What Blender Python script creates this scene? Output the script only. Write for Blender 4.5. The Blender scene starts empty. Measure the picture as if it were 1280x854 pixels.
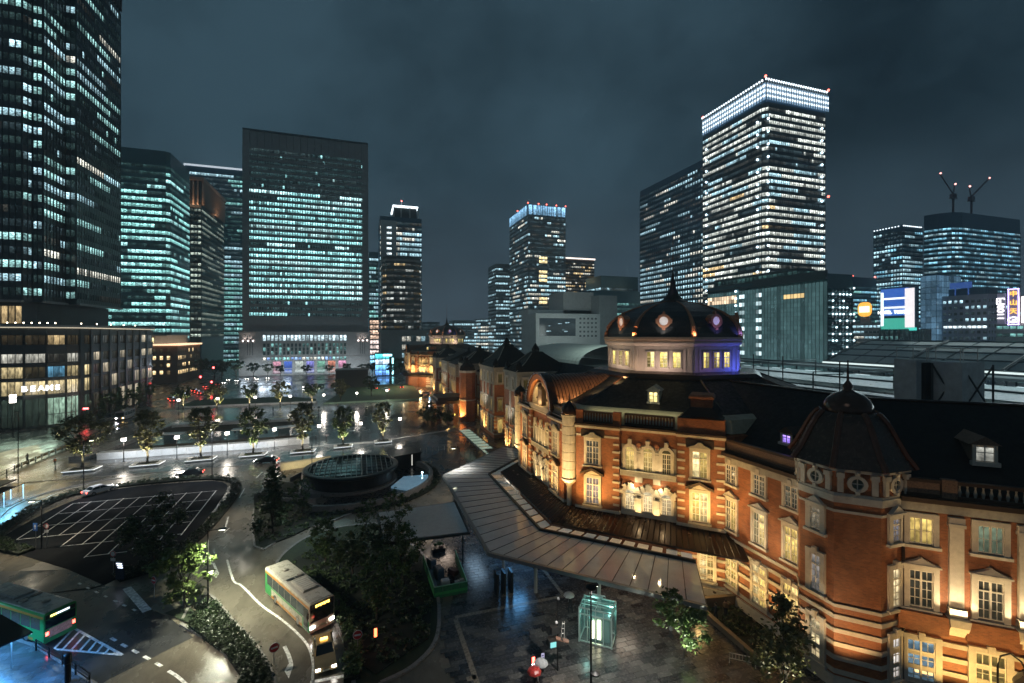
import bpy, math, random
import numpy as np
from mathutils import Vector, Matrix

random.seed(7)
SC = bpy.context.scene
COL = SC.collection
R = math.radians

# ------------------------------------------------------------------ camera
cam_d = bpy.data.cameras.new("camera")
cam_d.sensor_width = 36.0
cam_d.lens = 16.2
cam_d.shift_y = -9.0 / 1280.0
cam_d.clip_start = 0.3
cam_d.clip_end = 6000.0
cam = bpy.data.objects.new("camera", cam_d)
COL.objects.link(cam)
cam.location = (0, 0, 28.0)
cam.rotation_euler = (R(90), 0, R(-18.25))
SC.camera = cam

# ------------------------------------------------------------------ world: low cloud lit by the city, night
W = bpy.data.worlds.new("World")
SC.world = W
W.use_nodes = True
nt = W.node_tree
nt.nodes.clear()
def wn(t, **k):
    n = nt.nodes.new(t)
    for a, b in k.items():
        setattr(n, a, b)
    return n
out = wn("ShaderNodeOutputWorld")
sky = wn("ShaderNodeTexSky", sky_type='NISHITA')
sky.sun_disc = False
sky.sun_elevation = R(-4)
sky.sun_rotation = R(250)
bg1 = wn("ShaderNodeBackground"); bg1.inputs[1].default_value = 0.05
nt.links.new(sky.outputs[0], bg1.inputs[0])
tc = wn("ShaderNodeTexCoord")
mp = wn("ShaderNodeMapping"); mp.inputs['Scale'].default_value = (1.0, 1.0, 1.3)
nt.links.new(tc.outputs['Generated'], mp.inputs[0])
nz = wn("ShaderNodeTexNoise"); nz.inputs['Scale'].default_value = 1.9; nz.inputs['Detail'].default_value = 5.0; nz.inputs['Roughness'].default_value = 0.55
nt.links.new(mp.outputs[0], nz.inputs['Vector'])
cr = wn("ShaderNodeValToRGB")
cr.color_ramp.elements[0].position = 0.34; cr.color_ramp.elements[0].color = (0.0022, 0.0062, 0.0094, 1)
cr.color_ramp.elements[1].position = 0.68; cr.color_ramp.elements[1].color = (0.0160, 0.0325, 0.0445, 1)
nt.links.new(nz.outputs['Fac'], cr.inputs[0])
sx = wn("ShaderNodeSeparateXYZ"); nt.links.new(tc.outputs['Generated'], sx.inputs[0])
hr = wn("ShaderNodeMapRange"); hr.inputs['From Min'].default_value = 0.0; hr.inputs['From Max'].default_value = 0.36
hr.inputs['To Min'].default_value = 1.0; hr.inputs['To Max'].default_value = 0.0; hr.interpolation_type = 'SMOOTHSTEP'
nt.links.new(sx.outputs['Z'], hr.inputs['Value'])
mx = wn("ShaderNodeMixRGB"); mx.blend_type = 'ADD'
mx.inputs[2].default_value = (0.0215, 0.0270, 0.0330, 1)
nt.links.new(hr.outputs[0], mx.inputs[0]); nt.links.new(cr.outputs[0], mx.inputs[1])
bg2 = wn("ShaderNodeBackground"); bg2.inputs[1].default_value = 1.0
nt.links.new(mx.outputs[0], bg2.inputs[0])
ad = wn("ShaderNodeAddShader")
nt.links.new(bg1.outputs[0], ad.inputs[0]); nt.links.new(bg2.outputs[0], ad.inputs[1])
nt.links.new(ad.outputs[0], out.inputs[0])

sd = bpy.data.lights.new("sun", 'SUN'); sd.energy = 0.03; sd.angle = R(20); sd.color = (1.0, 0.95, 0.88)
sun = bpy.data.objects.new("sun", sd); COL.objects.link(sun)
sun.rotation_euler = (R(50), 0, R(-60))

SC.view_settings.view_transform = 'Standard'
SC.view_settings.look = 'None'
SC.view_settings.exposure = 1.2
SC.view_settings.gamma = 1.0
SC.cycles.use_denoising = True
SC.cycles.max_bounces = 5
SC.cycles.diffuse_bounces = 2
SC.cycles.glossy_bounces = 3
SC.cycles.transmission_bounces = 4
SC.cycles.transparent_max_bounces = 8
SC.cycles.sample_clamp_indirect = 3.0
SC.cycles.caustics_reflective = False
SC.cycles.caustics_refractive = False

# ------------------------------------------------------------------ materials
MATS = {}
def newmat(name):
    m = bpy.data.materials.new(name); m.use_nodes = True
    MATS[name] = m
    return m, m.node_tree, m.node_tree.nodes['Principled BSDF']
def mat(name, col=(.5, .5, .5), rough=.6, metal=0., var=.18, scale=3., bump=0., emis=None, es=0., sample=False, spec=.5, rvar=0.):
    if name in MATS: return MATS[name]
    m, t, b = newmat(name)
    b.inputs['Roughness'].default_value = rough
    b.inputs['Metallic'].default_value = metal
    b.inputs['Specular IOR Level'].default_value = spec
    L = t.links.new
    if var or bump or rvar:
        g = t.nodes.new("ShaderNodeNewGeometry")
        n = t.nodes.new("ShaderNodeTexNoise"); n.inputs['Scale'].default_value = scale; n.inputs['Detail'].default_value = 5; n.inputs['Roughness'].default_value = .65
        L(g.outputs['Position'], n.inputs['Vector'])
        mr = t.nodes.new("ShaderNodeMapRange"); mr.inputs[1].default_value = .3; mr.inputs[2].default_value = .7
        mr.inputs[3].default_value = 1 - var; mr.inputs[4].default_value = 1 + var
        L(n.outputs['Fac'], mr.inputs[0])
        mm = t.nodes.new("ShaderNodeMixRGB"); mm.blend_type = 'MULTIPLY'; mm.inputs[0].default_value = 1
        mm.inputs[1].default_value = (*col, 1); L(mr.outputs[0], mm.inputs[2]); L(mm.outputs[0], b.inputs['Base Color'])
        if rvar:
            r2 = t.nodes.new("ShaderNodeMapRange"); r2.inputs[1].default_value = .35; r2.inputs[2].default_value = .65
            r2.inputs[3].default_value = max(.03, rough - rvar); r2.inputs[4].default_value = min(1, rough + rvar)
            L(n.outputs['Fac'], r2.inputs[0]); L(r2.outputs[0], b.inputs['Roughness'])
        if bump:
            n2 = t.nodes.new("ShaderNodeTexNoise"); n2.inputs['Scale'].default_value = scale * 6; n2.inputs['Detail'].default_value = 3
            L(g.outputs['Position'], n2.inputs['Vector'])
            bp = t.nodes.new("ShaderNodeBump"); bp.inputs['Strength'].default_value = bump; bp.inputs['Distance'].default_value = .05
            L(n2.outputs['Fac'], bp.inputs['Height']); L(bp.outputs[0], b.inputs['Normal'])
    else:
        b.inputs['Base Color'].default_value = (*col, 1)
    if emis:
        b.inputs['Emission Color'].default_value = (*emis, 1); b.inputs['Emission Strength'].default_value = es
        if not sample: m.cycles.emission_sampling = 'NONE'
    return m

def lamp_mat(name, col=(1, 1, 1), es=1., sample=False):
    return mat(name, (.8, .8, .8), .5, 0, 0, emis=col, es=es, sample=sample)

def wet(name, col, rlo=.07, rhi=.42, scale=.35, tile=None, mortar=.7, tilecol=.25, bump=.12, rot=0.0, var=.35):
    """rain-wet paving: puddled gloss, uneven tone, optional joints"""
    if name in MATS: return MATS[name]
    m, t, b = newmat(name); L = t.links.new
    g = t.nodes.new("ShaderNodeNewGeometry")
    n = t.nodes.new("ShaderNodeTexNoise"); n.inputs['Scale'].default_value = scale; n.inputs['Detail'].default_value = 7; n.inputs['Roughness'].default_value = .62
    st = t.nodes.new("ShaderNodeMapping"); st.inputs['Scale'].default_value = (1, .55, 1); st.inputs['Rotation'].default_value = (0, 0, rot)
    L(g.outputs['Position'], st.inputs[0]); L(st.outputs[0], n.inputs['Vector'])
    rr = t.nodes.new("ShaderNodeMapRange"); rr.inputs[1].default_value = .38; rr.inputs[2].default_value = .66; rr.inputs[3].default_value = rlo; rr.inputs[4].default_value = rhi
    L(n.outputs['Fac'], rr.inputs[0])
    cc = t.nodes.new("ShaderNodeMapRange"); cc.inputs[1].default_value = .3; cc.inputs[2].default_value = .7; cc.inputs[3].default_value = 1 - var; cc.inputs[4].default_value = 1 + var
    n3 = t.nodes.new("ShaderNodeTexNoise"); n3.inputs['Scale'].default_value = scale * 2.3; n3.inputs['Detail'].default_value = 8; n3.inputs['Roughness'].default_value = .7
    L(st.outputs[0], n3.inputs['Vector']); L(n3.outputs['Fac'], cc.inputs[0])
    mm = t.nodes.new("ShaderNodeMixRGB"); mm.blend_type = 'MULTIPLY'; mm.inputs[0].default_value = 1
    L(cc.outputs[0], mm.inputs[2])
    n2 = t.nodes.new("ShaderNodeTexNoise"); n2.inputs['Scale'].default_value = 5; n2.inputs['Detail'].default_value = 4
    L(g.outputs['Position'], n2.inputs['Vector'])
    bp = t.nodes.new("ShaderNodeBump"); bp.inputs['Strength'].default_value = bump; bp.inputs['Distance'].default_value = .05
    if tile:
        bk = t.nodes.new("ShaderNodeTexBrick")
        bk.inputs['Scale'].default_value = 1.0; bk.inputs['Brick Width'].default_value = tile[0]; bk.inputs['Row Height'].default_value = tile[1]
        bk.inputs['Mortar Size'].default_value = .012 * max(1, tile[0] * .6); bk.inputs['Bias'].default_value = 0
        bk.inputs['Color1'].default_value = (*[c * (1 - tilecol) for c in col], 1); bk.inputs['Color2'].default_value = (*[c * (1 + tilecol) for c in col], 1)
        bk.inputs['Mortar'].default_value = (*[c * (1 - mortar) for c in col], 1)
        rm = t.nodes.new("ShaderNodeMapping"); rm.inputs['Rotation'].default_value = (0, 0, rot)
        L(g.outputs['Position'], rm.inputs[0]); L(rm.outputs[0], bk.inputs['Vector']); L(bk.outputs['Color'], mm.inputs[1])
    else:
        mm.inputs[1].default_value = (*col, 1)
    L(mm.outputs[0], b.inputs['Base Color']); L(rr.outputs[0], b.inputs['Roughness'])
    L(n2.outputs['Fac'], bp.inputs['Height']); L(bp.outputs[0], b.inputs['Normal'])
    return m

def pane_mat(name, scale=1.3, floor=.25, gain=1.1, strip=True, rough=.12, base=(.012, .016, .018), thr=(.35, .62), stretch=(1, 1, 1)):
    """glass with a lit room behind; the room's tone comes per window from the mesh"""
    if name in MATS: return MATS[name]
    m, t, b = newmat(name); L = t.links.new
    b.inputs['Base Color'].default_value = (*base, 1); b.inputs['Roughness'].default_value = rough
    at = t.nodes.new("ShaderNodeAttribute"); at.attribute_name = "glow"
    g = t.nodes.new("ShaderNodeNewGeometry")
    n = t.nodes.new("ShaderNodeTexNoise"); n.inputs['Scale'].default_value = scale; n.inputs['Detail'].default_value = 3
    sm = t.nodes.new("ShaderNodeMapping"); sm.inputs['Scale'].default_value = stretch; L(g.outputs['Position'], sm.inputs[0]); L(sm.outputs[0], n.inputs['Vector'])
    mr = t.nodes.new("ShaderNodeMapRange"); mr.inputs[1].default_value = thr[0]; mr.inputs[2].default_value = thr[1]; mr.inputs[3].default_value = floor; mr.inputs[4].default_value = gain
    L(n.outputs['Fac'], mr.inputs[0])
    fac = mr.outputs[0]
    if strip:
        uv = t.nodes.new("ShaderNodeUVMap"); s = t.nodes.new("ShaderNodeSeparateXYZ"); L(uv.outputs[0], s.inputs[0])
        m2 = t.nodes.new("ShaderNodeMapRange"); m2.inputs[1].default_value = .25; m2.inputs[2].default_value = .85; m2.inputs[3].default_value = .55; m2.inputs[4].default_value = 1.25
        L(s.outputs['Y'], m2.inputs[0])
        mu = t.nodes.new("ShaderNodeMath"); mu.operation = 'MULTIPLY'; L(fac, mu.inputs[0]); L(m2.outputs[0], mu.inputs[1]); fac = mu.outputs[0]
    mm = t.nodes.new("ShaderNodeMixRGB"); mm.blend_type = 'MULTIPLY'; mm.inputs[0].default_value = 1
    L(at.outputs['Color'], mm.inputs[1]); L(fac, mm.inputs[2])
    L(mm.outputs[0], b.inputs['Emission Color']); b.inputs['Emission Strength'].default_value = 1.0
    m.cycles.emission_sampling = 'NONE'
    return m

def brick_mat(name, col, col2, mortar, w=.34, h=.11, rough=.6):
    if name in MATS: return MATS[name]
    m, t, b = newmat(name); L = t.links.new
    g = t.nodes.new("ShaderNodeNewGeometry"); s = t.nodes.new("ShaderNodeSeparateXYZ"); L(g.outputs['Position'], s.inputs[0])
    su = t.nodes.new("ShaderNodeMath"); su.operation = 'SUBTRACT'; L(s.outputs['X'], su.inputs[0]); L(s.outputs['Y'], su.inputs[1])
    c = t.nodes.new("ShaderNodeCombineXYZ"); L(su.outputs[0], c.inputs[0]); L(s.outputs['Z'], c.inputs[1])
    bk = t.nodes.new("ShaderNodeTexBrick"); bk.inputs['Scale'].default_value = 1; bk.inputs['Brick Width'].default_value = w; bk.inputs['Row Height'].default_value = h
    bk.inputs['Mortar Size'].default_value = .008; bk.inputs['Color1'].default_value = (*col, 1); bk.inputs['Color2'].default_value = (*col2, 1); bk.inputs['Mortar'].default_value = (*mortar, 1)
    L(c.outputs[0], bk.inputs['Vector'])
    n = t.nodes.new("ShaderNodeTexNoise"); n.inputs['Scale'].default_value = .9; n.inputs['Detail'].default_value = 6; L(g.outputs['Position'], n.inputs['Vector'])
    mr = t.nodes.new("ShaderNodeMapRange"); mr.inputs[1].default_value = .3; mr.inputs[2].default_value = .7; mr.inputs[3].default_value = .75; mr.inputs[4].default_value = 1.2
    L(n.outputs['Fac'], mr.inputs[0])
    mm = t.nodes.new("ShaderNodeMixRGB"); mm.blend_type = 'MULTIPLY'; mm.inputs[0].default_value = 1
    L(bk.outputs['Color'], mm.inputs[1]); L(mr.outputs[0], mm.inputs[2]); L(mm.outputs[0], b.inputs['Base Color'])
    b.inputs['Roughness'].default_value = rough
    bp = t.nodes.new("ShaderNodeBump"); bp.inputs['Strength'].default_value = .3; bp.inputs['Distance'].default_value = .01
    L(bk.outputs['Fac'], bp.inputs['Height']); bp.invert = True; L(bp.outputs[0], b.inputs['Normal'])
    return m

def leaf_mat(name, a, bcol, rough=.45):
    if name in MATS: return MATS[name]
    m, t, b = newmat(name); L = t.links.new
    g = t.nodes.new("ShaderNodeNewGeometry")
    n = t.nodes.new("ShaderNodeTexNoise"); n.inputs['Scale'].default_value = 1.1; n.inputs['Detail'].default_value = 3; L(g.outputs['Position'], n.inputs['Vector'])
    ad = t.nodes.new("ShaderNodeMath"); ad.operation = 'ADD'; L(n.outputs['Fac'], ad.inputs[0])
    ml = t.nodes.new("ShaderNodeMath"); ml.operation = 'MULTIPLY'; ml.inputs[1].default_value = .5; L(g.outputs['Random Per Island'], ml.inputs[0]); L(ml.outputs[0], ad.inputs[1])
    cr = t.nodes.new("ShaderNodeValToRGB"); cr.color_ramp.elements[0].position = .4; cr.color_ramp.elements[0].color = (*a, 1); cr.color_ramp.elements[1].position = 1.05 if False else 1.0; cr.color_ramp.elements[1].color = (*bcol, 1)
    L(ad.outputs[0], cr.inputs[0]); L(cr.outputs[0], b.inputs['Base Color']); b.inputs['Roughness'].default_value = rough
    b.inputs['Subsurface Weight'].default_value = 0
    return m

# ------------------------------------------------------------------ mesh builder
class MB:
    def __init__(s):
        s.v = []; s.f = []; s.m = []; s.c = {}; s.uv = {}
    def add(s, vs, fs, mi=0):
        k = len(s.v); s.v.extend(vs)
        for f in fs:
            s.f.append(tuple(i + k for i in f)); s.m.append(mi)
    def quad(s, a, b, c, d, mi=0, col=None):
        i = len(s.f); s.add([a, b, c, d], [(0, 1, 2, 3)], mi)
        if col: s.c[i] = col; s.uv[i] = True
    def box(s, x0, x1, y0, y1, z0, z1, mi=0):
        s.add([(x0, y0, z0), (x1, y0, z0), (x1, y1, z0), (x0, y1, z0), (x0, y0, z1), (x1, y0, z1), (x1, y1, z1), (x0, y1, z1)],
              [(0, 3, 2, 1), (4, 5, 6, 7), (0, 1, 5, 4), (1, 2, 6, 5), (2, 3, 7, 6), (3, 0, 4, 7)], mi)
    def cbox(s, x, y, z, sx, sy, sz, mi=0):
        s.box(x - sx / 2, x + sx / 2, y - sy / 2, y + sy / 2, z, z + sz, mi)
    def fb(s, fr, s0, s1, d0, d1, z0, z1, mi=0):
        p = fr.pt
        s.add([p(s0, d0, z0), p(s0, d1, z0), p(s1, d1, z0), p(s1, d0, z0), p(s0, d0, z1), p(s0, d1, z1), p(s1, d1, z1), p(s1, d0, z1)],
              [(0, 3, 2, 1), (4, 5, 6, 7), (0, 1, 5, 4), (1, 2, 6, 5), (2, 3, 7, 6), (3, 0, 4, 7)], mi)
    def pane(s, fr, s0, s1, z0, z1, d, col=(0, 0, 0), mi=0):
        p = fr.pt; s.quad(p(s0, d, z0), p(s1, d, z0), p(s1, d, z1), p(s0, d, z1), mi, col)
    def fpoly(s, fr, pts, d0, d1, mi=0):
        n = len(pts); p = fr.pt
        s.add([p(a, d0, z) for a, z in pts] + [p(a, d1, z) for a, z in pts],
              [tuple(range(n, 2 * n)), tuple(range(n - 1, -1, -1))] + [((i + 1) % n, (i + 1) % n + n, i + n, i) for i in range(n)], mi)
    def prism(s, poly, z0, z1, mi=0, mtop=None):
        s.loft([(poly, z0), (poly, z1)], mi, mtop=mtop)
    def loft(s, secs, mi=0, cap0=True, cap1=True, mtop=None):
        n = len(secs[0][0]); k = len(s.v)
        for poly, z in secs:
            s.v.extend([(p[0], p[1], z if len(p) < 3 else p[2]) for p in poly])
        for j in range(len(secs) - 1):
            a = k + j * n; b = a + n
            for i in range(n):
                s.f.append((a + i, a + (i + 1) % n, b + (i + 1) % n, b + i)); s.m.append(mi)
        if cap0: s.f.append(tuple(k + i for i in range(n - 1, -1, -1))); s.m.append(mi)
        if cap1: s.f.append(tuple(k + (len(secs) - 1) * n + i for i in range(n))); s.m.append(mi if mtop is None else mtop)
    def lathe(s, cx, cy, prof, n=16, mi=0, ph=0.):
        s.loft([([(cx + r * math.cos(ph + 2 * math.pi * i / n), cy + r * math.sin(ph + 2 * math.pi * i / n)) for i in range(n)], z) for r, z in prof], mi)
    def tube(s, pts, rs, n=6, mi=0):
        if not isinstance(rs, (list, tuple)): rs = [rs] * len(pts)
        k = len(s.v); P = [Vector(p) for p in pts]
        for i, p in enumerate(P):
            t = (P[min(i + 1, len(P) - 1)] - P[max(i - 1, 0)])
            t = t.normalized() if t.length > 1e-9 else Vector((0, 0, 1))
            a = t.orthogonal().normalized() if abs(t.z) > .95 else t.cross(Vector((0, 0, 1))).normalized()
            b = t.cross(a)
            for j in range(n):
                q = 2 * math.pi * j / n; w = p + (a * math.cos(q) + b * math.sin(q)) * rs[i]
                s.v.append(tuple(w))
        for i in range(len(P) - 1):
            for j in range(n):
                s.f.append((k + i * n + j, k + i * n + (j + 1) % n, k + (i + 1) * n + (j + 1) % n, k + (i + 1) * n + j)); s.m.append(mi)
        s.f.append(tuple(k + j for j in range(n - 1, -1, -1))); s.m.append(mi)
        s.f.append(tuple(k + (len(P) - 1) * n + j for j in range(n))); s.m.append(mi)
    def sphere(s, c, r, n=8, m=6, mi=0, sz=1.):
        prof = [(max(.001, r * math.sin(math.pi * i / m)), c[2] - r * sz * math.cos(math.pi * i / m)) for i in range(m + 1)]
        s.lathe(c[0], c[1], prof, n, mi)
    def mesh(s, name, mats, smooth=False):
        me = bpy.data.meshes.new(name)
        me.from_pydata(s.v, [], s.f)
        for m in (mats if isinstance(mats, (list, tuple)) else [mats]): me.materials.append(m)
        me.polygons.foreach_set("material_index", s.m)
        if s.c:
            at = me.color_attributes.new("glow", 'FLOAT_COLOR', 'CORNER')
            uv = me.uv_layers.new(name="UVMap")
            nl = len(me.loops); arr = np.zeros((nl, 4), np.float32); arr[:, 3] = 1; ua = np.zeros((nl, 2), np.float32)
            q = np.array([(0, 0), (1, 0), (1, 1), (0, 1)], np.float32)
            for i, col in s.c.items():
                ls = me.polygons[i].loop_start
                arr[ls:ls + 4, :3] = col; ua[ls:ls + 4] = q
            at.data.foreach_set("color", arr.ravel()); uv.data.foreach_set("uv", ua.ravel())
        if smooth: me.polygons.foreach_set("use_smooth", [True] * len(me.polygons))
        me.update()
        return me

class Fr:
    """a facade frame: s runs along the wall, d stands out from it, z is height"""
    def __init__(s, a, b):
        s.a = a; s.L = math.hypot(b[0] - a[0], b[1] - a[1]); s.t = ((b[0] - a[0]) / s.L, (b[1] - a[1]) / s.L); s.n = (s.t[1], -s.t[0])
    def pt(s, u, d, z): return (s.a[0] + s.t[0] * u + s.n[0] * d, s.a[1] + s.t[1] * u + s.n[1] * d, z)
    def seen(s):
        m = s.pt(s.L / 2, 0, 0); return s.n[0] * (0 - m[0]) + s.n[1] * (0 - m[1]) > 0

WMAT = {}
def link(o, parent=None, world=False):
    COL.objects.link(o)
    if parent is not None:
        o.parent = parent
        if world: o.matrix_parent_inverse = WMAT.get(parent.name, Matrix()).inverted()
    return o
def tag(o, label=None, cat=None, group=None, kind=None):
    if label: o['label'] = label
    if cat: o['category'] = cat
    if group: o['group'] = group
    if kind: o['kind'] = kind
    return o
def thing(name, label, cat, loc=(0, 0, 0), rz=0., group=None):
    o = bpy.data.objects.new(name, None); o.empty_display_size = .3
    o.location = loc; o.rotation_euler = (0, 0, rz); COL.objects.link(o)
    WMAT[o.name] = Matrix.Translation(loc) @ Matrix.Rotation(rz, 4, 'Z')
    return tag(o, label, cat, group)
def ob(name, mb, mats, parent=None, world=False, kind=None, smooth=False, label=None, loc=None, rz=None):
    me = mb.mesh(name, mats, smooth) if isinstance(mb, MB) else mb
    o = bpy.data.objects.new(name, me); link(o, parent, world)
    if parent is not None and world: WMAT[o.name] = WMAT.get(parent.name, Matrix()) @ o.matrix_parent_inverse
    if loc is not None: o.location = loc
    if rz is not None: o.rotation_euler = (0, 0, rz)
    if kind: o['kind'] = kind
    if label: o['label'] = label
    return o
def struct(name, mb, mats, **k): return ob(name, mb, mats, kind='structure', **k)
def copy_tree(o, loc=None, rz=None, label=None, scale=None, parent=None):
    c = o.copy(); COL.objects.link(c)
    if parent is not None:
        mi = o.matrix_parent_inverse.copy(); c.parent = parent; c.matrix_parent_inverse = mi
    if loc is not None: c.location = loc
    if rz is not None: c.rotation_euler = (0, 0, rz)
    if scale is not None: c.scale = (scale, scale, scale) if not isinstance(scale, (tuple, list)) else scale
    if label: c['label'] = label
    for ch in list(o.children): copy_tree(ch, parent=c)
    return c
def light(name, kind, loc, energy, col, rot=None, aim=None, size=.3, sizey=None, spot=60, blend=.5, parent=None, spread=None):
    d = bpy.data.lights.new(name, kind); d.energy = energy; d.color = col
    if kind == 'AREA':
        d.shape = 'RECTANGLE'; d.size = size; d.size_y = sizey or size
        if spread: d.spread = R(spread)
    else:
        d.shadow_soft_size = size
    if kind == 'SPOT': d.spot_size = R(spot); d.spot_blend = blend
    o = bpy.data.objects.new(name, d); link(o, parent)
    o.location = loc
    if aim is not None:
        v = Vector(aim) - Vector(loc)
        q = v.to_track_quat('-Z', 'Y')
        o.rotation_euler = q.to_euler()
    elif rot is not None: o.rotation_euler = rot
    return o
def text_mesh(txt, size, depth=.03, align='CENTER', bold=0.):
    cu = bpy.data.curves.new("lettering", 'FONT'); cu.body = txt; cu.size = size; cu.extrude = depth; cu.align_x = align; cu.align_y = 'CENTER'; cu.offset = bold
    o = bpy.data.objects.new("lettering", cu); COL.objects.link(o)
    dg = bpy.context.evaluated_depsgraph_get()
    me = bpy.data.meshes.new_from_object(o.evaluated_get(dg))
    bpy.data.objects.remove(o); bpy.data.curves.remove(cu)
    return me
def lettering(name, txt, size, m, loc, rz, parent=None, depth=.03, spin=0., kind=None, bold=0.):
    """upright sign letters; rz turns the reading face about the vertical"""
    me = text_mesh(txt, size, depth, bold=bold); me.materials.clear(); me.materials.append(m)
    o = bpy.data.objects.new(name, me); link(o, parent, True)
    o.location = loc; o.rotation_euler = (Matrix.Rotation(rz, 3, 'Z') @ Matrix.Rotation(R(90), 3, 'X') @ Matrix.Rotation(spin, 3, 'Z')).to_euler()
    if kind: o['kind'] = kind
    return o
def octagon(cx, cy, ap, n=8, rot=None):
    r = ap / math.cos(math.pi / n); ph = math.pi / n if rot is None else rot
    return [(cx + r * math.cos(ph + 2 * math.pi * i / n), cy + r * math.sin(ph + 2 * math.pi * i / n)) for i in range(n)]
def leaves(clusters, n, size, seed=1, flat=.0):
    """many small four-cornered leaves through the crown's clumps"""
    rng = np.random.default_rng(seed)
    cl = np.array([(c[0], c[1], c[2], c[3]) for c in clusters], float)
    w = cl[:, 3] ** 2; idx = rng.choice(len(cl), n, p=w / w.sum())
    d = rng.normal(size=(n, 3)); d /= np.linalg.norm(d, axis=1)[:, None]
    rad = np.minimum(1.7, np.abs(rng.normal(0, .72, n)))
    P = cl[idx, :3] + d * (cl[idx, 3] * rad)[:, None] * np.array([1, 1, .8])
    a = rng.normal(size=(n, 3)); a[:, 2] *= .5; a /= np.linalg.norm(a, axis=1)[:, None]
    b = np.cross(a, rng.normal(size=(n, 3))); b /= np.linalg.norm(b, axis=1)[:, None]
    s = size * (.6 + .8 * rng.random(n))[:, None]
    v = np.stack([P - a * s, P + b * s * .5, P + a * s, P - b * s * .5], 1).reshape(-1, 3)
    me = bpy.data.meshes.new("crown")
    me.vertices.add(4 * n); me.vertices.foreach_set("co", v.ravel())
    me.loops.add(4 * n); me.loops.foreach_set("vertex_index", np.arange(4 * n))
    me.polygons.add(n); me.polygons.foreach_set("loop_start", np.arange(n) * 4); me.polygons.foreach_set("loop_total", np.full(n, 4))
    me.update(calc_edges=True)
    return me

# ================================================================== towers
TEAL = (.36, .86, .82); COOL = (.52, .84, .96); WHITE = (.95, .93, .80); WARM = (1., .72, .36); CYAN = (.30, .72, .95); GREENW = (.46, .88, .86)
M_PANE = pane_mat("office_glass", 1.5, floor=.12, gain=1.5, thr=(.38, .66), stretch=(1, 1, 2.2))
M_PANEF = pane_mat("far_office_glass", .8, floor=.3, gain=1.3, thr=(.36, .64))
M_SHOP = pane_mat("shop_glass", 1.3, floor=.40, gain=1.15, thr=(.36, .64), stretch=(1.5, 1.5, .5))
def jit(c, k): return tuple(x * k for x in c)

def lit_grid(nf, nb, rnd, p=.55, run=(3, 9), cols=((TEAL, 1.),), hi=.85, dim=.018, floors=None, spark=.15):
    """which rooms are lit: runs of windows along each storey"""
    g = [[None] * nb for _ in range(nf)]
    for j in range(nf):
        pf = p
        if floors: pf = floors(j / max(1, nf - 1))
        fl = rnd.random()
        pj = min(1., max(0., pf + (fl - .5) * .5)) if 0 < pf < 1 else pf
        k = 0; base = rnd.uniform(.55, 1.15)
        while k < nb:
            r = rnd.randint(*run); on = rnd.random() < pj
            c = cols[0][0]; q = rnd.random() * sum(w for _, w in cols)
            for cc, w in cols:
                if q < w: c = cc; break
                q -= w
            for i in range(k, min(nb, k + r)):
                if on:
                    e = hi * base * rnd.uniform(.55, 1.2)
                    if rnd.random() < spark: e *= rnd.uniform(.15, 1.7)
                else:
                    e = dim * rnd.uniform(.3, 3.2)
                    if rnd.random() < .03: e = hi * rnd.uniform(.2, .9)
                g[j][i] = jit(c, e)
            k += r
    return g

def tower(name, label, poly, z0, z1, fh, bay, wall, seed=1, p=.55, run=(3, 9), cols=((TEAL, 1.),), hi=.85, dim=.018, winh=.55, winw=.82,
          band=.22, mull=.16, top=0., bot=0., floors=None, group=None, cat="skyscraper", pane=None, mullw=.18, topmat=None, mullevery=1, perface=None, trim=None, spark=.15):
    rnd = random.Random(seed)
    x = sum(p_[0] for p_ in poly) / len(poly); y = sum(p_[1] for p_ in poly) / len(poly)
    t = thing(name, label, cat, (round(x, 1), round(y, 1), 0), 0, group)
    b = MB(); b.prism(poly, z0, z1, 0)
    ob("wall", b, wall, t, True)
    pn, fb_, ml = MB(), MB(), MB()
    for i in range(len(poly)):
        fr = Fr(poly[i], poly[(i + 1) % len(poly)])
        if not fr.seen() or fr.L < 1.2: continue
        kw = dict(p=p, run=run, cols=cols, hi=hi, dim=dim, floors=floors, spark=spark)
        if perface and i in perface: kw.update(perface[i])
        zt = z1 - top; zb = z0 + bot
        nf = max(1, round((zt - zb) / fh)); f_h = (zt - zb) / nf
        nb = max(1, round(fr.L / bay)); bw = fr.L / nb
        g = lit_grid(nf, nb, rnd, **kw)
        for j in range(nf):
            za = zb + j * f_h; sill = f_h * (1 - winh) * .55
            for k in range(nb):
                pn.pane(fr, k * bw + bw * (1 - winw) / 2, k * bw + bw * (1 + winw) / 2, za + sill, za + sill + f_h * winh, .03, g[j][k])
            if band: fb_.fb(fr, -.05, fr.L + .05, .0, band, za - f_h * (1 - winh) * .45, za + sill - .02)
        if band: fb_.fb(fr, -.05, fr.L + .05, .0, band, zt - f_h * (1 - winh) * .45, zt + .4)
        if mull:
            for k in range(0, nb + 1, mullevery):
                ml.fb(fr, k * bw - mullw / 2, k * bw + mullw / 2, 0, mull, zb, zt)
    ob("window_pane", pn, pane or M_PANE, t, True, kind="stuff")
    if band: ob("floor_band", fb_, trim or wall, t, True, kind="stuff")
    if mull: ob("mullion", ml, trim or wall, t, True, kind="stuff")
    return t
def rect(x0, x1, y0, y1): return [(x0, y0), (x1, y0), (x1, y1), (x0, y1)]

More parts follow.
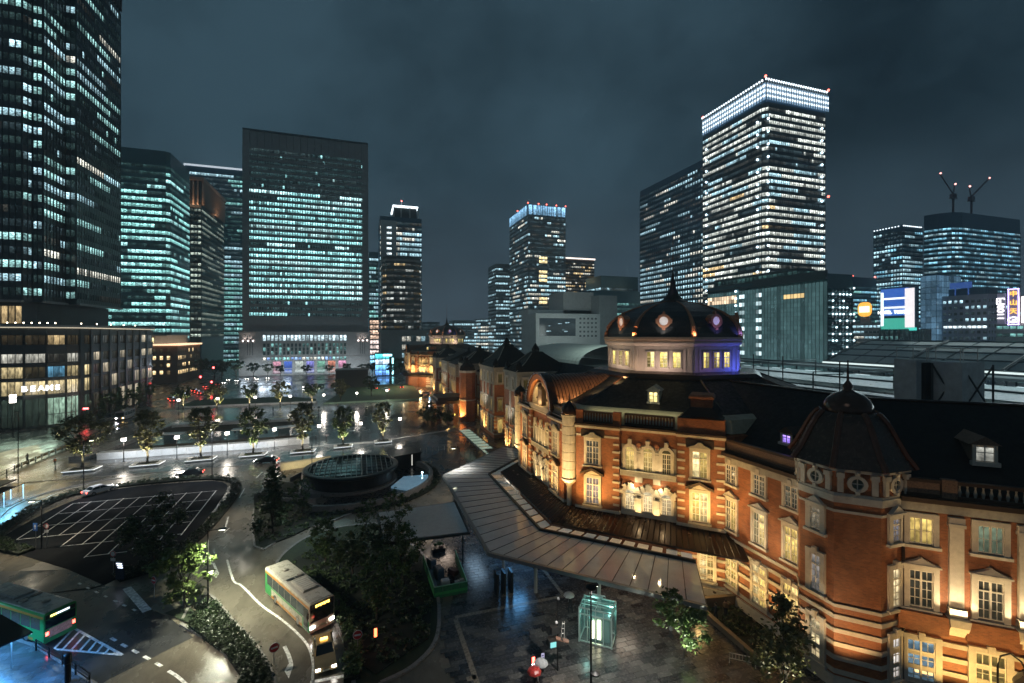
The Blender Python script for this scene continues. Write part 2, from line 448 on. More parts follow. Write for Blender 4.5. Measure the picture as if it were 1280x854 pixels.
W_DARK = mat("dark_cladding", (.07, .08, .083), .35, .2, .1, 1.)
W_GREY = mat("grey_cladding", (.27, .29, .295), .55, 0, .12, .6)
W_STONE = mat("pale_stone_cladding", (.44, .44, .43), .65, 0, .12, .5)
W_TEALC = mat("teal_glass_cladding", (.09, .17, .18), .22, .2, .12, .4)
W_BLUE = mat("blue_cladding", (.07, .14, .20), .35, .1, .1, .4)
W_BROWN = mat("brown_brick_cladding", (.24, .15, .10), .7, 0, .15, 1.)
W_WHITE = mat("white_cladding", (.55, .58, .58), .6, 0, .1, .4)
E_WARMEDGE = lamp_mat("warm_edge_light", (1., .62, .36), .8)
E_WHITE = lamp_mat("white_edge_light", (.85, .95, 1.), 1.3)
E_REDDOT = lamp_mat("red_aviation_light", (1., .12, .08), 3.)

def red_lights(t, pts, r=.5):
    b = MB()
    for p in pts: b.sphere(p, r, 6, 4)
    ob("aviation_light", b, E_REDDOT, t, True, kind="stuff")

# --- the tall dark tower and its curved podium beside the square
mp_ = [(-150, 186), (-101, 186), (-99.6, 188.2), (-97, 188.2), (-97, 200), (-94, 200), (-94, 231), (-150, 231)]
mt = tower("office_tower", "tall dark ribbed tower rising out of the frame above the curved shop podium", mp_, 38.5, 172, 4.25, 1.6, W_DARK, 3, p=.40, run=(4, 14),
           cols=((GREENW, 2.), (COOL, 1.5), (WHITE, .25)), hi=.85, dim=.012, winh=.52, winw=.88, band=.2, mull=.34, mullw=.24, top=12, bot=.8, spark=.4,
           floors=lambda f: .44)
b = MB()
for i in (1, 3, 5):
    pass
for fr in (Fr((-97, 188.2), (-97, 200)), Fr((-94, 200), (-94, 231))):
    for k in range(int(fr.L / 2.05) + 1): b.fb(fr, k * 2.05 - .3, k * 2.05 + .3, 0, .7, 161, 176)
ob("crown_fin", b, mat("bronze_fin", (.13, .09, .075), .5), mt, True, kind="stuff")
b = MB(); b.prism([(-148, 189), (-103, 189), (-100.5, 192), (-99, 202), (-97, 229), (-148, 229)], 30.5, 38.3); ob("recessed_storey", b, W_DARK, mt, True)
fr = Fr((-148, 189), (-103, 189)); b = MB()
for k in range(16, 26):
    b.pane(fr, k * 1.75 + .1, k * 1.75 + 1.5, 31.5, 37, .05, jit(WARM, random.uniform(.15, .6)))
ob("window_pane", b, M_SHOP, mt, True, kind="stuff")
b = MB(); fr = Fr((-99.0, 200), (-96.2, 231))
b.fb(Fr((-150, 185.2), (-100.6, 185.2)), 0, 49.4, -1, .3, 38.1, 38.8)
b.fb(Fr((-96.2, 188), (-96.2, 200)), 0, 12, -1, .3, 38.1, 38.8); b.fb(Fr((-93.2, 200), (-93.2, 231)), 0, 31, -1, .3, 38.1, 38.8)
ob("soffit_ledge", b, W_GREY, mt, True, kind="stuff")

pod = [(-135, 176), (-112, 174.6), (-100, 174.2), (-94.5, 174.8), (-90, 176.3), (-86.6, 179), (-84.6, 182.6), (-84, 187), (-84, 234), (-135, 234)]
pt = thing("shop_podium", "dark curved shop podium with glowing shop floors at the tower's foot", "shop building", (-105, 200, 0))
b = MB(); b.prism([(x + (.6 if x > -134 else 0) * -1, y + .5) for x, y in pod], 0, 30.2); ob("wall", b, W_DARK, pt, True)
b = MB(); b.prism([(x + (1.0 if x > -134 else 0), y - (.9 if y < 230 else 0)) for x, y in pod], 30.2, 30.9); ob("roof", b, W_GREY, pt, True)
b = MB(); b.prism([(x + (1.1 if x > -134 else 0), y - (1.0 if y < 230 else 0)) for x, y in pod], 29.9, 30.15); ob("eaves_light", b, lamp_mat("podium_eaves_light", (1., .85, .6), .28), pt, True)
rnd = random.Random(11)
pb, pcol = MB(), MB()
cum = 0
M_MULL = mat("podium_frame", (.06, .06, .058), .4, .4)
win_no = 0
for i in range(0, 8):
    fr = Fr(pod[i], pod[i + 1])
    n = max(1, round(fr.L / 4.4)) if i != 7 else 8
    w = fr.L / n
    for za, zb in ((8.7, 9.8), (14.0, 14.9), (18.3, 19.4), (22.2, 24.8), (27.8, 29.8)): pb.fb(fr, -.1, fr.L + .1, -.5, .28, za, zb)
    for k in range(n):
        col = (i in (1, 4, 7)) and (k in (0, n // 2)) or i == 7
        if i == 7 or (k == 0 and i in (1, 2, 6)) or (i == 1 and k == 1): pcol.fb(fr, k * w - .7, k * w + .7, -.4, .5, 0, 29.8)
        for fl, (za, zb, on) in enumerate(((.6, 8.6, .8), (9.9, 13.9, .85), (15., 18.2, .85), (19.5, 22.1, .5), (24.9, 27.7, .3))):
            bright = rnd.random() < on
            if i == 7: bright = rnd.random() < (.38 if fl < 4 else .2)
            if i == 7 and fl == 3 and k > 5: bright = True
            c = WARM if fl in (1, 2, 4) else (WHITE if fl == 3 else (.62, .95, .72))
            if fl in (1, 2): c = (1., .80, .42)
            if i == 4 and fl == 2: c = (.22, .62, .95)
            e = rnd.uniform(.2, .46) if bright else .02
            if i == 7: c = (1., .86, .62); e *= .8
            m = MB(); npn = 3 if i != 7 else 2
            s0, s1 = k * w + .25, (k + 1) * w - .25
            for q in range(npn):
                a0 = s0 + (s1 - s0) * q / npn; a1 = s0 + (s1 - s0) * (q + 1) / npn
                m.pane(fr, a0 + .06, a1 - .06, za, zb, .0, jit(c, e * rnd.uniform(.6, 1.3)))
            wo = ob("window", m, M_SHOP, pt, True)
            m = MB()
            for q in range(npn + 1):
                a0 = s0 + (s1 - s0) * q / npn; m.fb(fr, a0 - .05, a0 + .05, -.05, .1, za, zb)
            if fl == 0: m.fb(fr, s0, s1, -.05, .08, 3.6, 3.8)
            ob("window_frame", m, M_MULL, wo, True)
ob("floor_band", pb, W_DARK, pt, True, kind="stuff")
ob("column", pcol, W_DARK, pt, True, kind="stuff")
E_SIGN = lamp_mat("white_sign_letters", (1., .97, .9), 2.2)
fr = Fr((-94.8, 174.3), (-87.2, 177.9))
for k, chx in enumerate("BEAMS"):
    p = fr.pt(.6 + k * 1.75, .95, 11.8)
    lettering("sign_letter", chx, 2.15, E_SIGN, p, math.atan2(fr.t[1], fr.t[0]), pt, .06, bold=.07)
b = MB()
for k in range(14): b.sphere((-104 + k * 1.1 * 1.6 if k < 9 else -86.5 + (k - 9) * .2, 178 + (k * .3 if k < 9 else (k - 8) * 9), 31.5), .22, 6, 4)
ob("roof_lamp", b, lamp_mat("roof_garden_lamp", (1., .85, .6), 4.), pt, True, kind="stuff")

# --- teal tower beyond the avenue, its brown old base, and the ones behind
tower("office_tower", "teal glass tower with bright full-width storeys beside the tall dark tower", [(-172, 361), (-122, 361), (-120, 363), (-120, 399), (-172, 399)], 24, 149, 4.3, 2.1, W_TEALC, 5,
      p=.72, run=(4, 16), cols=((TEAL, 3.), ((.45, .9, .9), 1.)), hi=1.05, winh=.5, winw=.9, band=.25, mull=.1, top=9, spark=.25, floors=lambda f: .15 if f > .88 or .5 < f < .56 else .8)
tp = thing("old_bank_building", "low brown brick block with small lit windows and a glowing cornice", "office building", (-108, 330, 0))
b = MB(); b.prism(rect(-130, -100, 313, 352), 0, 21.5); ob("wall", b, W_BROWN, tp, True)
b = MB(); b.prism(rect(-131, -99, 312, 353), 21.5, 22.4); ob("cornice", b, E_WARMEDGE, tp, True)
pn = MB(); fm = MB()
for fr in (Fr((-130, 313), (-100, 313)), Fr((-100, 313), (-100, 352))):
    n = int(fr.L / 3.4)
    for k in range(n):
        for z in (5, 9.2, 13.4, 17.4):
            e = random.choice((.02, .02, .03, .25, .9)) if z != 5 else random.choice((.1, .9, 1.))
            pn.pane(fr, 1 + k * 3.4, 2.5 + k * 3.4, z, z + 2.1, .05, jit(WARM, e)); fm.fb(fr, .8 + k * 3.4, 2.7 + k * 3.4, 0, .18, z - .25, z - .02)
ob("window_pane", pn, M_PANEF, tp, True, kind="stuff"); ob("window_sill", fm, W_BROWN, tp, True, kind="stuff")
b = MB(); b.prism([(-132, 316), (-112, 316), (-108, 322), (-108, 356), (-132, 356)], 22.4, 27); ob("upper_storey", b, W_GREY, tp, True)
b = MB(); fr = Fr((-132, 316), (-112, 316))
for k in range(9): b.pane(fr, 1 + k * 2.1, 2.7 + k * 2.1, 23, 26, .05, jit((1, .8, .4), .8))
ob("window_pane", b, M_PANEF, tp, True, kind="stuff")
b = MB(); b.prism(rect(-133, -106, 315, 358), 27, 27.6); ob("roof", b, W_GREY, tp, True)

t = tower("office_tower", "slim dark tower with a crown washed in warm light behind the brown block", rect(-150, -118, 419, 481), 0, 149, 4.2, 2.4, W_DARK, 8, p=.6, run=(3, 12),
          cols=(((.8, .95, .8), 1.),), hi=.5, band=.2, mull=.35, mullw=.5, top=22, bot=25, winh=.45)
b = MB()
for fr in (Fr((-150, 418.4), (-117.4, 418.4)), Fr((-117.4, 418.4), (-117.4, 481))):
    for k in range(int(fr.L / 3) + 1): b.fb(fr, k * 3 - .5, k * 3 + .5, 0, 1.2, 129, 148)
for L_ in ((-134, 415.5, 30), (-114.5, 450, 60)): light('crown_light', 'AREA', (L_[0], L_[1], 127), 1500, (1., .58, .34), aim=(L_[0] - (2.5 if L_[1] > 430 else 0), L_[1] + (2.5 if L_[1] < 430 else 0), 149), size=30 if L_[1] < 430 else 1, sizey=1 if L_[1] < 430 else 60)
ob("crown_fin", b, mat("crown_bronze", (.42, .32, .25), .6), t, True, kind="stuff")
b = MB(); b.prism(rect(-151.5, -116, 417, 482), 148, 150.5); ob("roof", b, mat("crown_roof_edge", (.42, .32, .25), .6), t, True)
t = tower("office_tower", "broad dark blue tower with a dotted lit roof edge, half hidden by the slab block", rect(-160, -80, 520, 560), 0, 192, 4.4, 2.6, W_BLUE, 9, p=.5, run=(5, 22), cols=((TEAL, 2.), (COOL, 1.)), hi=.6, top=6,
          pane=M_PANEF, floors=lambda f: .12 if f > .62 else .85)
b = MB(); b.prism(rect(-161, -79, 519, 561), 191, 192.6); ob("roof", b, lamp_mat("roof_edge_glow", (.8, .9, 1.), .35), t, True)

# --- the big slab at the head of the square
sl = tower("slab_tower", "broad stone slab block with rows of teal windows at the head of the square", rect(-75, 5.5, 351, 386), 29.6, 166.5, 3.95, 1.62, W_GREY, 12, p=.85, run=(6, 26),
           cols=(((.38, .86, .88), 3.), ((.55, .93, .95), 1.)), hi=1.35, dim=.02, winh=.50, winw=.66, band=.12, mull=.20, mullw=.42, top=11.5, bot=10, spark=.3,
           floors=lambda f: 0. if f > .785 else (.45 if f < .06 or .4 < f < .44 else .97))
fr = Fr((-75, 351), (5.5, 351))
b = MB(); b.fb(fr, 0, 4.2, 0, .6, 30, 166.4); b.fb(fr, fr.L - 4.2, fr.L, 0, .6, 30, 166.4); ob("end_pier", b, W_GREY, sl, True, kind="stuff")
b = MB()
for k in range(17): b.fb(fr, 4.2 + k * 4.48, 4.35 + k * 4.48, 0, .3, 155, 166)
b.fb(fr, 0, fr.L, 0, .7, 165.6, 166.8); ob("parapet_rib", b, W_DARK, sl, True, kind="stuff")
b = MB()
for k in range(44): b.pane(fr, 5 + k * 1.6, 6.2 + k * 1.6, 145.5, 149.5, .05, (.006, .008, .008))
ob("plant_louvre", b, M_PANE, sl, True, kind="stuff")
pf = Fr((-77, 349.6), (7, 349.6))
b = MB(); b.prism(rect(-77, 7, 349.6, 388), 0, 29.6); ob("podium", b, W_STONE, sl, True)
b = MB(); b.fb(pf, -.4, pf.L + .4, 0, .5, 28.6, 29.8); b.fb(pf, 0, pf.L, 0, .25, 12.2, 12.7); ob("cornice", b, W_STONE, sl, True, kind="stuff")
rnd = random.Random(5); pn = MB(); rb = MB()
for k in range(22):
    s = 14.5 + k * 2.45
    if 27 < s < 29 or 51 < s < 53: pass
    pn.pane(pf, s, s + 1.7, 23.6, 27.4, .04, jit((.7, .92, 1.), rnd.uniform(.3, 1.2)))
    for z in (14., 16.6, 19.4): pn.pane(pf, s + .1, s + 1.55, z, z + 2.3, .04, jit(TEAL, rnd.choice((.01, .015, .02, .1, .3))))
    pn.pane(pf, s + .1, s + 1.6, 12.9 - 2.6, 12.1, .04, jit(rnd.choice((COOL, TEAL, (.3, .5, 1.), WHITE)), rnd.uniform(.2, 1.)))
    rb.fb(pf, s - .45, s - .15, 0, .5, 13.2, 23)
ob("window_pane", pn, M_PANEF, sl, True, kind="stuff"); ob("pilaster", rb, W_STONE, sl, True, kind="stuff")
for k, c in enumerate(((1, .45, .6), (.12, .25, 1.), (.75, .85, .8), (.35, .35, 1.), (.25, .6, .45), (.8, .3, .2), (1., .45, .7))):
    m = MB(); s = 20.5 + k * 7
    m.pane(pf, s, s + 5., 4.6, 9.3, .12, jit(c, .42)); m.pane(pf, s, s + 5., 1.0, 4.0, .12, jit(c, .25)); w_ = ob("display_window", m, M_SHOP, sl, True)
    m = MB(); m.fb(pf, s - .3, s, 0, .3, 1, 9.6); m.fb(pf, s + 5, s + 5.3, 0, .3, 1, 9.6); m.fb(pf, s - .3, s + 5.3, 0, .3, 9.3, 9.7)
    ob("window_frame", m, W_STONE, w_, True)
b = MB()
for s in (2.2, 5.2, 8.2, 75.5, 78.5, 81.5): b.fb(pf, s, s + .7, .1, .45, 23.2, 24)
ob("wall_lamp", b, lamp_mat("pink_wall_lamp", (1., .8, .75), 3.), sl, True, kind="stuff")
b = MB()
for s in (5, 6.5, 8, 77, 78.5, 80): b.fb(pf, s, s + .35, 0, .06, 14, 27)
ob("slot", b, W_DARK, sl, True, kind="stuff")
light('podium_fill', 'AREA', (-35, 338, 1.5), 2600, (.82, .93, 1.), aim=(-35, 350, 14), size=84, sizey=2)  # added unseen area light, brightens the podium front
for s in (3.7, 6.7, 77, 80):
    p = pf.pt(s, 1.2, 23.4); light("wall_wash", 'SPOT', p, 260, (1., .8, .72), aim=pf.pt(s, .1, 28.5), spot=70, size=.2, parent=None)

# --- towers right of the slab
t = tower("office_tower", "low teal block with a pink lit lower floor squeezed beside the slab", rect(7.5, 21, 420, 450), 0, 100, 3.8, 1.9, W_TEALC, 14, p=.7, run=(2, 6), cols=((COOL, 2.), (TEAL, 1.)), hi=.6, top=5, pane=M_PANEF,
          floors=lambda f: .95 if f < .7 else .1)
b = MB(); fr = Fr((7.5, 404), (20, 404)); b.prism(rect(7.5, 20, 404, 420), 0, 41); ob("annex", b, W_GREY, t, True)
b = MB()
for j in range(9):
    for k in range(5): b.pane(fr, .4 + k * 2.4, 2.5 + k * 2.4, 3 + j * 4.2, 6 + j * 4.2, .05, jit((1., .68, .5) if j > 4 else (1, .8, .75), rnd.uniform(.3, .9)) if j > 1 else jit((.3, .7, 1.), 1.2))
ob("window_pane", b, M_PANEF, t, True, kind="stuff")
t = tower("office_tower", "glass tower with a bright framed crown and pale stair shaft, right of the slab", rect(15, 47.7, 380, 412), 0, 122, 4.1, 1.9, W_BLUE, 15, p=.5, run=(3, 9), cols=((COOL, 2.), (WHITE, 1.)), hi=.75, top=3, pane=M_PANEF,
          floors=lambda f: .92 if .45 < f < .95 else .2)
b = MB(); b.prism(rect(15.5, 27.5, 376, 400), 0, 118); ob("stair_shaft", b, W_WHITE, t, True)
b = MB(); fr = Fr((15.5, 376), (27.5, 376))
for j in range(14): b.pane(fr, 4.5, 8.2, 58 + j * 4.1, 59.6 + j * 4.1, .06, jit((.8, .95, 1), .9))
ob("window_pane", b, M_PANEF, t, True, kind="stuff")
b = MB(); b.prism(rect(25, 45, 381, 408), 130.5, 132); ob("crown", b, E_WHITE, t, True)
b = MB(); b.prism(rect(26, 44, 382, 407), 122, 130.4); ob("plant_room", b, W_DARK, t, True)
b = MB()
for x in (25.4, 31, 38, 44.5): b.box(x, x + .8, 380.6, 381.4, 122, 130.5)
b.tube([(33, 395, 132), (33, 395, 139)], .25); ob("crown_post", b, W_WHITE, t, True, kind="stuff"); red_lights(t, [(33, 395, 139.4)], .6)
cv = [(15.5, 346), (18, 342), (23, 340), (31, 339.5), (37, 340.5), (41.5, 343), (43, 347), (43, 372), (15.5, 372)]
t = tower("office_tower", "dark curved-front tower with few lit floors before the crowned tower", cv, 31, 84, 4.0, 2.2, W_DARK, 17, p=.22, run=(1, 4), cols=(((.8, .85, .8), 2.), (WARM, 1.)), hi=.6, winh=.4, band=.5, mull=0, top=4, spark=.5)
b = MB(); b.prism([(x * 1.0 + (.8 if x > 30 else -.8), y - .8) for x, y in cv], 80.5, 82); ob("roof_rim", b, W_GREY, t, True)
b = MB(); b.prism(rect(14, 46, 338.4, 372), 0, 29.5); b.prism(rect(13, 47.5, 337, 373), 29.5, 31); ob("podium", b, W_GREY, t, True, kind="stuff")
b = MB(); fr = Fr((14, 338.4), (46, 338.4))
for j in range(4):
    for k in range(9):
        if k > 3: b.pane(fr, 1 + k * 3.4, 3.8 + k * 3.4, 5 + j * 6, 8.5 + j * 6, .06, jit(rnd.choice((WARM, COOL, WHITE)), rnd.choice((.02, .3, .8))))
ob("window_pane", b, M_PANEF, t, True, kind="stuff")
# bright shop corner between slab and tower
t = thing("shopfront_building", "narrow building with cyan glowing shopfronts at the corner right of the slab", "shop building", (15, 300, 0))
b = MB(); b.prism(rect(9.5, 19, 322, 336), 0, 15.5); ob("wall", b, W_DARK, t, True)
fr = Fr((9.5, 322), (19, 322)); b = MB()
for j in range(4):
    for k in range(4): b.pane(fr, .3 + k * 2.3, 2.3 + k * 2.3, .5 + j * 3.7, 3.6 + j * 3.7, .06, jit(((.15, .4, 1.), (.2, .6, 1.), (.6, .8, 1.), (.1, .8, .9))[j], rnd.uniform(.5, 1.8)))
ob("window_pane", b, M_SHOP, t, True, kind="stuff")
b = MB(); b.fb(fr, 5, 11, .1, .8, 13.2, 14.6); b.fb(fr, 11, 12, .1, .8, 1, 12); ob("sign_box", b, lamp_mat("cyan_sign", (.35, .9, 1.), 1.8), t, True, kind="stuff")

# --- distance beyond the north dome
DIST = "office blocks low on the horizon"
def far_block(x0, x1, y0, y1, z, label, seed, p=.5, cols=((COOL, 1.),), hi=.7, wall=W_GREY, **k):
    return tower("office_block", label, rect(x0, x1, y0, y1), 0, z, 3.8, 2.6, wall, seed, p=p, cols=cols, hi=hi, pane=M_PANEF, cat="office building", winh=.5, **k)
far_block(*(72, 92, 560, 590), 43, "pale blue hazy block low on the horizon behind the far dome", 31, .05, wall=mat("haze_blue_block", (.11, .15, .18), .8), top=2)
far_block(*(102, 128, 520, 550), 44, "low block with bright white window rows right of the far dome", 32, .8, hi=.9, top=3)
far_block(*(128, 152, 500, 530), 45, "low block covered in white lights between the far dome and blue-crowned tower", 33, .8, cols=((COOL, 1.), (WHITE, 1.)), hi=.8)
far_block(*(137, 153, 470, 500), 103, "narrow grey tower hugging the left side of the blue-crowned tower", 34, .45, wall=W_GREY, top=4)
bt = tower("office_tower", "slim tower with a blue lit crown and amber stacked lift lobbies", rect(147.5, 185.5, 400, 455), 0, 138, 3.9, 2.1, W_GREY, 35, p=.5, run=(1, 5), cols=((COOL, 3.), (WHITE, 1.)), hi=.8, pane=M_PANEF, winh=.48, band=.15, mull=.1, top=0, spark=.4,
           floors=lambda f: .22 if f > .6 else .6)
b = MB()
for fr in (Fr((147.5, 400), (185.5, 400)), Fr((147.5, 455), (147.5, 400))):
    n = int(fr.L / 4.7)
    for k in range(n): b.pane(fr, .6 + k * 4.7, 4.6 + k * 4.7, 139.2, 148, .3, jit((.30, .62, .95), rnd.uniform(.5, 1.)))
ob("crown_pane", b, M_PANEF, bt, True, kind="stuff")
b = MB(); b.prism(rect(148.2, 185, 401, 454), 138, 148.8); ob("plant_room", b, W_DARK, bt, True)
b = MB()
fr = Fr((147.5, 400), (185.5, 400))
for k in range(10): b.fb(fr, -.3 + k * 4.2, .2 + k * 4.2, 0, .5, 138, 149)
for z in (97, 93, 84, 80, 76, 60, 56, 47, 43): pass
ob("crown_post", b, W_WHITE, bt, True, kind="stuff")
b = MB()
for z in (98, 94.5, 85, 81, 77, 60, 56.5, 46, 42.5): b.pane(fr, 11, 19, z, z + 2.4, .35, jit((1., .78, .4), 1.))
ob("lift_lobby", b, M_PANEF, bt, True, kind="stuff")
red_lights(bt, [(147.5, 400, 149.6), (185.5, 400, 149.6), (158, 400, 149.6), (166, 400, 149.6), (176, 400, 149.6), (147.5, 430, 149.6)], .7)
t = far_block(*(232, 270, 500, 540), 118, "brown tower with warm scattered windows and a thin lit roof line", 36, .35, cols=((WARM, 1.), (WHITE, 1.)), wall=mat("brown_tower", (.12, .10, .095), .6), top=4, run=(1, 3))
b = MB(); b.prism(rect(231, 271, 499, 541), 118, 119.6); ob("roof", b, lamp_mat("thin_roof_light", (1., .85, .75), .9), t, True)
far_block(*(187, 222, 335, 362), 76, "plain grey block with one lit top row beside the gridded tower", 37, .05, wall=W_TEALC, top=9, floors=lambda f: .9 if .8 < f < .93 else .1)
far_block(*(158, 201, 300, 325), 60, "rounded teal glass hall with lit balconies behind the white station hall", 38, .35, cols=((TEAL, 1.),), hi=.35, wall=W_TEALC, top=8)
sh = thing("station_hall", "white hall with a large dark glass screen window behind the curved roof", "station building", (118, 255, 0))
b = MB(); b.prism(rect(97, 139, 250, 275), 0, 40.3); b.prism(rect(97, 139, 262, 280), 40.3, 43); ob("wall", b, W_WHITE, sh, True, kind="stuff")
fr = Fr((97, 250), (139, 250)); b = MB()
b.pane(fr, 2.2, 25.5, 27, 37.5, .06, (.008, .012, .014)); ob("screen_window", b, M_PANE, sh, True)
b = MB(); rnd = random.Random(4)
for k in range(9):
    s = rnd.uniform(4, 20); z = 29 + rnd.random() * 7; b.pane(fr, s, s + rnd.uniform(.8, 3), z, z + .35, .09, jit(COOL, .5))
ob("room_light", b, M_PANEF, sh, True, kind="stuff")
b = MB()
for j in range(5):
    for k in range(5): b.pane(fr, 28 + k * 2.6, 29.3 + k * 2.6, 26.5 + j * 2.6, 27.6 + j * 2.6, .06, (.006, .008, .009))
ob("vent_window", b, M_PANE, sh, True, kind="stuff")
b = MB(); b.prism(rect(120, 141, 262, 285), 40, 54.5); ob("lift_tower", b, W_STONE, sh, True)
b = MB(); b.prism(rect(139.3, 152, 252, 280), 0, 52); ob("service_tower", b, W_GREY, sh, True)

tower("office_tower", "dark gridded tower with square dotted windows left of the white-crowned skyscraper", rect(255, 300, 295.5, 381), 0, 165, 4.3, 3.1, W_BLUE, 41, p=.8, run=(1, 8), cols=((COOL, 3.), (WHITE, 1.)), hi=.85, pane=M_PANEF, winh=.5, winw=.55, band=.3, mull=.3, mullw=.7,
      top=5, floors=lambda f: .22 if f > .58 else (.93 if f > .2 else .1))
gt = tower("skyscraper", "tallest skyscraper with a glowing white crown and dense cream office floors", [(245.5, 226), (294, 226), (297, 229), (297, 282), (243, 282), (243, 229)], 40, 175, 4.15, 1.75, W_DARK, 42, p=.75, run=(3, 14), cols=(((.86, .92, .84), 4.), (COOL, 1.2), (WARM, .12)), hi=.95, pane=M_PANEF, winh=.5, winw=.8,
      band=.2, mull=.2, top=2.2, spark=.25, floors=lambda f: .15 if f < .12 or .74 < f < .79 else .82)
b = MB(); b.prism(rect(244, 296, 227, 281), 175, 184); ob("plant_room", b, W_BLUE, gt, True)
E_CROWN = lamp_mat("crown_light", (.80, .92, 1.), 1.2); E_CROWN2 = lamp_mat("crown_light_soft", (.35, .62, .95), .26)
b = MB(); b2 = MB(); b3 = MB()
for fr in (Fr((243, 226), (297, 226)), Fr((243, 282), (243, 226))):
    n = 26; w = fr.L / n
    for k in range(n):
        for z, h in ((178.4, 1.0), (181.4, 1.3), (184.6, 1.2)): b.fb(fr, k * w + .25, (k + 1) * w - .25, .1, .35, z, z + h)
        b3.fb(fr, k * w - .2, k * w + .2, .2, .8, 176, 188.6 + 1.2 * (k % 2))
        b.fb(fr, k * w - .35, k * w + .35, .1, .9, 188.5, 189.6)
    b2.fb(fr, 0, fr.L, 0, .1, 176.5, 187)
ob("crown_lamp", b, E_CROWN, gt, True, kind="stuff"); ob("crown_panel", b2, E_CROWN2, gt, True, kind="stuff"); ob("crown_fin", b3, W_WHITE, gt, True, kind="stuff")
b = MB()
for z in range(44, 170, 8):
    for fr, s in ((Fr((243, 226), (297, 226)), 1.2), (Fr((243, 226), (297, 226)), 47), (Fr((243, 282), (243, 226)), 50.5), (Fr((243, 282), (243, 226)), 4.5)): b.sphere(fr.pt(s, .9, z), .75, 6, 4)
ob("facade_light", b, lamp_mat("blue_facade_dot", (.6, .85, 1.), 2.5), gt, True, kind="stuff")
red_lights(gt, [(243, 226, 191), (297, 226, 191), (297, 226, 120), (243, 282, 190)], .8)

dm = thing("department_store", "teal glass store block with a lit restaurant floor below the white-crowned skyscraper", "department store", (210, 190, 0))
M_CURT = pane_mat("curtain_wall_glass", .09, floor=.75, gain=1.15, strip=False, rough=.18, base=(.03, .06, .06))
b = MB(); b.prism(rect(200, 216, 152.7, 228), 0, 55.5); ob("wall", b, W_TEALC, dm, True)
fr = Fr((200, 228), (200, 152.7)); b = MB(); ml = MB()
nx, nz_ = 40, 20
rnd = random.Random(9)
for k in range(nx):
    s = k * fr.L / nx
    e = .06 if (k % 13) not in (0, 7) else .03
    for j in range(nz_):
        z = 8 + j * 2.2
        c = jit((.40, .82, .86), e * rnd.uniform(.8, 1.2))
        if 44 < z < 49.2 and k < 12: c = jit((1., .75, .5), rnd.uniform(.1, .9))
        if 44 < z < 47 and 27 < k < 34: c = jit((1., .7, .3), rnd.uniform(.4, 1.))
        if k in (13, 14, 19, 20) and j % 2 == 0: c = jit((.7, .95, 1), rnd.uniform(.1, .9))
        b.pane(fr, s + .1, s + fr.L / nx - .1, z + .06, z + 2.14, .04, c)
    ml.fb(fr, s - .06, s + .06, 0, .12, 8, 53)
for j in range(nz_ + 1): ml.fb(fr, 0, fr.L, 0, .10, 8 + j * 2.2 - .05, 8 + j * 2.2 + .05)
ml.fb(fr, 0, fr.L, 0, 1.2, 53, 54); ml.fb(fr, 34, fr.L, -.2, .5, 54, 57)
ob("glass_panel", b, M_CURT, dm, True, kind="stuff"); ob("mullion", ml, W_DARK, dm, True, kind="stuff")
fr = Fr((200, 152.7), (216, 152.7)); b = MB(); b2 = MB()
for k in range(7):
    for j in range(13):
        b.sphere(fr.pt(1.4 + k * 2.2, .5, 12 + j * 3), 1.05, 7, 5)
        if rnd.random() < .5: b2.sphere(fr.pt(2.3 + k * 2.2, .9, 13.2 + j * 3), .42, 6, 4)
ob("facade_ball", b, W_TEALC, dm, True, kind="stuff"); ob("facade_light", b2, lamp_mat("store_dot", (.7, .92, 1.), 1.6), dm, True, kind="stuff")
b = MB()
for z in range(12, 54, 4): b.sphere((199.4, 205.5, z), .6, 6, 4)
ob("facade_lamp", b, lamp_mat("blue_facade_dot2", (.6, .85, 1.), 2.5), dm, True, kind="stuff")
tower("office_block", "dark roof-plant block on the store between it and the skyscraper", rect(203, 214, 170, 226), 55.6, 60, 3.5, 3, W_DARK, 55, p=.1, hi=.3, pane=M_PANEF, cat="roof block")

# --- far right
t = tower("office_tower", "blue tower with a slanting dotted roof edge beneath the right-hand cranes", rect(469, 496, 287, 312), 0, 128, 3.9, 2.6, W_BLUE, 61, p=.62, run=(1, 6), cols=((COOL, 2.), (CYAN, 1.)), hi=.9, pane=M_PANEF, top=5, winw=.75, mull=.3, floors=lambda f: .3 if f > .8 else .75)
b = MB()
for fr in (Fr((469, 312), (469, 287)), Fr((469, 287), (496, 287))):
    for k in range(int(fr.L / 2.6)): b.sphere(fr.pt(1 + k * 2.6, .4, 127), .55, 6, 4)
ob("roof_lamp", b, E_WHITE, t, True, kind="stuff")
bt2 = tower("office_tower", "wide blue tower under construction with glowing floors and two cranes on top", [(461.6, 266), (463.5, 257), (469, 250.5), (478, 248), (558, 248), (558, 300), (521, 300)], 0, 130, 3.9, 2.7, W_BLUE, 62, p=.5, run=(1, 3), cols=((CYAN, 3.), (COOL, 1.)), hi=.75, dim=.09, pane=M_PANEF, top=12, winh=.42, winw=.9, band=.4, mull=.3,
              spark=.5)
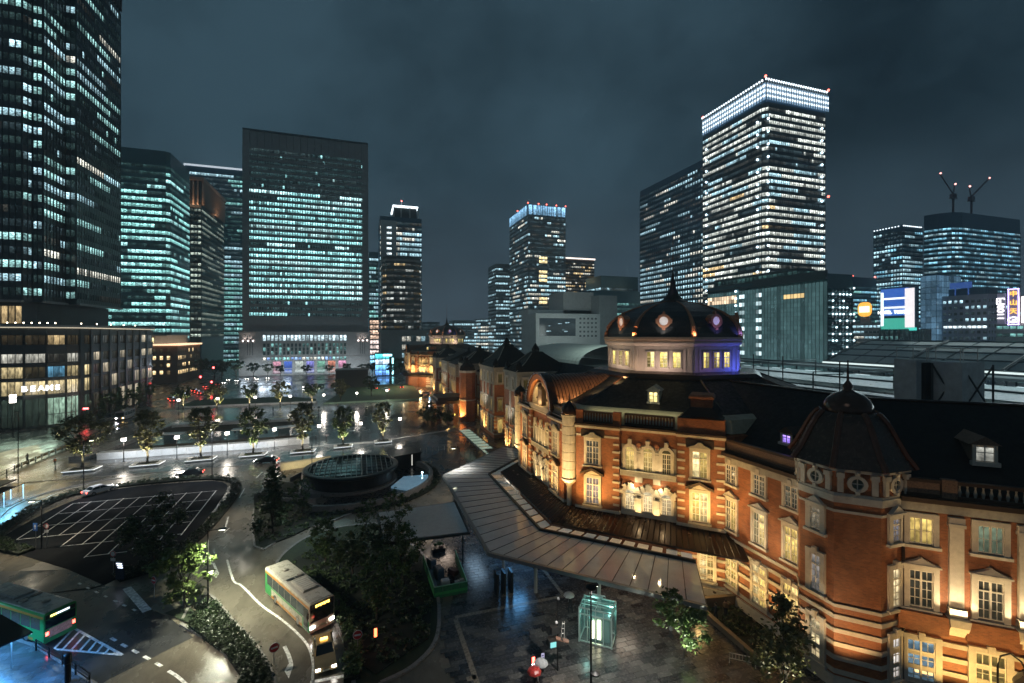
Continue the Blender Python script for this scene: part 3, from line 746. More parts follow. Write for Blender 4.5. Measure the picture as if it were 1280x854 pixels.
for nm, bx, by, jx, jz, lab in (("tower_crane", 474, 252, -17, 15, "luffing crane leaning left on top of the unfinished blue tower"), ("tower_crane", 498, 252, 24, 18, "luffing crane leaning right on top of the unfinished blue tower")):
    c = thing(nm, lab, "crane", (bx, by, 130), 0, "cranes on the unfinished tower")
    m = MB(); m.tube([(0, 0, 0), (0, 0, 14)], .8, 6); ob("mast", m, mat("crane_steel", (.16, .10, .10), .6), c)
    m = MB(); m.box(-3.5, 3.5, -1.2, 1.2, 12, 12.6); m.box(-2, 2, -1.5, 1.5, 13, 16); m.tube([(0, 0, 15), (-jx * .12, 0, 24)], .5, 5); ob("cab", m, mat("crane_steel"), c)
    m = MB(); L_ = 8
    for q in range(L_):
        a = q / L_; e = (q + 1) / L_
        m.tube([(jx * a, 0, 16 + jz * a + .7), (jx * e, 0, 16 + jz * e - .7)], .16, 4); m.tube([(jx * a, 0, 16 + jz * a - .7), (jx * e, 0, 16 + jz * e + .7)], .3, 4)
    m.tube([(0, 0, 16.7), (jx, 0, 16.7 + jz)], .2, 4); m.tube([(0, 0, 15.3), (jx, 0, 15.3 + jz)], .2, 4); ob("jib", m, mat("crane_steel"), c)
    m = MB(); m.sphere((jx, -.5, 16.5 + jz),   .7, 6, 4); m.sphere((-jx * .12, -.5, 24.5), .8, 6, 4); ob("warning_lamp", m, lamp_mat("crane_lamp", (1., .4, .35), 1.8), c, kind="stuff")
t = far_block(*(422, 455, 300, 330), 80, "distant teal block with red roof lights behind the yellow round sign", 63, .55, cols=((CYAN, 1.), (TEAL, 1.)), wall=W_BLUE, top=8)
red_lights(t, [(424, 300, 81), (453, 300, 81)], .8)

def west_building(name, label, X, pxs, z0, z1, depth, wall, cat="office building", **k):
    """block whose near face looks west over the tracks"""
    return tower(name, label, [(X, pxs[0]), (X, pxs[1]), (X + depth, pxs[1]), (X + depth, pxs[0])][::1] if pxs[0] < pxs[1] else [(X, pxs[0]), (X, pxs[1]), (X + depth, pxs[1]), (X + depth, pxs[0])], z0, z1, 3.6, 2.6, wall, pane=M_PANEF, cat=cat, **k)
YB = {}
t = west_building("office_block", "low pale block with lit strip windows under the yellow round sign", 305, (216, 196), 0, 34.5, 20, W_STONE, seed=71, p=.5, cols=((WHITE, 1.), (COOL, 1.)), hi=.7, winh=.4, mull=0)
sg = thing("round_sign", "glowing yellow round-cornered sign with a white band on the low pale block", "sign", (304, 207.5, 34.5))
m = MB(); fr = Fr((303.6, 211.5), (303.6, 203.5))
pts = [(4 + 4.1 * math.copysign(abs(math.cos(a)) ** .7, math.cos(a)), 43.8 + 4.6 * math.copysign(abs(math.sin(a)) ** .7, math.sin(a))) for a in [2 * math.pi * i / 20 for i in range(20)]]
m.fpoly(fr, pts, -.8, 0); ob("panel", m, lamp_mat("yellow_sign", (1., .42, .02), .65), sg, True)
m = MB(); m.fb(fr, 1., 7, .02, .2, 42, 45.6); ob("white_band", m, lamp_mat("cream_band", (1., .95, .75), .9), sg, True)
m = MB(); m.fb(fr, 3.6, 4.4, -.8, -.2, 34.5, 39.4); m.fb(fr, 1, 7, -2, -.9, 34.5, 38.5); ob("post", m, W_STONE, sg, True, kind="stuff")
t = west_building("office_block", "ribbed dark block carrying the big blue and white screen", 300, (196, 180), 0, 31, 20, W_GREY, seed=72, p=.1, hi=.3, winw=.5, mull=.8, band=0)
sc_ = thing("advert_screen", "large blue and white lit advertising screen on the ribbed block", "billboard", (299.5, 188, 31))
fr = Fr((299.4, 195.5), (299.4, 176)); m = MB(); m.fb(fr, 0, 19.5, -1.5, -.3, 30, 56); ob("frame", m, W_BLUE, sc_, True)
for nm, a0, a1, z0, z1, c, e in (("blue_panel", .5, 15.2, 44, 55, (.0, .13, .75), .3), ("green_panel", .5, 15.2, 31, 37.5, (.04, .5, .36), .4), ("white_panel", 13.5, 18.2, 32, 54.5, (1., .93, .95), .5), ("teal_panel", 15.3, 19.3, 30.2, 31.9, (.05, .6, .5), .6), ("white_band", 1.6, 13.4, 43.2, 44.4, (.9, .97, 1.), .55), ("white_band", 1.6, 13.4, 48.6, 49.6, (.9, .97, 1.), .8), ("side_light", .5, 2, 33, 53, (.8, .95, 1.), .9), ("blue_panel", 2.1, 13.4, 39, 43.1, (.0, .16, .8), .32)):
    m = MB(); m.fb(fr, a0, a1, -.25, .0 + (.1 if "band" in nm or "white" in nm else 0) + (.05 if "side" in nm else 0), z0, z1); ob(nm, m, lamp_mat("screen_%s_%d" % (nm, int(z0)), c, e), sc_, True)
lettering("screen_text", "NIKKO  TOKYO".replace("NIKKO", "HOTEL"), 2.4, lamp_mat("screen_text_white", (.9, 1., 1.), 1.5), fr.pt(7.6, .3, 41.), R(-90), sc_, bold=.06)['kind'] = 'stuff'
t = tower("glass_tower", "pale blue lit glass slab between the big screen and the white office", rect(318, 340, 177, 185), 0, 62.5, 3.4, 2.3, mat("lit_blue_slab", (.10, .2, .3), .4), seed=73, p=1., run=(4, 9), cols=(((.25, .52, .8), 1.),), hi=.16, pane=M_CURT, winw=.95, winh=.92, band=.05, mull=.06, cat="office building")
wo = tower("office_block", "long pale office with rows of small square windows and a rooftop sign", rect(322, 352, 155.8, 176.5), 0, 50, 3.5, 2.6, mat("pale_blue_white", (.38, .45, .55), .6), seed=74, p=.12, run=(2, 5), cols=((COOL, 1.),), hi=.8, dim=.01, pane=M_PANEF, winw=.55, winh=.45, band=0, mull=0, cat="office building", top=2)  # even pale blue-grey wall colour
fr = Fr((322, 176.5), (322, 155.8)); m = MB()
for k in range(9): m.pane(fr, .8 + k * 2.2, 2.6 + k * 2.2, 31.4, 32.7, .12, jit((.8, .95, 1), 1.))
ob("lit_window", m, M_PANEF, wo, True, kind="stuff")
m = MB(); m.fb(fr, 1, 18, -14, -4, 50, 54); ob("plant_room", m, W_BLUE, wo, True)
m = MB(); m.fb(fr, 2, 12, -3.8, -3.2, 54.2, 57.6); m.fb(fr, 4, 4.5, -4.2, -3.8, 50, 57); m.fb(fr, 10, 10.5, -4.2, -3.8, 50, 57); ob("roof_sign", m, mat("navy_sign", (.02, .05, .16), .4, emis=(.05, .12, .4), es=.3), wo, True)
t = west_building("office_block", "small striped block at the right edge below the vertical neon signs", 300, (142, 112), 0, 33, 20, W_WHITE, seed=75, p=.4, hi=.4, mull=0, winh=.4)
for lab, y0, y1, z0, z1, c, e in (("tall white lit sign column reading 1100 yen sideways", 141.2, 138.2, 33, 48, (.10, .09, .16), .25), ("purple framed neon sign with yellow characters beside the white column", 137.2, 133.2, 32.5, 50, (.10, .06, .2), .3), ("cream lit billboard cut by the right edge of the frame", 132.4, 120, 33.5, 46, (1., .82, .8), 1.2)):
    s_ = thing("neon_sign", lab, "sign", (299, (y0 + y1) / 2, 33)); fr = Fr((299, y0), (299, y1)); m = MB(); m.fb(fr, 0, fr.L, -.8, 0, z0, z1); ob("panel", m, lamp_mat("neon_panel_%d" % int(y0), c, e), s_, True)
    if "1100" in lab:
        me = lettering("sign_text", "1100円", 3.7, lamp_mat("neon_white", (1., .95, 1.), 1.3), fr.pt(fr.L / 2, .15, 40.5), R(-90), s_, .05, R(90)); me['kind'] = 'stuff'
    elif "purple" in lab:
        for q, ch in enumerate("中山天"): lettering("sign_character", ch, 3.0, lamp_mat("neon_yellow", (1., .50, .03), 1.), fr.pt(fr.L / 2, .15, 47.4 - q * 4.2), R(-90), s_, .05)
        m = MB(); lo = [fr.pt(fr.L / 2 + 1.9 * math.cos(2 * math.pi * i / 16), .2, 35 + 1.3 * math.sin(2 * math.pi * i / 16)) for i in range(17)]; m.tube(lo, .18, 5); m.tube([fr.pt(1.6, .2, 34.6), fr.pt(3.6, .2, 35.4)], .2, 5); ob("emblem", m, lamp_mat("neon_white"), s_, True)
        m = MB()
        for a0, a1, b0, b1 in ((0, .35, z0, z1), (fr.L - .35, fr.L, z0, z1), (0, fr.L, z1 - .35, z1), (0, fr.L, z0, z0 + .35)): m.fb(fr, a0, a1, 0, .15, b0, b1)
        ob("neon_frame", m, lamp_mat("neon_purple", (.6, .45, 1.), 1.6), s_, True, kind="stuff")

# ================================================================== the brick station
BRICK = brick_mat("red_brick", (.34, .112, .040), (.22, .068, .025), (.26, .15, .09))
STONE = mat("granite_trim", (.52, .49, .43), .65, 0, .14, 2.5, .15)
STONE_D = mat("grey_stone_trim", (.34, .33, .29), .7, 0, .2, 2.5, .15)
SLATE = mat("roof_slate", (.012, .0135, .015), .6, 0, .35, 2.2, .5, rvar=.2, spec=.25)
COPPER = mat("brown_copper", (.036, .018, .012), .24, .3, .06, 1.5, 0, rvar=.03)
GREENC = mat("pale_gutter_copper", (.36, .34, .25), .5, .1, .2, 1.5)
WHITEW = mat("white_window_wood", (.72, .69, .62), .5, 0, .05, 4)
PLASTER = mat("drum_plaster", (.44, .40, .37), .6, 0, .08, 1.2)
DARKTRIM = mat("dark_pediment_copper", (.06, .04, .03), .45, .3, .2, 2)
PANE_S = pane_mat("station_glass", 2.6, floor=.45, gain=1.2, rough=.06, strip=True)
DOMECOL = mat("dome_slate", (.028, .031, .033), .38, 0, .3, 5., .6, rvar=.12)
RIBC = mat("rib_copper", (.46, .21, .12), .4, .4, .2, 2)
KL = .82
ST = thing("station_building", "long red brick station with stone bands, slate roofs and two domes, floodlit", "railway station", (46.8, 61, 0))
YEL = (.64, .45, .13); DIM = (.05, .045, .03)
PAV = []       # pavilion pieces, copied for the far dome
def sp(name, b, m, coll=None, parent=None, **k):
    o = ob(name, b, m, parent or ST, True, **k)
    if coll is not None: coll.append(o)
    return o

def window(fr, c, z0, z1, w, d=0., lit=None, ped=None, cols=2, rows=3, trans=.27, arch=False, coll=None, jamb=.26, kind='rect', panecol=None):
    """stone surround (part) with a white timber frame and the panes as its sub-parts"""
    b = MB(); h = w / 2; D = d
    b.fb(fr, c - h - jamb, c - h, D, D + .2, z0 - .1, z1 + .02); b.fb(fr, c + h, c + h + jamb, D, D + .2, z0 - .1, z1 + .02)
    b.fb(fr, c - h - jamb - .12, c + h + jamb + .12, D, D + .32, z0 - .32, z0 - .1)
    b.fb(fr, c - h - jamb, c + h + jamb, D, D + .22, z1 + .02, z1 + .36)
    if ped == 'key': b.fb(fr, c - .2, c + .2, D, D + .34, z1 + .1, z1 + .62)
    if ped == 'tri':
        b.fpoly(fr, [(c - h - .3, z1 + .5), (c + h + .3, z1 + .5), (c + .35, z1 + .8), (c, z1 + 1.05), (c - .35, z1 + .8)], D, D + .3)
        b.fb(fr, c - h - .45, c + h + .45, D, D + .38, z1 + .36, z1 + .5)
    wo = sp("window", b, STONE, coll)
    b = MB(); f = .07; dd = D + .03
    b.fb(fr, c - h, c - h + f, dd, dd + .09, z0, z1); b.fb(fr, c + h - f, c + h, dd, dd + .09, z0, z1); b.fb(fr, c - h + f, c + h - f, dd, dd + .09, z0, z0 + f); b.fb(fr, c - h + f, c + h - f, dd, dd + .09, z1 - f, z1)
    for k in range(1, cols): s = c - h + w * k / cols; b.fb(fr, s - .06, s + .06, dd, dd + .1, z0 + f, z1 - f)
    zt = z1 - (z1 - z0) * trans; b.fb(fr, c - h + f, c + h - f, dd, dd + .095, zt - .05, zt + .05)
    for k in range(cols):
        s = c - h + w * (k + .5) / cols; b.fb(fr, s - .02, s + .02, dd, dd + .06, z0 + f, z1 - f)
    for j in range(1, rows): z = z0 + (zt - z0) * j / rows; b.fb(fr, c - h + f, c + h - f, dd, dd + .055, z - .02, z + .02)
    sp("window_frame", b, WHITEW, None, wo)
    b = MB()
    for k in range(cols):
        s0 = c - h + w * k / cols; s1 = s0 + w / cols
        e = lit if lit is not None else DIM
        if max(e) > .12: e = tuple(q * w_ for q, w_ in zip(jit(e, random.choice((.25, .6, .8, 1.))), random.choice(((1, 1, 1), (1, 1, 1.), (1., 1.15, 1.9), (1, 1.05, 1.4)))))
        b.pane(fr, s0 + .03, s1 - .03, z0 + .03, zt, D + .02, jit(e, random.uniform(.75, 1.15))); b.pane(fr, s0 + .03, s1 - .03, zt, z1 - .03, D + .02, jit(e, random.uniform(.8, 1.25)))
    sp("pane", b, PANE_S, None, wo)
    if ped == 'gable':
        b = MB(); g = h + .62
        b.fpoly(fr, [(c - g, z1 + .38), (c - g, z1 + .62), (c, z1 + 1.28), (c + g, z1 + .62), (c + g, z1 + .38), (c, z1 + .98)], D, D + .55); sp("pediment", b, DARKTRIM, None, wo)
        b = MB(); b.fpoly(fr, [(c - g + .5, z1 + .4), (c + g - .5, z1 + .4), (c, z1 + .9)], D, D + .2); sp("tympanum", b, STONE, None, wo)
    if ped == 'shell':
        b = MB(); g = h + .45
        b.fb(fr, c - g - .2, c + g + .2, D, D + .12, z1 + .35, z1 + 1.25); sp("pediment_panel", b, DARKTRIM, None, wo)
        b = MB(); b.fpoly(fr, [(c - g, z1 + .4), (c + g, z1 + .4), (c + g - .3, z1 + .58), (c + .45, z1 + .72), (c + .2, z1 + 1.0), (c - .2, z1 + 1.0), (c - .45, z1 + .72), (c - g + .3, z1 + .58)], D + .12, D + .35); sp("pediment", b, STONE_D, None, wo)
    return wo
def arch_window(fr, c, z0, zs, w, d, lit, coll, vous=False, blank=False):
    """round-headed light with stone surround"""
    h = w / 2; b = MB()
    n = 8
    arc = [(c + h * math.cos(math.pi * i / n), zs + h * math.sin(math.pi * i / n)) for i in range(n + 1)]
    o_ = .34 if not vous else .5
    arc2 = [(c + (h + o_) * math.cos(math.pi * i / n), zs + (h + o_) * math.sin(math.pi * i / n)) for i in range(n + 1)]
    for i in range(n):
        if vous:
            k = o_ + (.28 if i % 2 else 0); a2 = [(c + (h + k) * math.cos(math.pi * q / n), zs + (h + k) * math.sin(math.pi * q / n)) for q in (i, i + 1)]
            b.fpoly(fr, [arc[i], a2[0], a2[1], arc[i + 1]], d, d + .26 + (.06 if i % 2 else 0))
        else: b.fpoly(fr, [arc[i], arc2[i], arc2[i + 1], arc[i + 1]], d, d + .24)
    b.fb(fr, c - h - .3, c - h, d, d + .24, z0, zs); b.fb(fr, c + h, c + h + .3, d, d + .24, z0, zs)
    b.fb(fr, c - .2, c + .2, d, d + .4, zs + h, zs + h + .85)
    wo = sp("window", b, STONE, coll)
    b = MB(); f = .07
    b.fb(fr, c - .05, c + .05, d + .03, d + .12, z0, zs); b.fb(fr, c - h, c + h, d + .03, d + .13, zs - .06, zs + .06); b.fb(fr, c - h, c - h + f, d + .03, d + .12, z0, zs); b.fb(fr, c + h - f, c + h, d + .03, d + .12, z0, zs)
    for q in (-.5, .5): b.fb(fr, c + q * h - .02, c + q * h + .02, d + .03, d + .08, z0, zs)
    for j in range(1, 4): z = z0 + (zs - z0) * j / 4; b.fb(fr, c - h, c + h, d + .03, d + .08, z - .02, z + .02)
    sp("window_frame", b, WHITEW, None, wo)
    b = MB(); b.pane(fr, c - h, c + h, z0, zs, d + .02, lit)
    for i in range(n // 2):
        p0, p1 = arc[i], arc[i + 1]; q0, q1 = arc[n - i], arc[n - i - 1]
        p = fr.pt; b.quad(p(q0[0], d + .02, q0[1]), p(p0[0], d + .02, p0[1]), p(p1[0], d + .02, p1[1]), p(q1[0], d + .02, q1[1]), 0, jit(lit, 1.1))
    sp("pane", b, PANE_S, None, wo)

CX, CY, AP = 46.8, 61.0, 22.1
b = MB(); b.prism(octagon(CX, CY, AP), 0, 17.2); sp("pavilion_wall", b, BRICK, PAV)
VW = [(24.7, 70.15), (24.7, 51.85)]; VS = [(24.7, 51.85), (37.65, 38.9)]; VN = [(37.65, 83.1), (24.7, 70.15)]
fW = Fr(*VW); fS = Fr(*VS); fN = Fr(*VN)
def quoins(fr, s, d, z0, z1, step=.88, w=.85, coll=None, corner=None):
    k = 0; z = z0
    while z < z1:
        b = MB(); ww = w * (1. if k % 2 else .82)
        b.fb(fr, s - ww / 2, s + ww / 2, d - .3, d + .09, z, z + .24); sp("quoin", b, STONE, coll); z += step; k += 1
def balusters(fr, s0, s1, d, z, h, coll, solid=True):
    b = MB(); n = int((s1 - s0) / .34)
    for k in range(n):
        s = s0 + (k + .5) * (s1 - s0) / n
        x, y, _ = fr.pt(s, d, 0); b.lathe(x, y, [(.05, z), (.11, z + h * .3), (.05, z + h * .75), (.07, z + h)], 5)
    sp("baluster", b, STONE_D, coll, kind="stuff")
    b = MB(); b.fb(fr, s0 - .1, s1 + .1, d - .34, d - .2, z - .25, z + h + .1); sp("parapet_wall", b, BRICK, coll)
    b = MB(); b.fb(fr, s0, s1, d - .18, d + .18, z + h, z + h + .2); b.fb(fr, s0, s1, d - .2, d + .2, z - .2, z); sp("parapet_rail", b, DARKTRIM, coll)

for fi, fr in enumerate((fW, fS, fN)):
    L = fr.L
    if fi == 0: a0, a1, c0, c1 = .9, 5.7, 12.6, 17.4
    elif fi == 1: a0, a1, c0, c1 = .9, 6.15, 12.6, 17.4
    else: a0, a1, c0, c1 = .9, 5.7, 12.15, 17.4
    P_ = .45
    b = MB(); b.fb(fr, a0, a1, -.2, P_, 0, 17.0); sp("pavilion_bay", b, BRICK, PAV)
    b = MB(); b.fb(fr, c0, c1, -.2, P_ + (.0), 0, 18.9 if fi == 1 else 17.0); sp("pavilion_bay", b, BRICK, PAV)
    # cornices: string below parapet, stone line under 3rd floor heads
    for s0, s1, d in ((a0 - .1, a1 + .1, P_), (a1 + .1, c0 - .1, 0.), (c0 - .1, c1 + .1, P_)):
        b = MB(); b.fb(fr, s0, s1, d - .3, d + .22, 16.75, 17.05); sp("cornice", b, STONE, PAV)
        b = MB(); b.fb(fr, s0 - .05, s1 + .05, d - .35, d + .4, 17.05, 17.28); sp("cornice_cap", b, DARKTRIM, PAV)
        b = MB(); b.fb(fr, s0, s1, d - .3, d + .1, 7.0, 7.3); sp("plinth_band", b, STONE, PAV)
        if d: 
            b = MB(); b.fb(fr, s0 + .1, s1 - .1, d - .3, d + .07, 15.75, 15.98); sp("stone_band", b, STONE, PAV)
    balusters(fr, a0 + .8, a1 - .7, P_ - .25, 17.6, .95, PAV); balusters(fr, a1 + .5, c0 - .5, -.3, 17.6, .95, PAV)
    if fi != 1: balusters(fr, c0 + .8, c1 - .7, P_ - .25, 17.6, .95, PAV)
    b = MB()
    for s, d in ((a0 + .4, P_), (a1 - .3, P_), (c0 + .3, P_), (c1 - .4, P_)):
        if not (fi == 1 and s > 12): b.fb(fr, s - .45, s + .45, d - .6, d - .02, 17.28, 18.85)
    sp("parapet_pier", b, BRICK, PAV, kind="stuff")
    wl = [(a0 + a1) / 2 + (-.55 if fi == 1 else 0), (c0 + c1) / 2 - .1]
    for q, c in enumerate(wl):
        on3 = ((None, YEL) if fi == 1 else (DIM, DIM))[q]; on2 = (jit((1, .85, .6), .25), jit(YEL, 1.15))[q] if fi == 1 else jit((1., .8, .5), .3)
        window(fr, c, 12.45, 15.3, 1.55, P_, on3, 'shell', coll=PAV); window(fr, c, 7.75, 10.85, 1.6, P_, on2, 'gable', coll=PAV)
    for s in (a1 - .35, c0 + .4): quoins(fr, s, P_ + .02, 7.9, 15.6, coll=PAV)
    if fi == 1: quoins(fr, c1 - .42, P_ + .02, 7.9, 15.6, coll=PAV)
    # centre bay: arched lights over an arched loggia
    cc = (a1 + c0) / 2; sw = (c0 - a1)
    b = MB(); b.fb(fr, a1 + .15, c0 - .15, -.2, .07, 11.9, 15.2); sp("stone_screen", b, STONE_D, PAV)
    b = MB(); b.fb(fr, a1 + .15, c0 - .15, -.2, .07, 7.3, 9.3); sp("stone_screen", b, STONE, PAV)
    for q in (-1, 0, 1):
        c = cc + q * sw * .315
        arch_window(fr, c, 12.3, 14.5, 1.0, .07, jit(YEL, (.55, .4, .06)[q + 1]) if fi == 1 else jit(YEL, .15), PAV)
        arch_window(fr, c, 7.7, 9.5, 1.05, .07, jit((1., .86, .55), (.35, .4, .25)[q + 1]), PAV, vous=True)
    for q in (-.5, .5):
        c = cc + q * sw * .315 * 2 * .5
        b = MB(); b.fb(fr, c - .3, c + .3, .07, .2, 12.4, 14.3); b.fb(fr, c - .5, c + .5, .06, .3, 14.4, 14.6); b.fpoly(fr, [(c - .45, 14.6), (c + .45, 14.6), (c, 15.3)], .06, .22); sp("niche_panel", b, STONE, PAV)
        b = MB(); b.fpoly(fr, [(c - .3, 15.3), (c, 14.85), (c + .3, 15.3), (c + .15, 15.5), (c - .15, 15.5)], .2, .33); sp("brick_heart", b, BRICK, PAV)
        b = MB(); b.fb(fr, c - .32, c + .32, .07, .55, 7.6, 9.2); sp("lit_pier", b, STONE, PAV)
        b = MB(); b.fb(fr, c - .4, c + .4, .05, .42, 11.0, 11.9); sp("balcony_pedestal", b, STONE, PAV)
    b = MB(); b.fb(fr, a1 + .1, c0 - .1, .0, .5, 11.62, 11.85); b.fb(fr, a1 + .1, c0 - .1, .3, .5, 11.86, 12.3); sp("balcony", b, STONE_D, PAV)
    # lower copper skirt roof with seams
    for a_, z_, a2_, z2_ in ((22.35, 7.0, 25.2, 5.7),):
        V1 = octagon(CX, CY, a_); V2 = octagon(CX, CY, a2_)
        k0 = {0: 3, 1: 4, 2: 2}[fi]
        # octagon vertex k sits at 22.5+45k degrees: 3 = WNW, 4 = WSW, 5 = SSW
        p0, p1, q0, q1 = V1[k0], V1[k0 + 1], V2[k0], V2[k0 + 1]
        b = MB(); b.add([(*p0, z_), (*p1, z_), (*q1, z2_), (*q0, z2_), (*p0, z_ - .3), (*p1, z_ - .3), (*q1, z2_ - .22), (*q0, z2_ - .22)], [(0, 3, 2, 1), (4, 5, 6, 7), (3, 7, 6, 2), (0, 4, 7, 3), (1, 2, 6, 5), (0, 1, 5, 4)])
        sp("skirt_roof", b, COPPER, PAV)
        b = MB(); n = 34
        for k in range(n + 1):
            t_ = k / n; A = tuple(p0[i] + (p1[i] - p0[i]) * t_ for i in (0, 1)); B = tuple(q0[i] + (q1[i] - q0[i]) * t_ for i in (0, 1))
            b.tube([(*A, z_ + .03), (*B, z2_ + .03)], .055, 4)
        sp("roof_seam", b, COPPER, PAV, kind="stuff")
# corner turrets
for (x, y) in ((24.7, 51.85), (24.7, 70.15)):
    b = MB(); x -= .15
    prof = [(.3, 6.9), (.3, 9.3), (.5, 9.6), (.95, 10.1), (1.02, 10.3), (.9, 10.42)]
    b.lathe(x, y, prof, 16)
    for k in range(7):
        z = 10.45 + k * 1.06; b.lathe(x, y, [(.875, z), (.9, z + .04), (.9, z + .98), (.875, z + 1.03)], 16)
    b.lathe(x, y, [(1.0, 17.88), (1.02, 18.1)], 16); sp("turret", b, STONE, PAV, smooth=False)
    b = MB(); b.lathe(x, y, [(.95, 18.1), (1.05, 18.35), (.98, 18.8), (.7, 19.3), (.3, 19.6), (.12, 19.8), (.06, 20.3), (.02, 20.7)], 14); sp("turret_dome", b, COPPER, PAV, smooth=True)
# mansard, ledges, drum, dome
b = MB(); b.loft([(octagon(CX, CY, 20.3), 18.9), (octagon(CX, CY, 12.0), 22.0)], 0); sp("mansard_roof", b, SLATE, PAV)
b = MB(); b.loft([(octagon(CX, CY, 21.6), 17.3), (octagon(CX, CY, 21.1), 18.7), (octagon(CX, CY, 20.2), 19.02)], 0); sp("eaves_gutter", b, GREENC, PAV)
b = MB()
V1 = octagon(CX, CY, 20.75); V2 = octagon(CX, CY, 12.0)
for k in range(8): b.tube([(*V1[k], 18.55), (*V2[k], 22.08)], .14, 6)
sp("hip_ridge", b, COPPER, PAV, kind="stuff")
b = MB(); b.loft([(octagon(CX, CY, 12.2), 21.9), (octagon(CX, CY, 12.2), 22.15), (octagon(CX, CY, 11.5), 22.6), (octagon(CX, CY, 9.6), 22.8)], 0); sp("drum_skirt", b, COPPER, PAV)
b = MB(); b.prism(octagon(CX, CY, 9.3), 22.7, 26.75); sp("drum_wall", b, PLASTER, PAV)
b = MB(); b.loft([(octagon(CX, CY, 9.35), 26.3), (octagon(CX, CY, 9.8), 26.75), (octagon(CX, CY, 9.8), 26.9)], 0); sp("drum_cornice", b, PLASTER, PAV)
b = MB(); b.loft([(octagon(CX, CY, 9.75), 26.9), (octagon(CX, CY, 9.75), 27.15), (octagon(CX, CY, 9.95), 27.25), (octagon(CX, CY, 9.9), 27.6), (octagon(CX, CY, 9.6), 27.62)], 0); sp("dome_base_ring", b, mat("ring_bronze", (.52, .38, .27), .45, .3, .1, 2), PAV)
DP = [(9.55, 27.6), (9.5, 28.2), (9.25, 29.), (8.8, 29.75), (8.1, 30.5), (7.1, 31.25), (5.8, 31.9), (4.3, 32.45), (2.9, 32.85), (1.9, 33.05)]
b = MB(); b.loft([(octagon(CX, CY, a), z) for a, z in DP], 0); sp("dome", b, DOMECOL, PAV)
for k in range(8):
    q = R(22.5 + 45 * k); b = MB()
    b.tube([(CX + (a / math.cos(R(22.5)) + .02) * math.cos(q), CY + (a / math.cos(R(22.5)) + .02) * math.sin(q), z) for a, z in DP], [.42, .42, .38, .32, .26, .2, .16, .13, .1, .1], 5); sp("dome_rib", b, RIBC, PAV)
b = MB(); b.lathe(CX, CY, [(2.3, 32.9), (2.2, 33.1), (1.5, 33.5), (.95, 34.2), (.55, 35.1), (.36, 36.), (.5, 36.15), (.28, 36.4), (.2, 37.2), (.08, 38.)], 12); sp("finial", b, mat("finial_bronze", (.05, .04, .035), .4, .4), PAV)
b = MB(); b.tube([(CX, CY, 37.5), (CX, CY, 45.5)], [.09, .05], 5); sp("lightning_rod", b, mat("rod_copper", (.2, .08, .05), .4, .5), PAV)
for k in range(8):
    q = R(45 * k); nx_, ny_ = math.cos(q), math.sin(q)
    if nx_ * (CX + 9.3 * nx_) + ny_ * (CY + 9.3 * ny_) > 6: continue
    def octf(ap):
        h = ap * math.tan(R(22.5)); c = (CX + ap * nx_, CY + ap * ny_); t_ = (-ny_, nx_)
        return Fr((c[0] - t_[0] * h, c[1] - t_[1] * h), (c[0] + t_[0] * h, c[1] + t_[1] * h))
    fr = octf(9.3); m_ = fr.L / 2
    for j in (-1, 0, 1):
        c = m_ + j * 1.75; b = MB()
        b.fb(fr, c - .62, c - .48, 0, .16, 23.4, 25.5); b.fb(fr, c + .48, c + .62, 0, .16, 23.4, 25.5); b.fb(fr, c - .7, c + .7, 0, .22, 25.5, 25.66); b.fb(fr, c - .75, c + .75, 0, .3, 23.2, 23.4)
        wo = sp("drum_window", b, PLASTER, PAV)
        b = MB(); b.fb(fr, c - .03, c + .03, .02, .08, 23.4, 25.5); b.fb(fr, c - .48, c + .48, .02, .08, 24.75, 24.83)
        for z in (23.9, 24.35): b.fb(fr, c - .48, c + .48, .02, .06, z, z + .04)
        sp("window_frame", b, WHITEW, None, wo)
        b = MB(); b.pane(fr, c - .47, c, 23.42, 25.48, .015, jit((.75, .58, .14), random.choice((.2, .9, 1.1)))); b.pane(fr, c, c + .47, 23.42, 25.48, .015, jit((.75, .62, .22), random.choice((.3, .8, 1.2)))); sp("pane", b, PANE_S, None, wo)
    b = MB()
    for s in (.3, 1.05, fr.L - 1.05, fr.L - .3): b.fb(fr, s - .14, s + .14, 0, .14, 23.0, 26.2)
    b.fb(fr, .0, fr.L, 0, .1, 25.9, 26.3); sp("drum_pilaster", b, PLASTER, PAV, kind="stuff")
    b = MB(); b.fb(fr, .5, .9, .0, .05, 23.6, 25.4); 
    # round window standing on the dome slope
    fo = octf(8.25); c = fo.L / 2; zc = 29.85; n = 14
    b = MB()
    for i in range(n):
        a0, a1 = 2 * math.pi * i / n, 2 * math.pi * (i + 1) / n
        b.fpoly(fo, [(c + .62 * math.cos(a0), zc + .62 * math.sin(a0)), (c + (.92 + .06 * (i % 2)) * math.cos(a0), zc + 1.0 * math.sin(a0)), (c + (.92 + .06 * ((i + 1) % 2)) * math.cos(a1), zc + 1.0 * math.sin(a1)), (c + .62 * math.cos(a1), zc + .62 * math.sin(a1))], 0, 1.15)
    b.fpoly(fo, [(c - .16, zc + .95), (c + .16, zc + .95), (c + .16, zc + 1.2), (c, zc + 1.45), (c - .16, zc + 1.2)], .5, 1.0); b.fb(fo, c - .22, c + .22, .8, 1.2, zc - 1.25, zc - .95)
    b.fb(fo, c - 1.1, c - .9, .2, 1., zc - .35, zc + .35); b.fb(fo, c + .9, c + 1.1, .2, 1., zc - .35, zc + .35)
    oc = sp("round_window", b, RIBC, PAV)
    b = MB(); b.fpoly(fo, [(c + .63 * math.cos(2 * math.pi * i / n), zc + .63 * math.sin(2 * math.pi * i / n)) for i in range(n)], .2, 1.0); sp("pane", b, lamp_mat("oculus_glow", (.85, .78, .76), .09), None, oc)
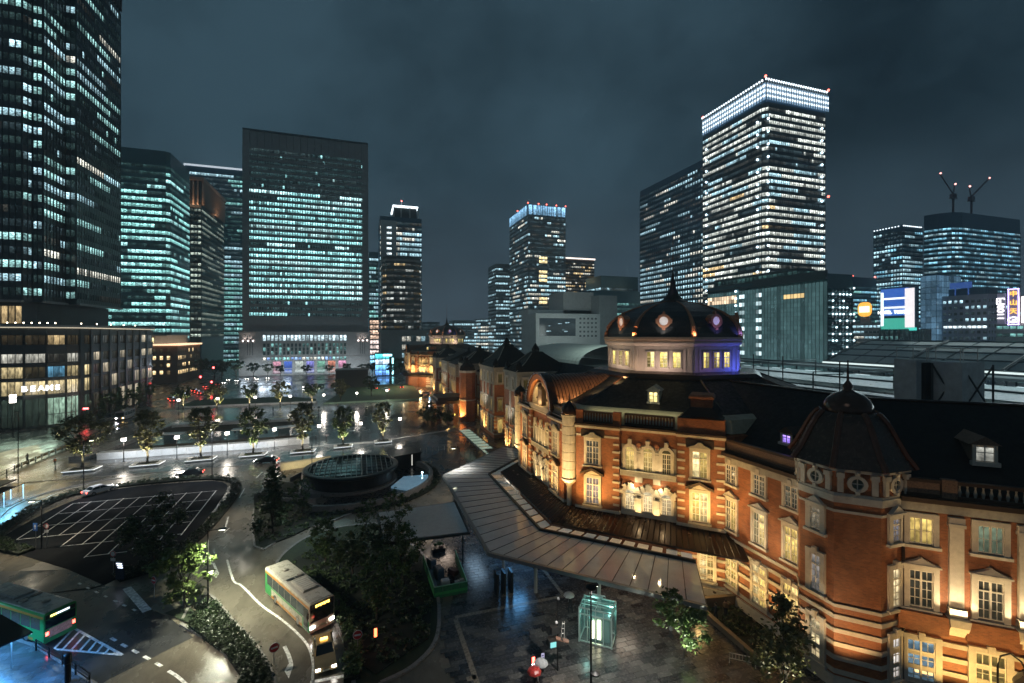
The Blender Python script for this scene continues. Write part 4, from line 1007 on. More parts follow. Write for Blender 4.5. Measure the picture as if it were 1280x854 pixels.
# west barrel gable
n = 18; rr = 4.35
def barrel(r, x0, x1, zc, b, mi=0):
    pts0 = [(x0, 61 - r * math.cos(math.pi * i / n), zc + r * math.sin(math.pi * i / n)) for i in range(n + 1)]
    pts1 = [(x1, p[1], p[2]) for p in pts0]; k = len(b.v); b.v.extend(pts0 + pts1)
    for i in range(n): b.f.append((k + i, k + i + 1, k + n + 2 + i, k + n + 1 + i)); b.m.append(mi)
b = MB(); barrel(rr, 24.6, 38.5, 17.9, b); sp("barrel_roof", b, mat('barrel_copper', (.15, .075, .042), .34, .3, .15, 1.5, rvar=.1), PAV, smooth=True)
b = MB()
for q in range(26):
    x = 25.0 + q * .52; b.tube([(x, 61 - (rr + .03) * math.cos(math.pi * i / n), 17.9 + (rr + .03) * math.sin(math.pi * i / n)) for i in range(n + 1)], .05, 4)
sp("barrel_seam", b, COPPER, PAV, kind="stuff")
def ringarch(r0, r1, x0, x1, zc, b):
    for i in range(n):
        a0, a1 = math.pi * i / n, math.pi * (i + 1) / n
        P4 = lambda x: [(x, 61 - r0 * math.cos(a0), zc + r0 * math.sin(a0)), (x, 61 - r1 * math.cos(a0), zc + r1 * math.sin(a0)), (x, 61 - r1 * math.cos(a1), zc + r1 * math.sin(a1)), (x, 61 - r0 * math.cos(a1), zc + r0 * math.sin(a1))]
        b.add(P4(x0) + P4(x1), [(0, 1, 2, 3), (7, 6, 5, 4), (0, 4, 5, 1), (1, 5, 6, 2), (2, 6, 7, 3), (3, 7, 4, 0)])
ARCHC = mat("gable_brickwork", (.36, .15, .07), .55, 0, .15, 2)
b = MB(); ringarch(3.7, 4.45, 24.0, 24.9, 17.9, b); sp("gable_arch", b, ARCHC, PAV)
b = MB(); ringarch(4.45, 4.75, 23.85, 25.0, 17.9, b); sp("gable_coping", b, COPPER, PAV)
b = MB(); ringarch(2.9, 3.3, 24.4, 25.2, 17.9, b); sp("gable_moulding", b, STONE, PAV)
b = MB(); b.add([(25.3, 61 - 3.7 * math.cos(math.pi * i / n), 17.9 + 3.7 * math.sin(math.pi * i / n)) for i in range(n + 1)], [tuple(range(n, -1, -1))]); sp("lunette", b, mat("lunette_plaster", (.5, .33, .16), .6), PAV)
b = MB(); b.box(24.1, 25.2, 57.2, 64.8, 17.2, 17.9); sp("gable_sill", b, STONE, PAV)
b = MB()
for y in (58.4, 60.1, 61.9, 63.6): b.box(25.0, 25.3, y - .45, y + .45, 17.9, 20.2)
sp("lunette_mullion", b, STONE, PAV, kind="stuff")
b = MB(); b.box(24.25, 24.9, 60.3, 61.7, 17.9, 20.2); b.sphere((24.5, 61, 20.5), .6, 8, 6); sp("gable_ornament", b, mat("dark_ornament", (.05, .035, .025), .5), PAV)
for z in np.arange(.9, 6.3, .95): b = MB(); b.fb(fS, 11.6, 17.5, .2, .56, z, z + .3); sp("stone_band", b, STONE, PAV)
b = MB(); b.fb(fS, 11.6, 17.6, .2, .7, 0, .8); sp("plinth", b, STONE, PAV)
window(fS, 15.6, 1.6, 5.2, 1.4, .45, jit(YEL, .9), 'key', coll=PAV, rows=4)
# corner pedestal above the right bay, dormer
fr = fS; x, y, _ = fr.pt(15.0, -1.3, 0)
b = MB(); ang = R(45); sq = lambda h: [(x + h * math.sqrt(2) * math.cos(ang + R(45) + math.pi / 2 * i), y + h * math.sqrt(2) * math.sin(ang + R(45) + math.pi / 2 * i)) for i in range(4)]
b.loft([(sq(2.3), 18.9), (sq(1.9), 19.1), (sq(1.4), 19.7), (sq(1.15), 20.0)]); sp("pedestal_roof", b, COPPER, PAV)
b = MB(); b.loft([(sq(1.1), 19.9), (sq(1.1), 20.9)]); b.loft([(sq(1.3), 20.9), (sq(1.3), 21.15), (sq(1.15), 21.4)]); sp("chimney_pedestal", b, BRICK, PAV)
def dormer(fr, s, d, z, w, h, lit, coll, depth=2.2, roofm=None):
    b = MB(); b.fb(fr, s - w / 2, s + w / 2, d - depth, d, z, z + h); b.fpoly(fr, [(s - w / 2 - .25, z + h), (s + w / 2 + .25, z + h), (s, z + h + .65)], d - depth, d + .2); dm_ = sp("dormer", b, roofm or STONE_D, coll)
    b = MB(); b.fb(fr, s - w / 2 - .1, s + w / 2 + .1, d - .1, d + .35, z - .35, z - .02); b.fb(fr, s - w / 2, s - w / 2 + .22, d, d + .14, z, z + h); b.fb(fr, s + w / 2 - .22, s + w / 2, d, d + .14, z, z + h); b.fb(fr, s - w / 2 + .22, s + w / 2 - .22, d, d + .12, z + h - .2, z + h); sp("dormer_frame", b, STONE, None, dm_)
    b = MB(); b.pane(fr, s - w / 2 + .22, s + w / 2 - .22, z + .02, z + h - .2, .02 + d, lit); sp("pane", b, PANE_S, None, dm_)
    b = MB(); b.fb(fr, s - .04, s + .04, d + .03, d + .09, z, z + h - .2); b.fb(fr, s - w / 2 + .22, s + w / 2 - .22, d + .03, d + .085, z + h * .5, z + h * .5 + .06); sp("window_bar", b, WHITEW, None, dm_)
dormer(fS, 9.3, -3.9, 19.75, 1.35, 1.35, jit((1., .8, .3), .9), PAV)
n0 = len(ST.children)
# far pavilion: the same pieces 203 m further on
for o in list(PAV): copy_tree(o, loc=(.7, 203, 0), parent=ST)

# --- the near wing and the octagonal stair tower
fA = Fr((36.9, 42), (36.9, 29))
TD = (.745, -.667); DA = (40.0, 24.6); DB = (DA[0] + TD[0] * 16, DA[1] + TD[1] * 16)
fD = Fr(DA, DB)
b = MB(); b.prism([(36.9, 41), (36.9, 29), (39.4, 25.1), DA, DB, (62, 22), (60, 41)], 0, 15.55); sp("wing_wall", b, BRICK)
RZ = 21.8
b = MB()
b.add([(37.5, 41, 15.9), (37.5, 30, 15.9), (40.6, 25.2, 15.9), (52.4, 14.6, 15.9), (46.2, 50, RZ), (46.2, 31.1, RZ), (58.1, 20.4, RZ), (56, 41, 15.9), (66, 28, 15.9)],
      [(0, 1, 5, 4), (1, 2, 5), (2, 3, 6, 5), (5, 6, 8), (4, 5, 8, 7), (3, 8, 6)])
sp("wing_roof", b, SLATE)
b = MB(); b.tube([(46.2, 49, RZ + .05), (46.2, 31.1, RZ + .05), (58.1, 20.4, RZ + .05)], .16, 6); sp("ridge_tile", b, COPPER)
def wing_face(fr, s0, s1, rich=False):
    b = MB(); b.fb(fr, s0, s1, -.4, .25, 14.5, 15.2); sp("frieze", b, STONE_D)
    b = MB(); b.fb(fr, s0, s1, -.4, .5, 15.2, 15.55); sp("cornice", b, DARKTRIM)
    b = MB(); b.fb(fr, s0, s1, -.45, -.05, 15.55, 15.8); b.fb(fr, s0, s1, -.45, -.05, 16.65, 16.9); sp("parapet_rail", b, DARKTRIM)
    b = MB(); b.fb(fr, s0, s1, -.4, .12, 6.5, 6.8); sp("string_course", b, STONE)
    for z in np.arange(1.2, 6.2, 1.08):
        b = MB(); b.fb(fr, s0, s1, -.3, .1, z, z + .34); sp("stone_band", b, STONE)
    b = MB(); b.fb(fr, s0, s1, -.3, .22, 0, 1.0); sp("plinth", b, STONE)
wing_face(fA, 2.2, 11.6); wing_face(fD, -.1, 15)
ORN = mat("carved_stone", (.20, .13, .09), .6, 0, .5, 9, .8)
b = MB(); b.fb(fA, 2.4, 11.2, -.4, -.1, 15.8, 16.65); sp("carved_parapet", b, ORN)
b = MB(); b.fb(fD, .0, 2.4, -.4, -.1, 15.8, 16.65); b.fb(fD, 2.5, 3.4, -.48, -.02, 15.6, 17.); sp("carved_parapet", b, ORN)
b = MB()
for k in range(22):
    s = 3.6 + k * .45; x, y, _ = fD.pt(s, -.25, 0); b.lathe(x, y, [(.06, 15.8), (.12, 16.1), (.05, 16.45), (.08, 16.65)], 5)
sp("baluster", b, STONE_D, kind="stuff")
for c, l3, l2, l1 in ((3.4, DIM, jit(YEL, .6), jit(YEL, .8)), (7.0, DIM, jit(YEL, .9), jit(YEL, .9)), (10.5, DIM, jit(YEL, .8), jit(YEL, .8))):
    window(fA, c, 12.4, 14.3, 1.3, 0., l3, 'key'); window(fA, c, 7.6, 10.6, 1.35, 0., l2, 'tri'); window(fA, c, 1.7, 5.4, 1.5, 0., l1, 'key', rows=4)
for c, l3, l2, l1 in ((1.2, jit(YEL, .75), (.02, .018, .012), (.25, .42, .55)), (5.2, (.07, .09, .06), (.03, .025, .015), jit(YEL, .16)), (9.2, DIM, DIM, DIM)):
    window(fD, c, 11.95, 13.95, 1.45, 0., l3, None, jamb=.34, trans=.001, rows=2); window(fD, c, 7.1, 9.9, 1.45, .0, l2, 'tri', rows=3, jamb=.36); window(fD, c, 1.2, 4.6, 1.7, .0, l1, 'key', cols=2, rows=4, jamb=.4)
    b = MB(); b.fb(fD, c - 1.5, c + 1.5, 0, .62, 5.5, 6.85); sp("balcony_ledge", b, BRICK)
for s in (3.25, 7.1, 11.):
    b = MB(); b.fb(fD, s - .42, s + .42, 0, .3, 7.6, 13.6); sp("pilaster", b, STONE)
    b = MB(); b.fb(fD, s - .5, s + .5, 0, .42, 13.6, 13.85); b.fb(fD, s - .46, s + .46, 0, .36, 13.86, 14.3); sp("capital", b, STONE)
    b = MB(); b.fb(fD, s - .5, s + .5, 0, .55, 7.0, 7.6); sp("pilaster_base", b, STONE_D)
    b = MB(); b.loft([([fD.pt(s - .55, 0, 0)[:2], fD.pt(s + .55, 0, 0)[:2], fD.pt(s + .55, .3, 0)[:2], fD.pt(s - .55, .3, 0)[:2]], 5.5), ([fD.pt(s - .55, 0, 0)[:2], fD.pt(s + .55, 0, 0)[:2], fD.pt(s + .55, .85, 0)[:2], fD.pt(s - .55, .85, 0)[:2]], 6.4), ([fD.pt(s - .62, 0, 0)[:2], fD.pt(s + .62, 0, 0)[:2], fD.pt(s + .62, .9, 0)[:2], fD.pt(s - .62, .9, 0)[:2]], 6.95)]); sp("bracket", b, STONE)
TX, TY, TA = 39.3, 28.2, 3.6
b = MB(); b.prism(octagon(TX, TY, TA), 0, 17.3); sp("tower_wall", b, BRICK)
for z0, z1, g in ((17.2, 17.5, .2), (15.3, 15.5, .08), (14.75, 15.3, .15), (13.95, 14.15, .07), (6.45, 6.7, .1)):
    b = MB(); b.prism(octagon(TX, TY, TA + g), z0, z1); sp("string_course", b, STONE if z0 < 17 else STONE)
for z in np.arange(1.2, 6.2, 1.08):
    b = MB(); b.prism(octagon(TX, TY, TA + .09), z, z + .34); sp("stone_band", b, STONE)
b = MB(); b.prism(octagon(TX, TY, TA + .2), 0, 1.0); sp("plinth", b, STONE)
TP = [(4.1, 17.5), (4.05, 17.62), (3.55, 18.4), (3.15, 19.25), (2.78, 20.1), (2.4, 20.85), (2.05, 21.35), (1.85, 21.5)]
b = MB(); b.loft([(octagon(TX, TY, a), z) for a, z in TP]); sp("tower_roof", b, mat("tower_roof_copper", (.06, .038, .028), .2, .3, .35, 2.5, .4, rvar=.12))
b = MB()
for k in range(8):
    q = R(22.5 + 45 * k); b.tube([(TX + a / math.cos(R(22.5)) * math.cos(q), TY + a / math.cos(R(22.5)) * math.sin(q), z) for a, z in TP], .24, 6)
sp("tower_roof_rib", b, mat("glossy_rib_copper", (.14, .055, .032), .16, .3, .2, 3), kind="stuff")
b = MB(); b.lathe(TX, TY, [(1.8, 21.4), (1.84, 21.6), (1.78, 22.05), (1.55, 22.5), (1.1, 22.92), (.5, 23.18), (.3, 23.35), (.42, 23.6), (.25, 23.85), (.1, 24.1), (.05, 25.8)], 16); sp("tower_cupola", b, mat("cupola_copper", (.085, .045, .032), .16, .4, .2, 3), smooth=True)
for k in range(8):
    q = R(45 * k); nx_, ny_ = math.cos(q), math.sin(q)
    if nx_ * (TX + TA * nx_) + ny_ * (TY + TA * ny_) > -1 * 0 + 6: continue
    h = TA * math.tan(R(22.5)); c_ = (TX + TA * nx_, TY + TA * ny_); t_ = (-ny_, nx_)
    fr = Fr((c_[0] - t_[0] * h, c_[1] - t_[1] * h), (c_[0] + t_[0] * h, c_[1] + t_[1] * h)); m_ = fr.L / 2
    # carved oval with pilasters under the eaves
    b = MB(); n2 = 14; zc = 16.35
    for i in range(n2):
        a0, a1 = 2 * math.pi * i / n2, 2 * math.pi * (i + 1) / n2
        b.fpoly(fr, [(m_ + .38 * math.cos(a0), zc + .42 * math.sin(a0)), (m_ + .68 * math.cos(a0), zc + .64 * math.sin(a0)), (m_ + .68 * math.cos(a1), zc + .64 * math.sin(a1)), (m_ + .38 * math.cos(a1), zc + .42 * math.sin(a1))], 0, .2)
    b.fb(fr, m_ - .14, m_ + .14, .0, .3, zc + .5, zc + .85); b.sphere(fr.pt(m_, .2, zc + .85), .18, 6, 5); b.fb(fr, m_ - .14, m_ + .14, 0, .28, zc - .8, zc - .55); b.fb(fr, m_ - .03, m_ + .03, .03, .12, zc - .4, zc + .4); b.fb(fr, m_ - .36, m_ + .36, .03, .115, zc - .03, zc + .03)
    ov = sp("oval_window", b, STONE)
    b = MB(); b.fpoly(fr, [(m_ + .4 * math.cos(2 * math.pi * i / n2), zc + .44 * math.sin(2 * math.pi * i / n2)) for i in range(n2)], 0, .03); sp("pane", b, mat("oval_glass", (.10, .12, .10), .15), None, ov)
    b = MB()
    for s in (m_ - 1.1, m_ + 1.1): b.fb(fr, s - .2, s + .2, 0, .2, 15.6, 17.15); b.fb(fr, s - .26, s + .26, 0, .32, 16.75, 17.14)
    sp("eaves_bracket", b, STONE, kind="stuff")
    if k in (4, 6):
        window(fr, m_, 12.0, 13.75, .85, 0, jit((1, .85, .6), .16), 'tri', cols=1, jamb=.42); window(fr, m_, 6.95, 9.9, .85, 0, jit((1., .8, .45), .4), 'key', cols=1, jamb=.42, rows=4); window(fr, m_, 1.4, 4.7, .85, 0, jit((1., .8, .45), .45), 'key', cols=1, jamb=.42, rows=4)
x, y, _ = fD.pt(.12, .12, 0)
b = MB(); b.tube([(x, y, 0), (x, y, 14.6), (x + .2, y + .2, 15.1)], .1, 6); sp("downpipe", b, DARKTRIM)
dormer(fD, 6.2, -3.2, 18.0, 1.5, 1.3, jit((.9, .9, .8), .22), None, 3.4, roofm=ORN); dormer(fD, 10.5, -3.2, 18.0, 1.5, 1.3, DIM, None, 3.4, roofm=ORN)
fB = Fr((37.5, 41), (37.5, 30)); dormer(fB, 6.6, -2.2, 17.4, 1.3, .9, (.35, .22, .9), None, 2.4, roofm=DARKTRIM)

# --- the long middle: recessed wings, pavilion blocks, porch
b = MB(); b.prism(rect(37.2, 56, 79, 247), 0, 15.4); sp("wing_wall", b, BRICK)
b = MB(); b.add([(37.4, 78, 15.6), (37.4, 248, 15.6), (46, 248, 21.3), (46, 78, 21.3), (56, 78, 15.6), (56, 248, 15.6)], [(0, 3, 2, 1), (3, 4, 5, 2), (0, 4, 3), (1, 2, 5)]); sp("wing_roof", b, SLATE)
for k in range(22):
    y = 84 + k * 7.3; b = MB(); x0 = 39.6; b.box(x0, x0 + 2.4, y - .7, y + .7, 16.6, 18.1); b.add([(x0 - .2, y - .95, 18.1), (x0 - .2, y + .95, 18.1), (x0 - .2, y, 18.8), (x0 + 2.6, y - .95, 18.1), (x0 + 2.6, y + .95, 18.1), (x0 + 2.6, y, 18.8)], [(0, 2, 1), (3, 4, 5), (0, 3, 5, 2), (1, 2, 5, 4), (0, 1, 4, 3)]); dd_ = sp('dormer', b, STONE_D)
    b = MB(); b.pane(Fr((x0, y + .5), (x0, y - .5)), 0, 1., 16.8, 17.9, .03, jit(YEL, random.choice((.05, .05, .5)))); sp('pane', b, PANE_S, None, dd_)
def block(x, y0, y1, z, roof, apex, white=True, lights=True):
    b = MB(); b.prism(rect(x, 50, y0, y1), 0, z); sp("block_wall", b, BRICK)
    b = MB(); b.prism(rect(x - .4, 50.4, y0 - .4, y1 + .4), z, z + .5); sp("cornice", b, STONE_D)
    if white:
        b = MB(); b.prism(rect(x - .12, 50.1, y0 - .12, y1 + .12), z - 4.2, z - .01); sp("upper_storey", b, STONE_D)
    b = MB(); ym = (y0 + y1) / 2; hw = max(0.1, (y1 - y0) / 2 - 4.2) if roof == 'hip' else .1
    k = (x + 46) / 2 if roof == 'pyr' else 44
    if roof == 'pyr':
        e = [(x - .4, y0 - .4), (49, y0 - .4), (49, y1 + .4), (x - .4, y1 + .4)]; s_ = lambda f: [(k + (p[0] - k) * f, ym + (p[1] - ym) * f) for p in e]
        b.loft([(s_(1), z + .5), (s_(.55), z + .5 + (apex - z) * .38), (s_(.22), z + .5 + (apex - z) * .8), (s_(.16), apex)]); b.lathe(k, ym, [(.9, apex), (1.0, apex + .6), (.5, apex + 1.4), (.1, apex + 2)], 8); [b.lathe(x + .6, yy, [(.8, z), (.85, z + 1.5), (.6, z + 2.1), (.1, z + 2.9)], 8) for yy in (y0 + .5, y1 - .5)]; b.box(x + 1.2, x + 3, ym - .8, ym + .8, z, z + 1.9)
    else:
        b.add([(x - .4, y0 - .4, z + .5), (50.4, y0 - .4, z + .5), (50.4, y1 + .4, z + .5), (x - .4, y1 + .4, z + .5), (k, ym - hw, apex), (k, ym + hw, apex)], [(0, 1, 4), (1, 2, 5, 4), (2, 3, 5), (3, 0, 4, 5)]); b.box(k - .5, k + .5, ym - hw - .5, ym - hw + .7, apex - 1, apex + 1.2)
    sp("block_roof", b, SLATE)
    if roof == 'pyr':
        b = MB(); [b.tube([(*s_(1)[i], z + .55), (*s_(.55)[i], z + .6 + (apex - z) * .38), (*s_(.22)[i], z + .6 + (apex - z) * .8)], .14, 4) for i in (0, 3)]; sp('hip_ridge', b, STONE_D, kind='stuff')  # pale ridge tubes paint lit-edge highlights onto the hips
    fw = Fr((x, y1), (x, y0)); fs = Fr((x, y0), (37.4, y0))
    for fr, st in ((fw, 3.6), (fs, 2.6)):
        n = max(1, int(fr.L / st)); pn = MB(); pr = MB()
        for q in range(n):
            c = (q + .5) * fr.L / n
            for z0, z1, e in ((1.5, 5, .9), (7.4, 10.4, .22), (z - 3.6, z - 1.4, .3)):
                pn.pane(fr, c - .55, c + .55, z0, z1, .16, jit(YEL, e * random.choice((.1, .4, 1.))))
                pr.fb(fr, c - .85, c - .55, 0, .3, z0 - .3, z1 + .3); pr.fb(fr, c + .55, c + .85, 0, .3, z0 - .3, z1 + .3); pr.fb(fr, c - .9, c + .9, 0, .34, z1 + .3, z1 + .7)
            pr.fb(fr, c + fr.L / n / 2 - .3, c + fr.L / n / 2 + .25, 0, .35, 6.8, z - 4.2)
        for zz in np.arange(1.0, 6.4, .95): pr.fb(fr, 0, fr.L, 0, .1, zz, zz + .3)
        sp("window_pane", pn, PANE_S, kind="stuff"); sp("stone_trim", pr, STONE, kind="stuff")
block(33.6, 98, 107.5, 19.0, 'pyr', 23.9); block(34.2, 119, 134, 18.6, 'pyr', 25.2); block(33.2, 152, 160, 17.6, 'pyr', 22.4); block(33.0, 165, 178, 16.6, 'hip', 21.6); block(34.2, 188, 203, 16.4, 'hip', 21.2); block(33.6, 214, 224, 16.6, 'pyr', 21.4)
for (y0, y1) in ((83.5, 98), (108, 118), (138, 150), (178, 188), (203, 214), (224, 240)):
    fr = Fr((37.2, y1), (37.2, y0)); n = max(1, int(fr.L / 3.4)); pn = MB(); pr = MB()
    for q in range(n):
        c = (q + .5) * fr.L / n
        for z0, z1, e in ((1.5, 5, .9), (7.4, 10.4, .2), (12, 14, .15)):
            pn.pane(fr, c - .6, c + .6, z0, z1, .05, jit(YEL, e * random.choice((.1, .6, 1.)))); pr.fb(fr, c - .9, c - .6, 0, .25, z0 - .3, z1 + .3); pr.fb(fr, c + .6, c + .9, 0, .25, z0 - .3, z1 + .3); pr.fb(fr, c - .9, c + .9, 0, .28, z1 + .3, z1 + .6)
    for zz in np.arange(1.0, 6.4, .95): pr.fb(fr, 0, fr.L, 0, .1, zz, zz + .3)
    pr.fb(fr, 0, fr.L, -.3, .4, 14.6, 15.5)
    sp("window_pane", pn, PANE_S, kind="stuff"); sp("stone_trim", pr, STONE, kind="stuff")
# lit bay and entrance porch
b = MB(); b.prism(octagon(33.2, 147, 2.4), 0, 16.2); sp("bay_wall", b, BRICK)
b = MB(); b.prism(octagon(33.2, 147, 2.6), 15.6, 16.3); b.prism(octagon(33.2, 147, 2.55), 6.6, 7.0); sp("bay_cornice", b, STONE, kind="stuff")
b = MB(); b.lathe(33.2, 147, [(2.6, 16.3), (2.3, 17.6), (1.2, 18.8), (.4, 19.3), (.15, 20.5)], 8); sp("bay_roof", b, COPPER)
b = MB()
for (x, y) in ((24.6, 151), (24.6, 161), (32, 151), (32, 161)): b.box(x - .7, x + .7, y - .7, y + .7, 0, 5.2)
sp("porch_pier", b, BRICK, kind="stuff")
b = MB()
for (x, y) in ((24.6, 151), (24.6, 161), (32, 151)):
    for q in range(6): b.box(x - .76, x + .76, y - .76, y + .76, .4 + q * .8, .7 + q * .8)
sp("porch_stone_band", b, STONE, kind="stuff")
b = MB(); b.box(23.4, 33.4, 149.6, 162.4, 5.2, 6.2); b.box(24, 33, 150.4, 161.6, 6.2, 7.2); sp("porch_roof", b, DARKTRIM, kind="stuff")

# ================================================================== floodlights on the station (the fittings stand on the ledges)
FLOOD = lamp_mat("floodlight_lens", (1., .72, .32), 5.)
WARML = (1., .565, .17); WARM2 = (1., .62, .28)
def flood(fr, s, d, z, length, e, col=WARML, tilt=18, dz=.0):
    p = fr.pt(s, d, z); aim = fr.pt(s, d - math.tan(R(tilt)) * 6, z + 6)
    o = light("floodlight", 'AREA', p, e, col, aim=aim, size=.25, sizey=length, spread=100)
    # long side runs along the wall
    v = (Vector(aim) - Vector(p)).normalized(); t_ = Vector((fr.t[0], fr.t[1], 0)); xa = t_.cross(v).normalized()
    o.rotation_euler = Matrix((xa, t_, -v)).transposed().to_euler()
def fittings(fr, ss, d, z):
    b = MB()
    for s in ss: b.fb(fr, s - .14, s + .14, d - .1, d + .1, z - .16, z - .04)
    sp("floodlight_fitting", b, DARKTRIM, kind="stuff")
for fr in (fW, fS):
    for s in (3.4, 15.):
        flood(fr, s, 2.4, 6.95, 3.6, 120, tilt=12); fittings(fr, (s - 1, s + 1), 2.1, 6.95)
    flood(fr, 9.3, 1.25, 7.15, 4.5, 60, (1., .66, .28)); fittings(fr, (7.6, 9.3, 11), 1.25, 7.15)
    flood(fr, 9.3, .75, 12.1, 4.5, 22, (1., .7, .32), tilt=10)
    for s in (2., 16.): light('canopy_flood', 'SPOT', fr.pt(s, 9.2, 5.5), 1700, WARML, aim=fr.pt(s + (1 if s < 9 else -1), 0, 14.2), spot=70, blend=.7, size=.15)
for s in (7.9, 10.7):
    light("loggia_light", 'POINT', fS.pt(s, .75, 10.6), 34, (1., .78, .42), size=.1)
light("turret_light", 'SPOT', (21.4, 49.2, 6.6), 1900, (1., .74, .36), aim=(24.5, 51.8, 14), spot=42, size=.2)
light("turret_light", 'SPOT', (20.9, 70.6, 6.6), 1900, (1., .74, .36), aim=(24.5, 70.2, 14), spot=42, size=.2)
light("gable_light", 'AREA', (23.5, 61, 18.2), 70, (1., .6, .22), aim=(26.5, 61, 22), size=3., sizey=.4)
for s in (4.2, 8.8): flood(fA, s, 1.8, 1.2, 4., 55, (1., .60, .20)); 
fittings(fA, (3, 5, 8, 10), 1.8, 1.2)
flood(fA, 6.5, .9, 6.95, 8., 30, (1., .6, .25), tilt=8)
for s in (3.2, 7.4): flood(fD, s, 1.9, 1.0, 3.5, 95, (1., .60, .18))
flood(fD, 3.3, .75, 7.1, 2.2, 60, (1., .74, .4), tilt=7); flood(fD, 7.1, .75, 7.1, 2.2, 55, (1., .74, .4), tilt=7)
light("tower_wash", 'SPOT', (33.3, 24.0, .8), 900, (1., .58, .24), aim=(37, 26., 8), spot=66, size=.3)
light("tower_wash", 'SPOT', (33.6, 31.5, .8), 420, (1., .6, .26), aim=(36, 28.6, 8), spot=60, size=.3)
light('forecourt_flood', 'SPOT', (25.5, 33.5, 6.5), 950, WARM2, aim=(37, 34.5, 11.5), spot=70, blend=.8, size=.2)
light('forecourt_flood', 'SPOT', (34.5, 15.0, 5.5), 800, WARM2, aim=(43.5, 21, 10.5), spot=80, blend=.8, size=.2)
# drum and dome: warm white on the west, blue on the south
def octp(ap, deg, z): return (CX + ap * math.cos(R(deg)), CY + ap * math.sin(R(deg)), z)
for off, k in ((0, 1.), (203, 1.4)):
    for deg, e, c in ((180, 120, (1., .74, .55)), (225, 130, (1., .70, .56)), (208, 60, (1., .66, .42)), (262, 22, (.6, .35, 1.)), (287, 130, (.10, .14, 1.))):
        if off and deg > 250: c = (1., .72, .5)
        p = octp(11.6, deg, 22.9); a = octp(9.2, deg, 26.); e *= .42; o = light("drum_light", 'AREA', (p[0], p[1] + off, p[2]), e * k, c, aim=(a[0], a[1] + off, a[2]), size=3.2, sizey=.3)
    for deg, e, c in ((180, 30, (1., .62, .38)), (202.5, 45, (1., .55, .25)), (225, 34, (.9, .84, .8)), (247.5, 45, (1., .55, .3)), (270, 25, (.35, .25, 1.)), (290, 20, (.2, .2, 1.))):
        p = octp(10.9, deg, 27.8); a = octp(8.4, deg, 30.5); light("dome_light", 'SPOT', (p[0], p[1] + off, p[2]), e * k * 3.2, c, aim=(a[0], a[1] + off, a[2]), spot=75, size=.15)
for x, y, z in ((26.4, 54.9, 19.5), (29.6, 54.2, 20.9), (33, 54.6, 22.)): light("barrel_light", 'SPOT', (x, y, z), 230, (1., .6, .25), aim=(x + .8, 58.2, 21.), spot=120, size=.2)
light("gutter_light", 'AREA', fS.pt(9.3, -.55, 19.3), 26, (1., .9, .5), aim=fS.pt(9.3, -1.7, 18.8), size=14, sizey=.2)
light("roof_light", 'POINT', (42.5, 44.5, 18.5), 30, (.25, .2, 1.), size=.2)
light("spire_light", 'SPOT', (CX - 2.6, CY - 2.6, 33.4), 40, (.15, .15, 1.), aim=(CX, CY, 36), spot=50, size=.1)
# far pavilion and middle wings
fSn = Fr((VS[0][0] + .7, VS[0][1] + 203), (VS[1][0] + .7, VS[1][1] + 203)); fWn = Fr((25.4, 273.15), (25.4, 254.85))
for s in (3.4, 9.3, 15.): flood(fSn, s, 2.1, 6.95, 4., 300)
flood(fWn, 9.3, 2.1, 6.95, 14, 350)
for (y, x, e) in ((91, 35.6, 130), (105, 31.8, 170), (128, 32.4, 150), (146, 29.0, 500), (163, 30.8, 180), (180, 35.5, 150), (195, 32.4, 150), (220, 31.6, 200), (234, 35, 150)):
    light("wing_light", 'SPOT', (x, y, 1.0), e * 9., WARML, aim=(x + 3., y + .5, 7), spot=110, size=.3)
for (y, x, e) in ((92, 35.6, 40), (105, 31.8, 60), (130, 32.4, 60), (195, 32.4, 60)):
    light("wing_wash", 'SPOT', (x - 1.5, y - 5, 8), e * 6., (.95, .9, .75), aim=(x + 2, y, 16), spot=110, size=.3)
light("wing_side_light", 'SPOT', (35.2, 115.5, 1.2), 260, WARML, aim=(35.5, 118, 6), spot=100, size=.3)
light("wing_side_light", 'SPOT', (35.4, 95.5, 1.2), 260, WARML, aim=(35.5, 98, 6), spot=100, size=.3)
light("porch_light", 'POINT', (28.5, 156, 4.6), 420, (1., .6, .22), size=.3)
light("entrance_glow", 'POINT', (30, 244, 4), 900, (1., .62, .26), size=.5)
light("entrance_glow", 'POINT', (22, 250, 4), 700, (1., .66, .34), size=.5)

# ================================================================== ground
ROAD = wet("wet_road", (.125, .11, .085), .12, .50, .22, rot=.5, bump=.3)
ASPH = wet("wet_dark_asphalt", (.036, .036, .037), .14, .5, .25)
LOT = wet("lot_asphalt", (.012, .013, .015), .55, .85, .3, var=.25); LOT.node_tree.nodes["Principled BSDF"].inputs["Specular IOR Level"].default_value = .02
PLAZA = wet("wet_plaza_stone", (.12, .127, .132), .05, .36, .10, tile=(3.2, 1.6), mortar=.45, tilecol=.22)
PLAZA_D = wet("wet_dark_plaza_stone", (.04, .042, .046), .05, .34, .12, tile=(1.6, .8), mortar=.5, tilecol=.3)
FORE = wet("forecourt_stone", (.036, .035, .035), .12, .45, .2, tile=(.9, .45), mortar=.5, tilecol=.45)
SIDE = wet("sidewalk_stone", (.07, .072, .075), .08, .40, .3, tile=(1.2, .6), mortar=.5, tilecol=.3)
KERB = mat("kerb_stone", (.20, .19, .18), .4, 0, .2, 3, rvar=.2)
PAINT = mat("road_paint", (.72, .72, .69), .4, 0, .6, 3.2, rvar=.15)
BEIGE = mat("beige_stone_strip", (.21, .18, .14), .3, 0, .25, 4, rvar=.15)
LAWN = mat("lawn_ground", (.016, .027, .010), .9, 0, .4, 1.2)
SOIL = mat("brown_turf", (.075, .05, .025), .9, 0, .35, .6)
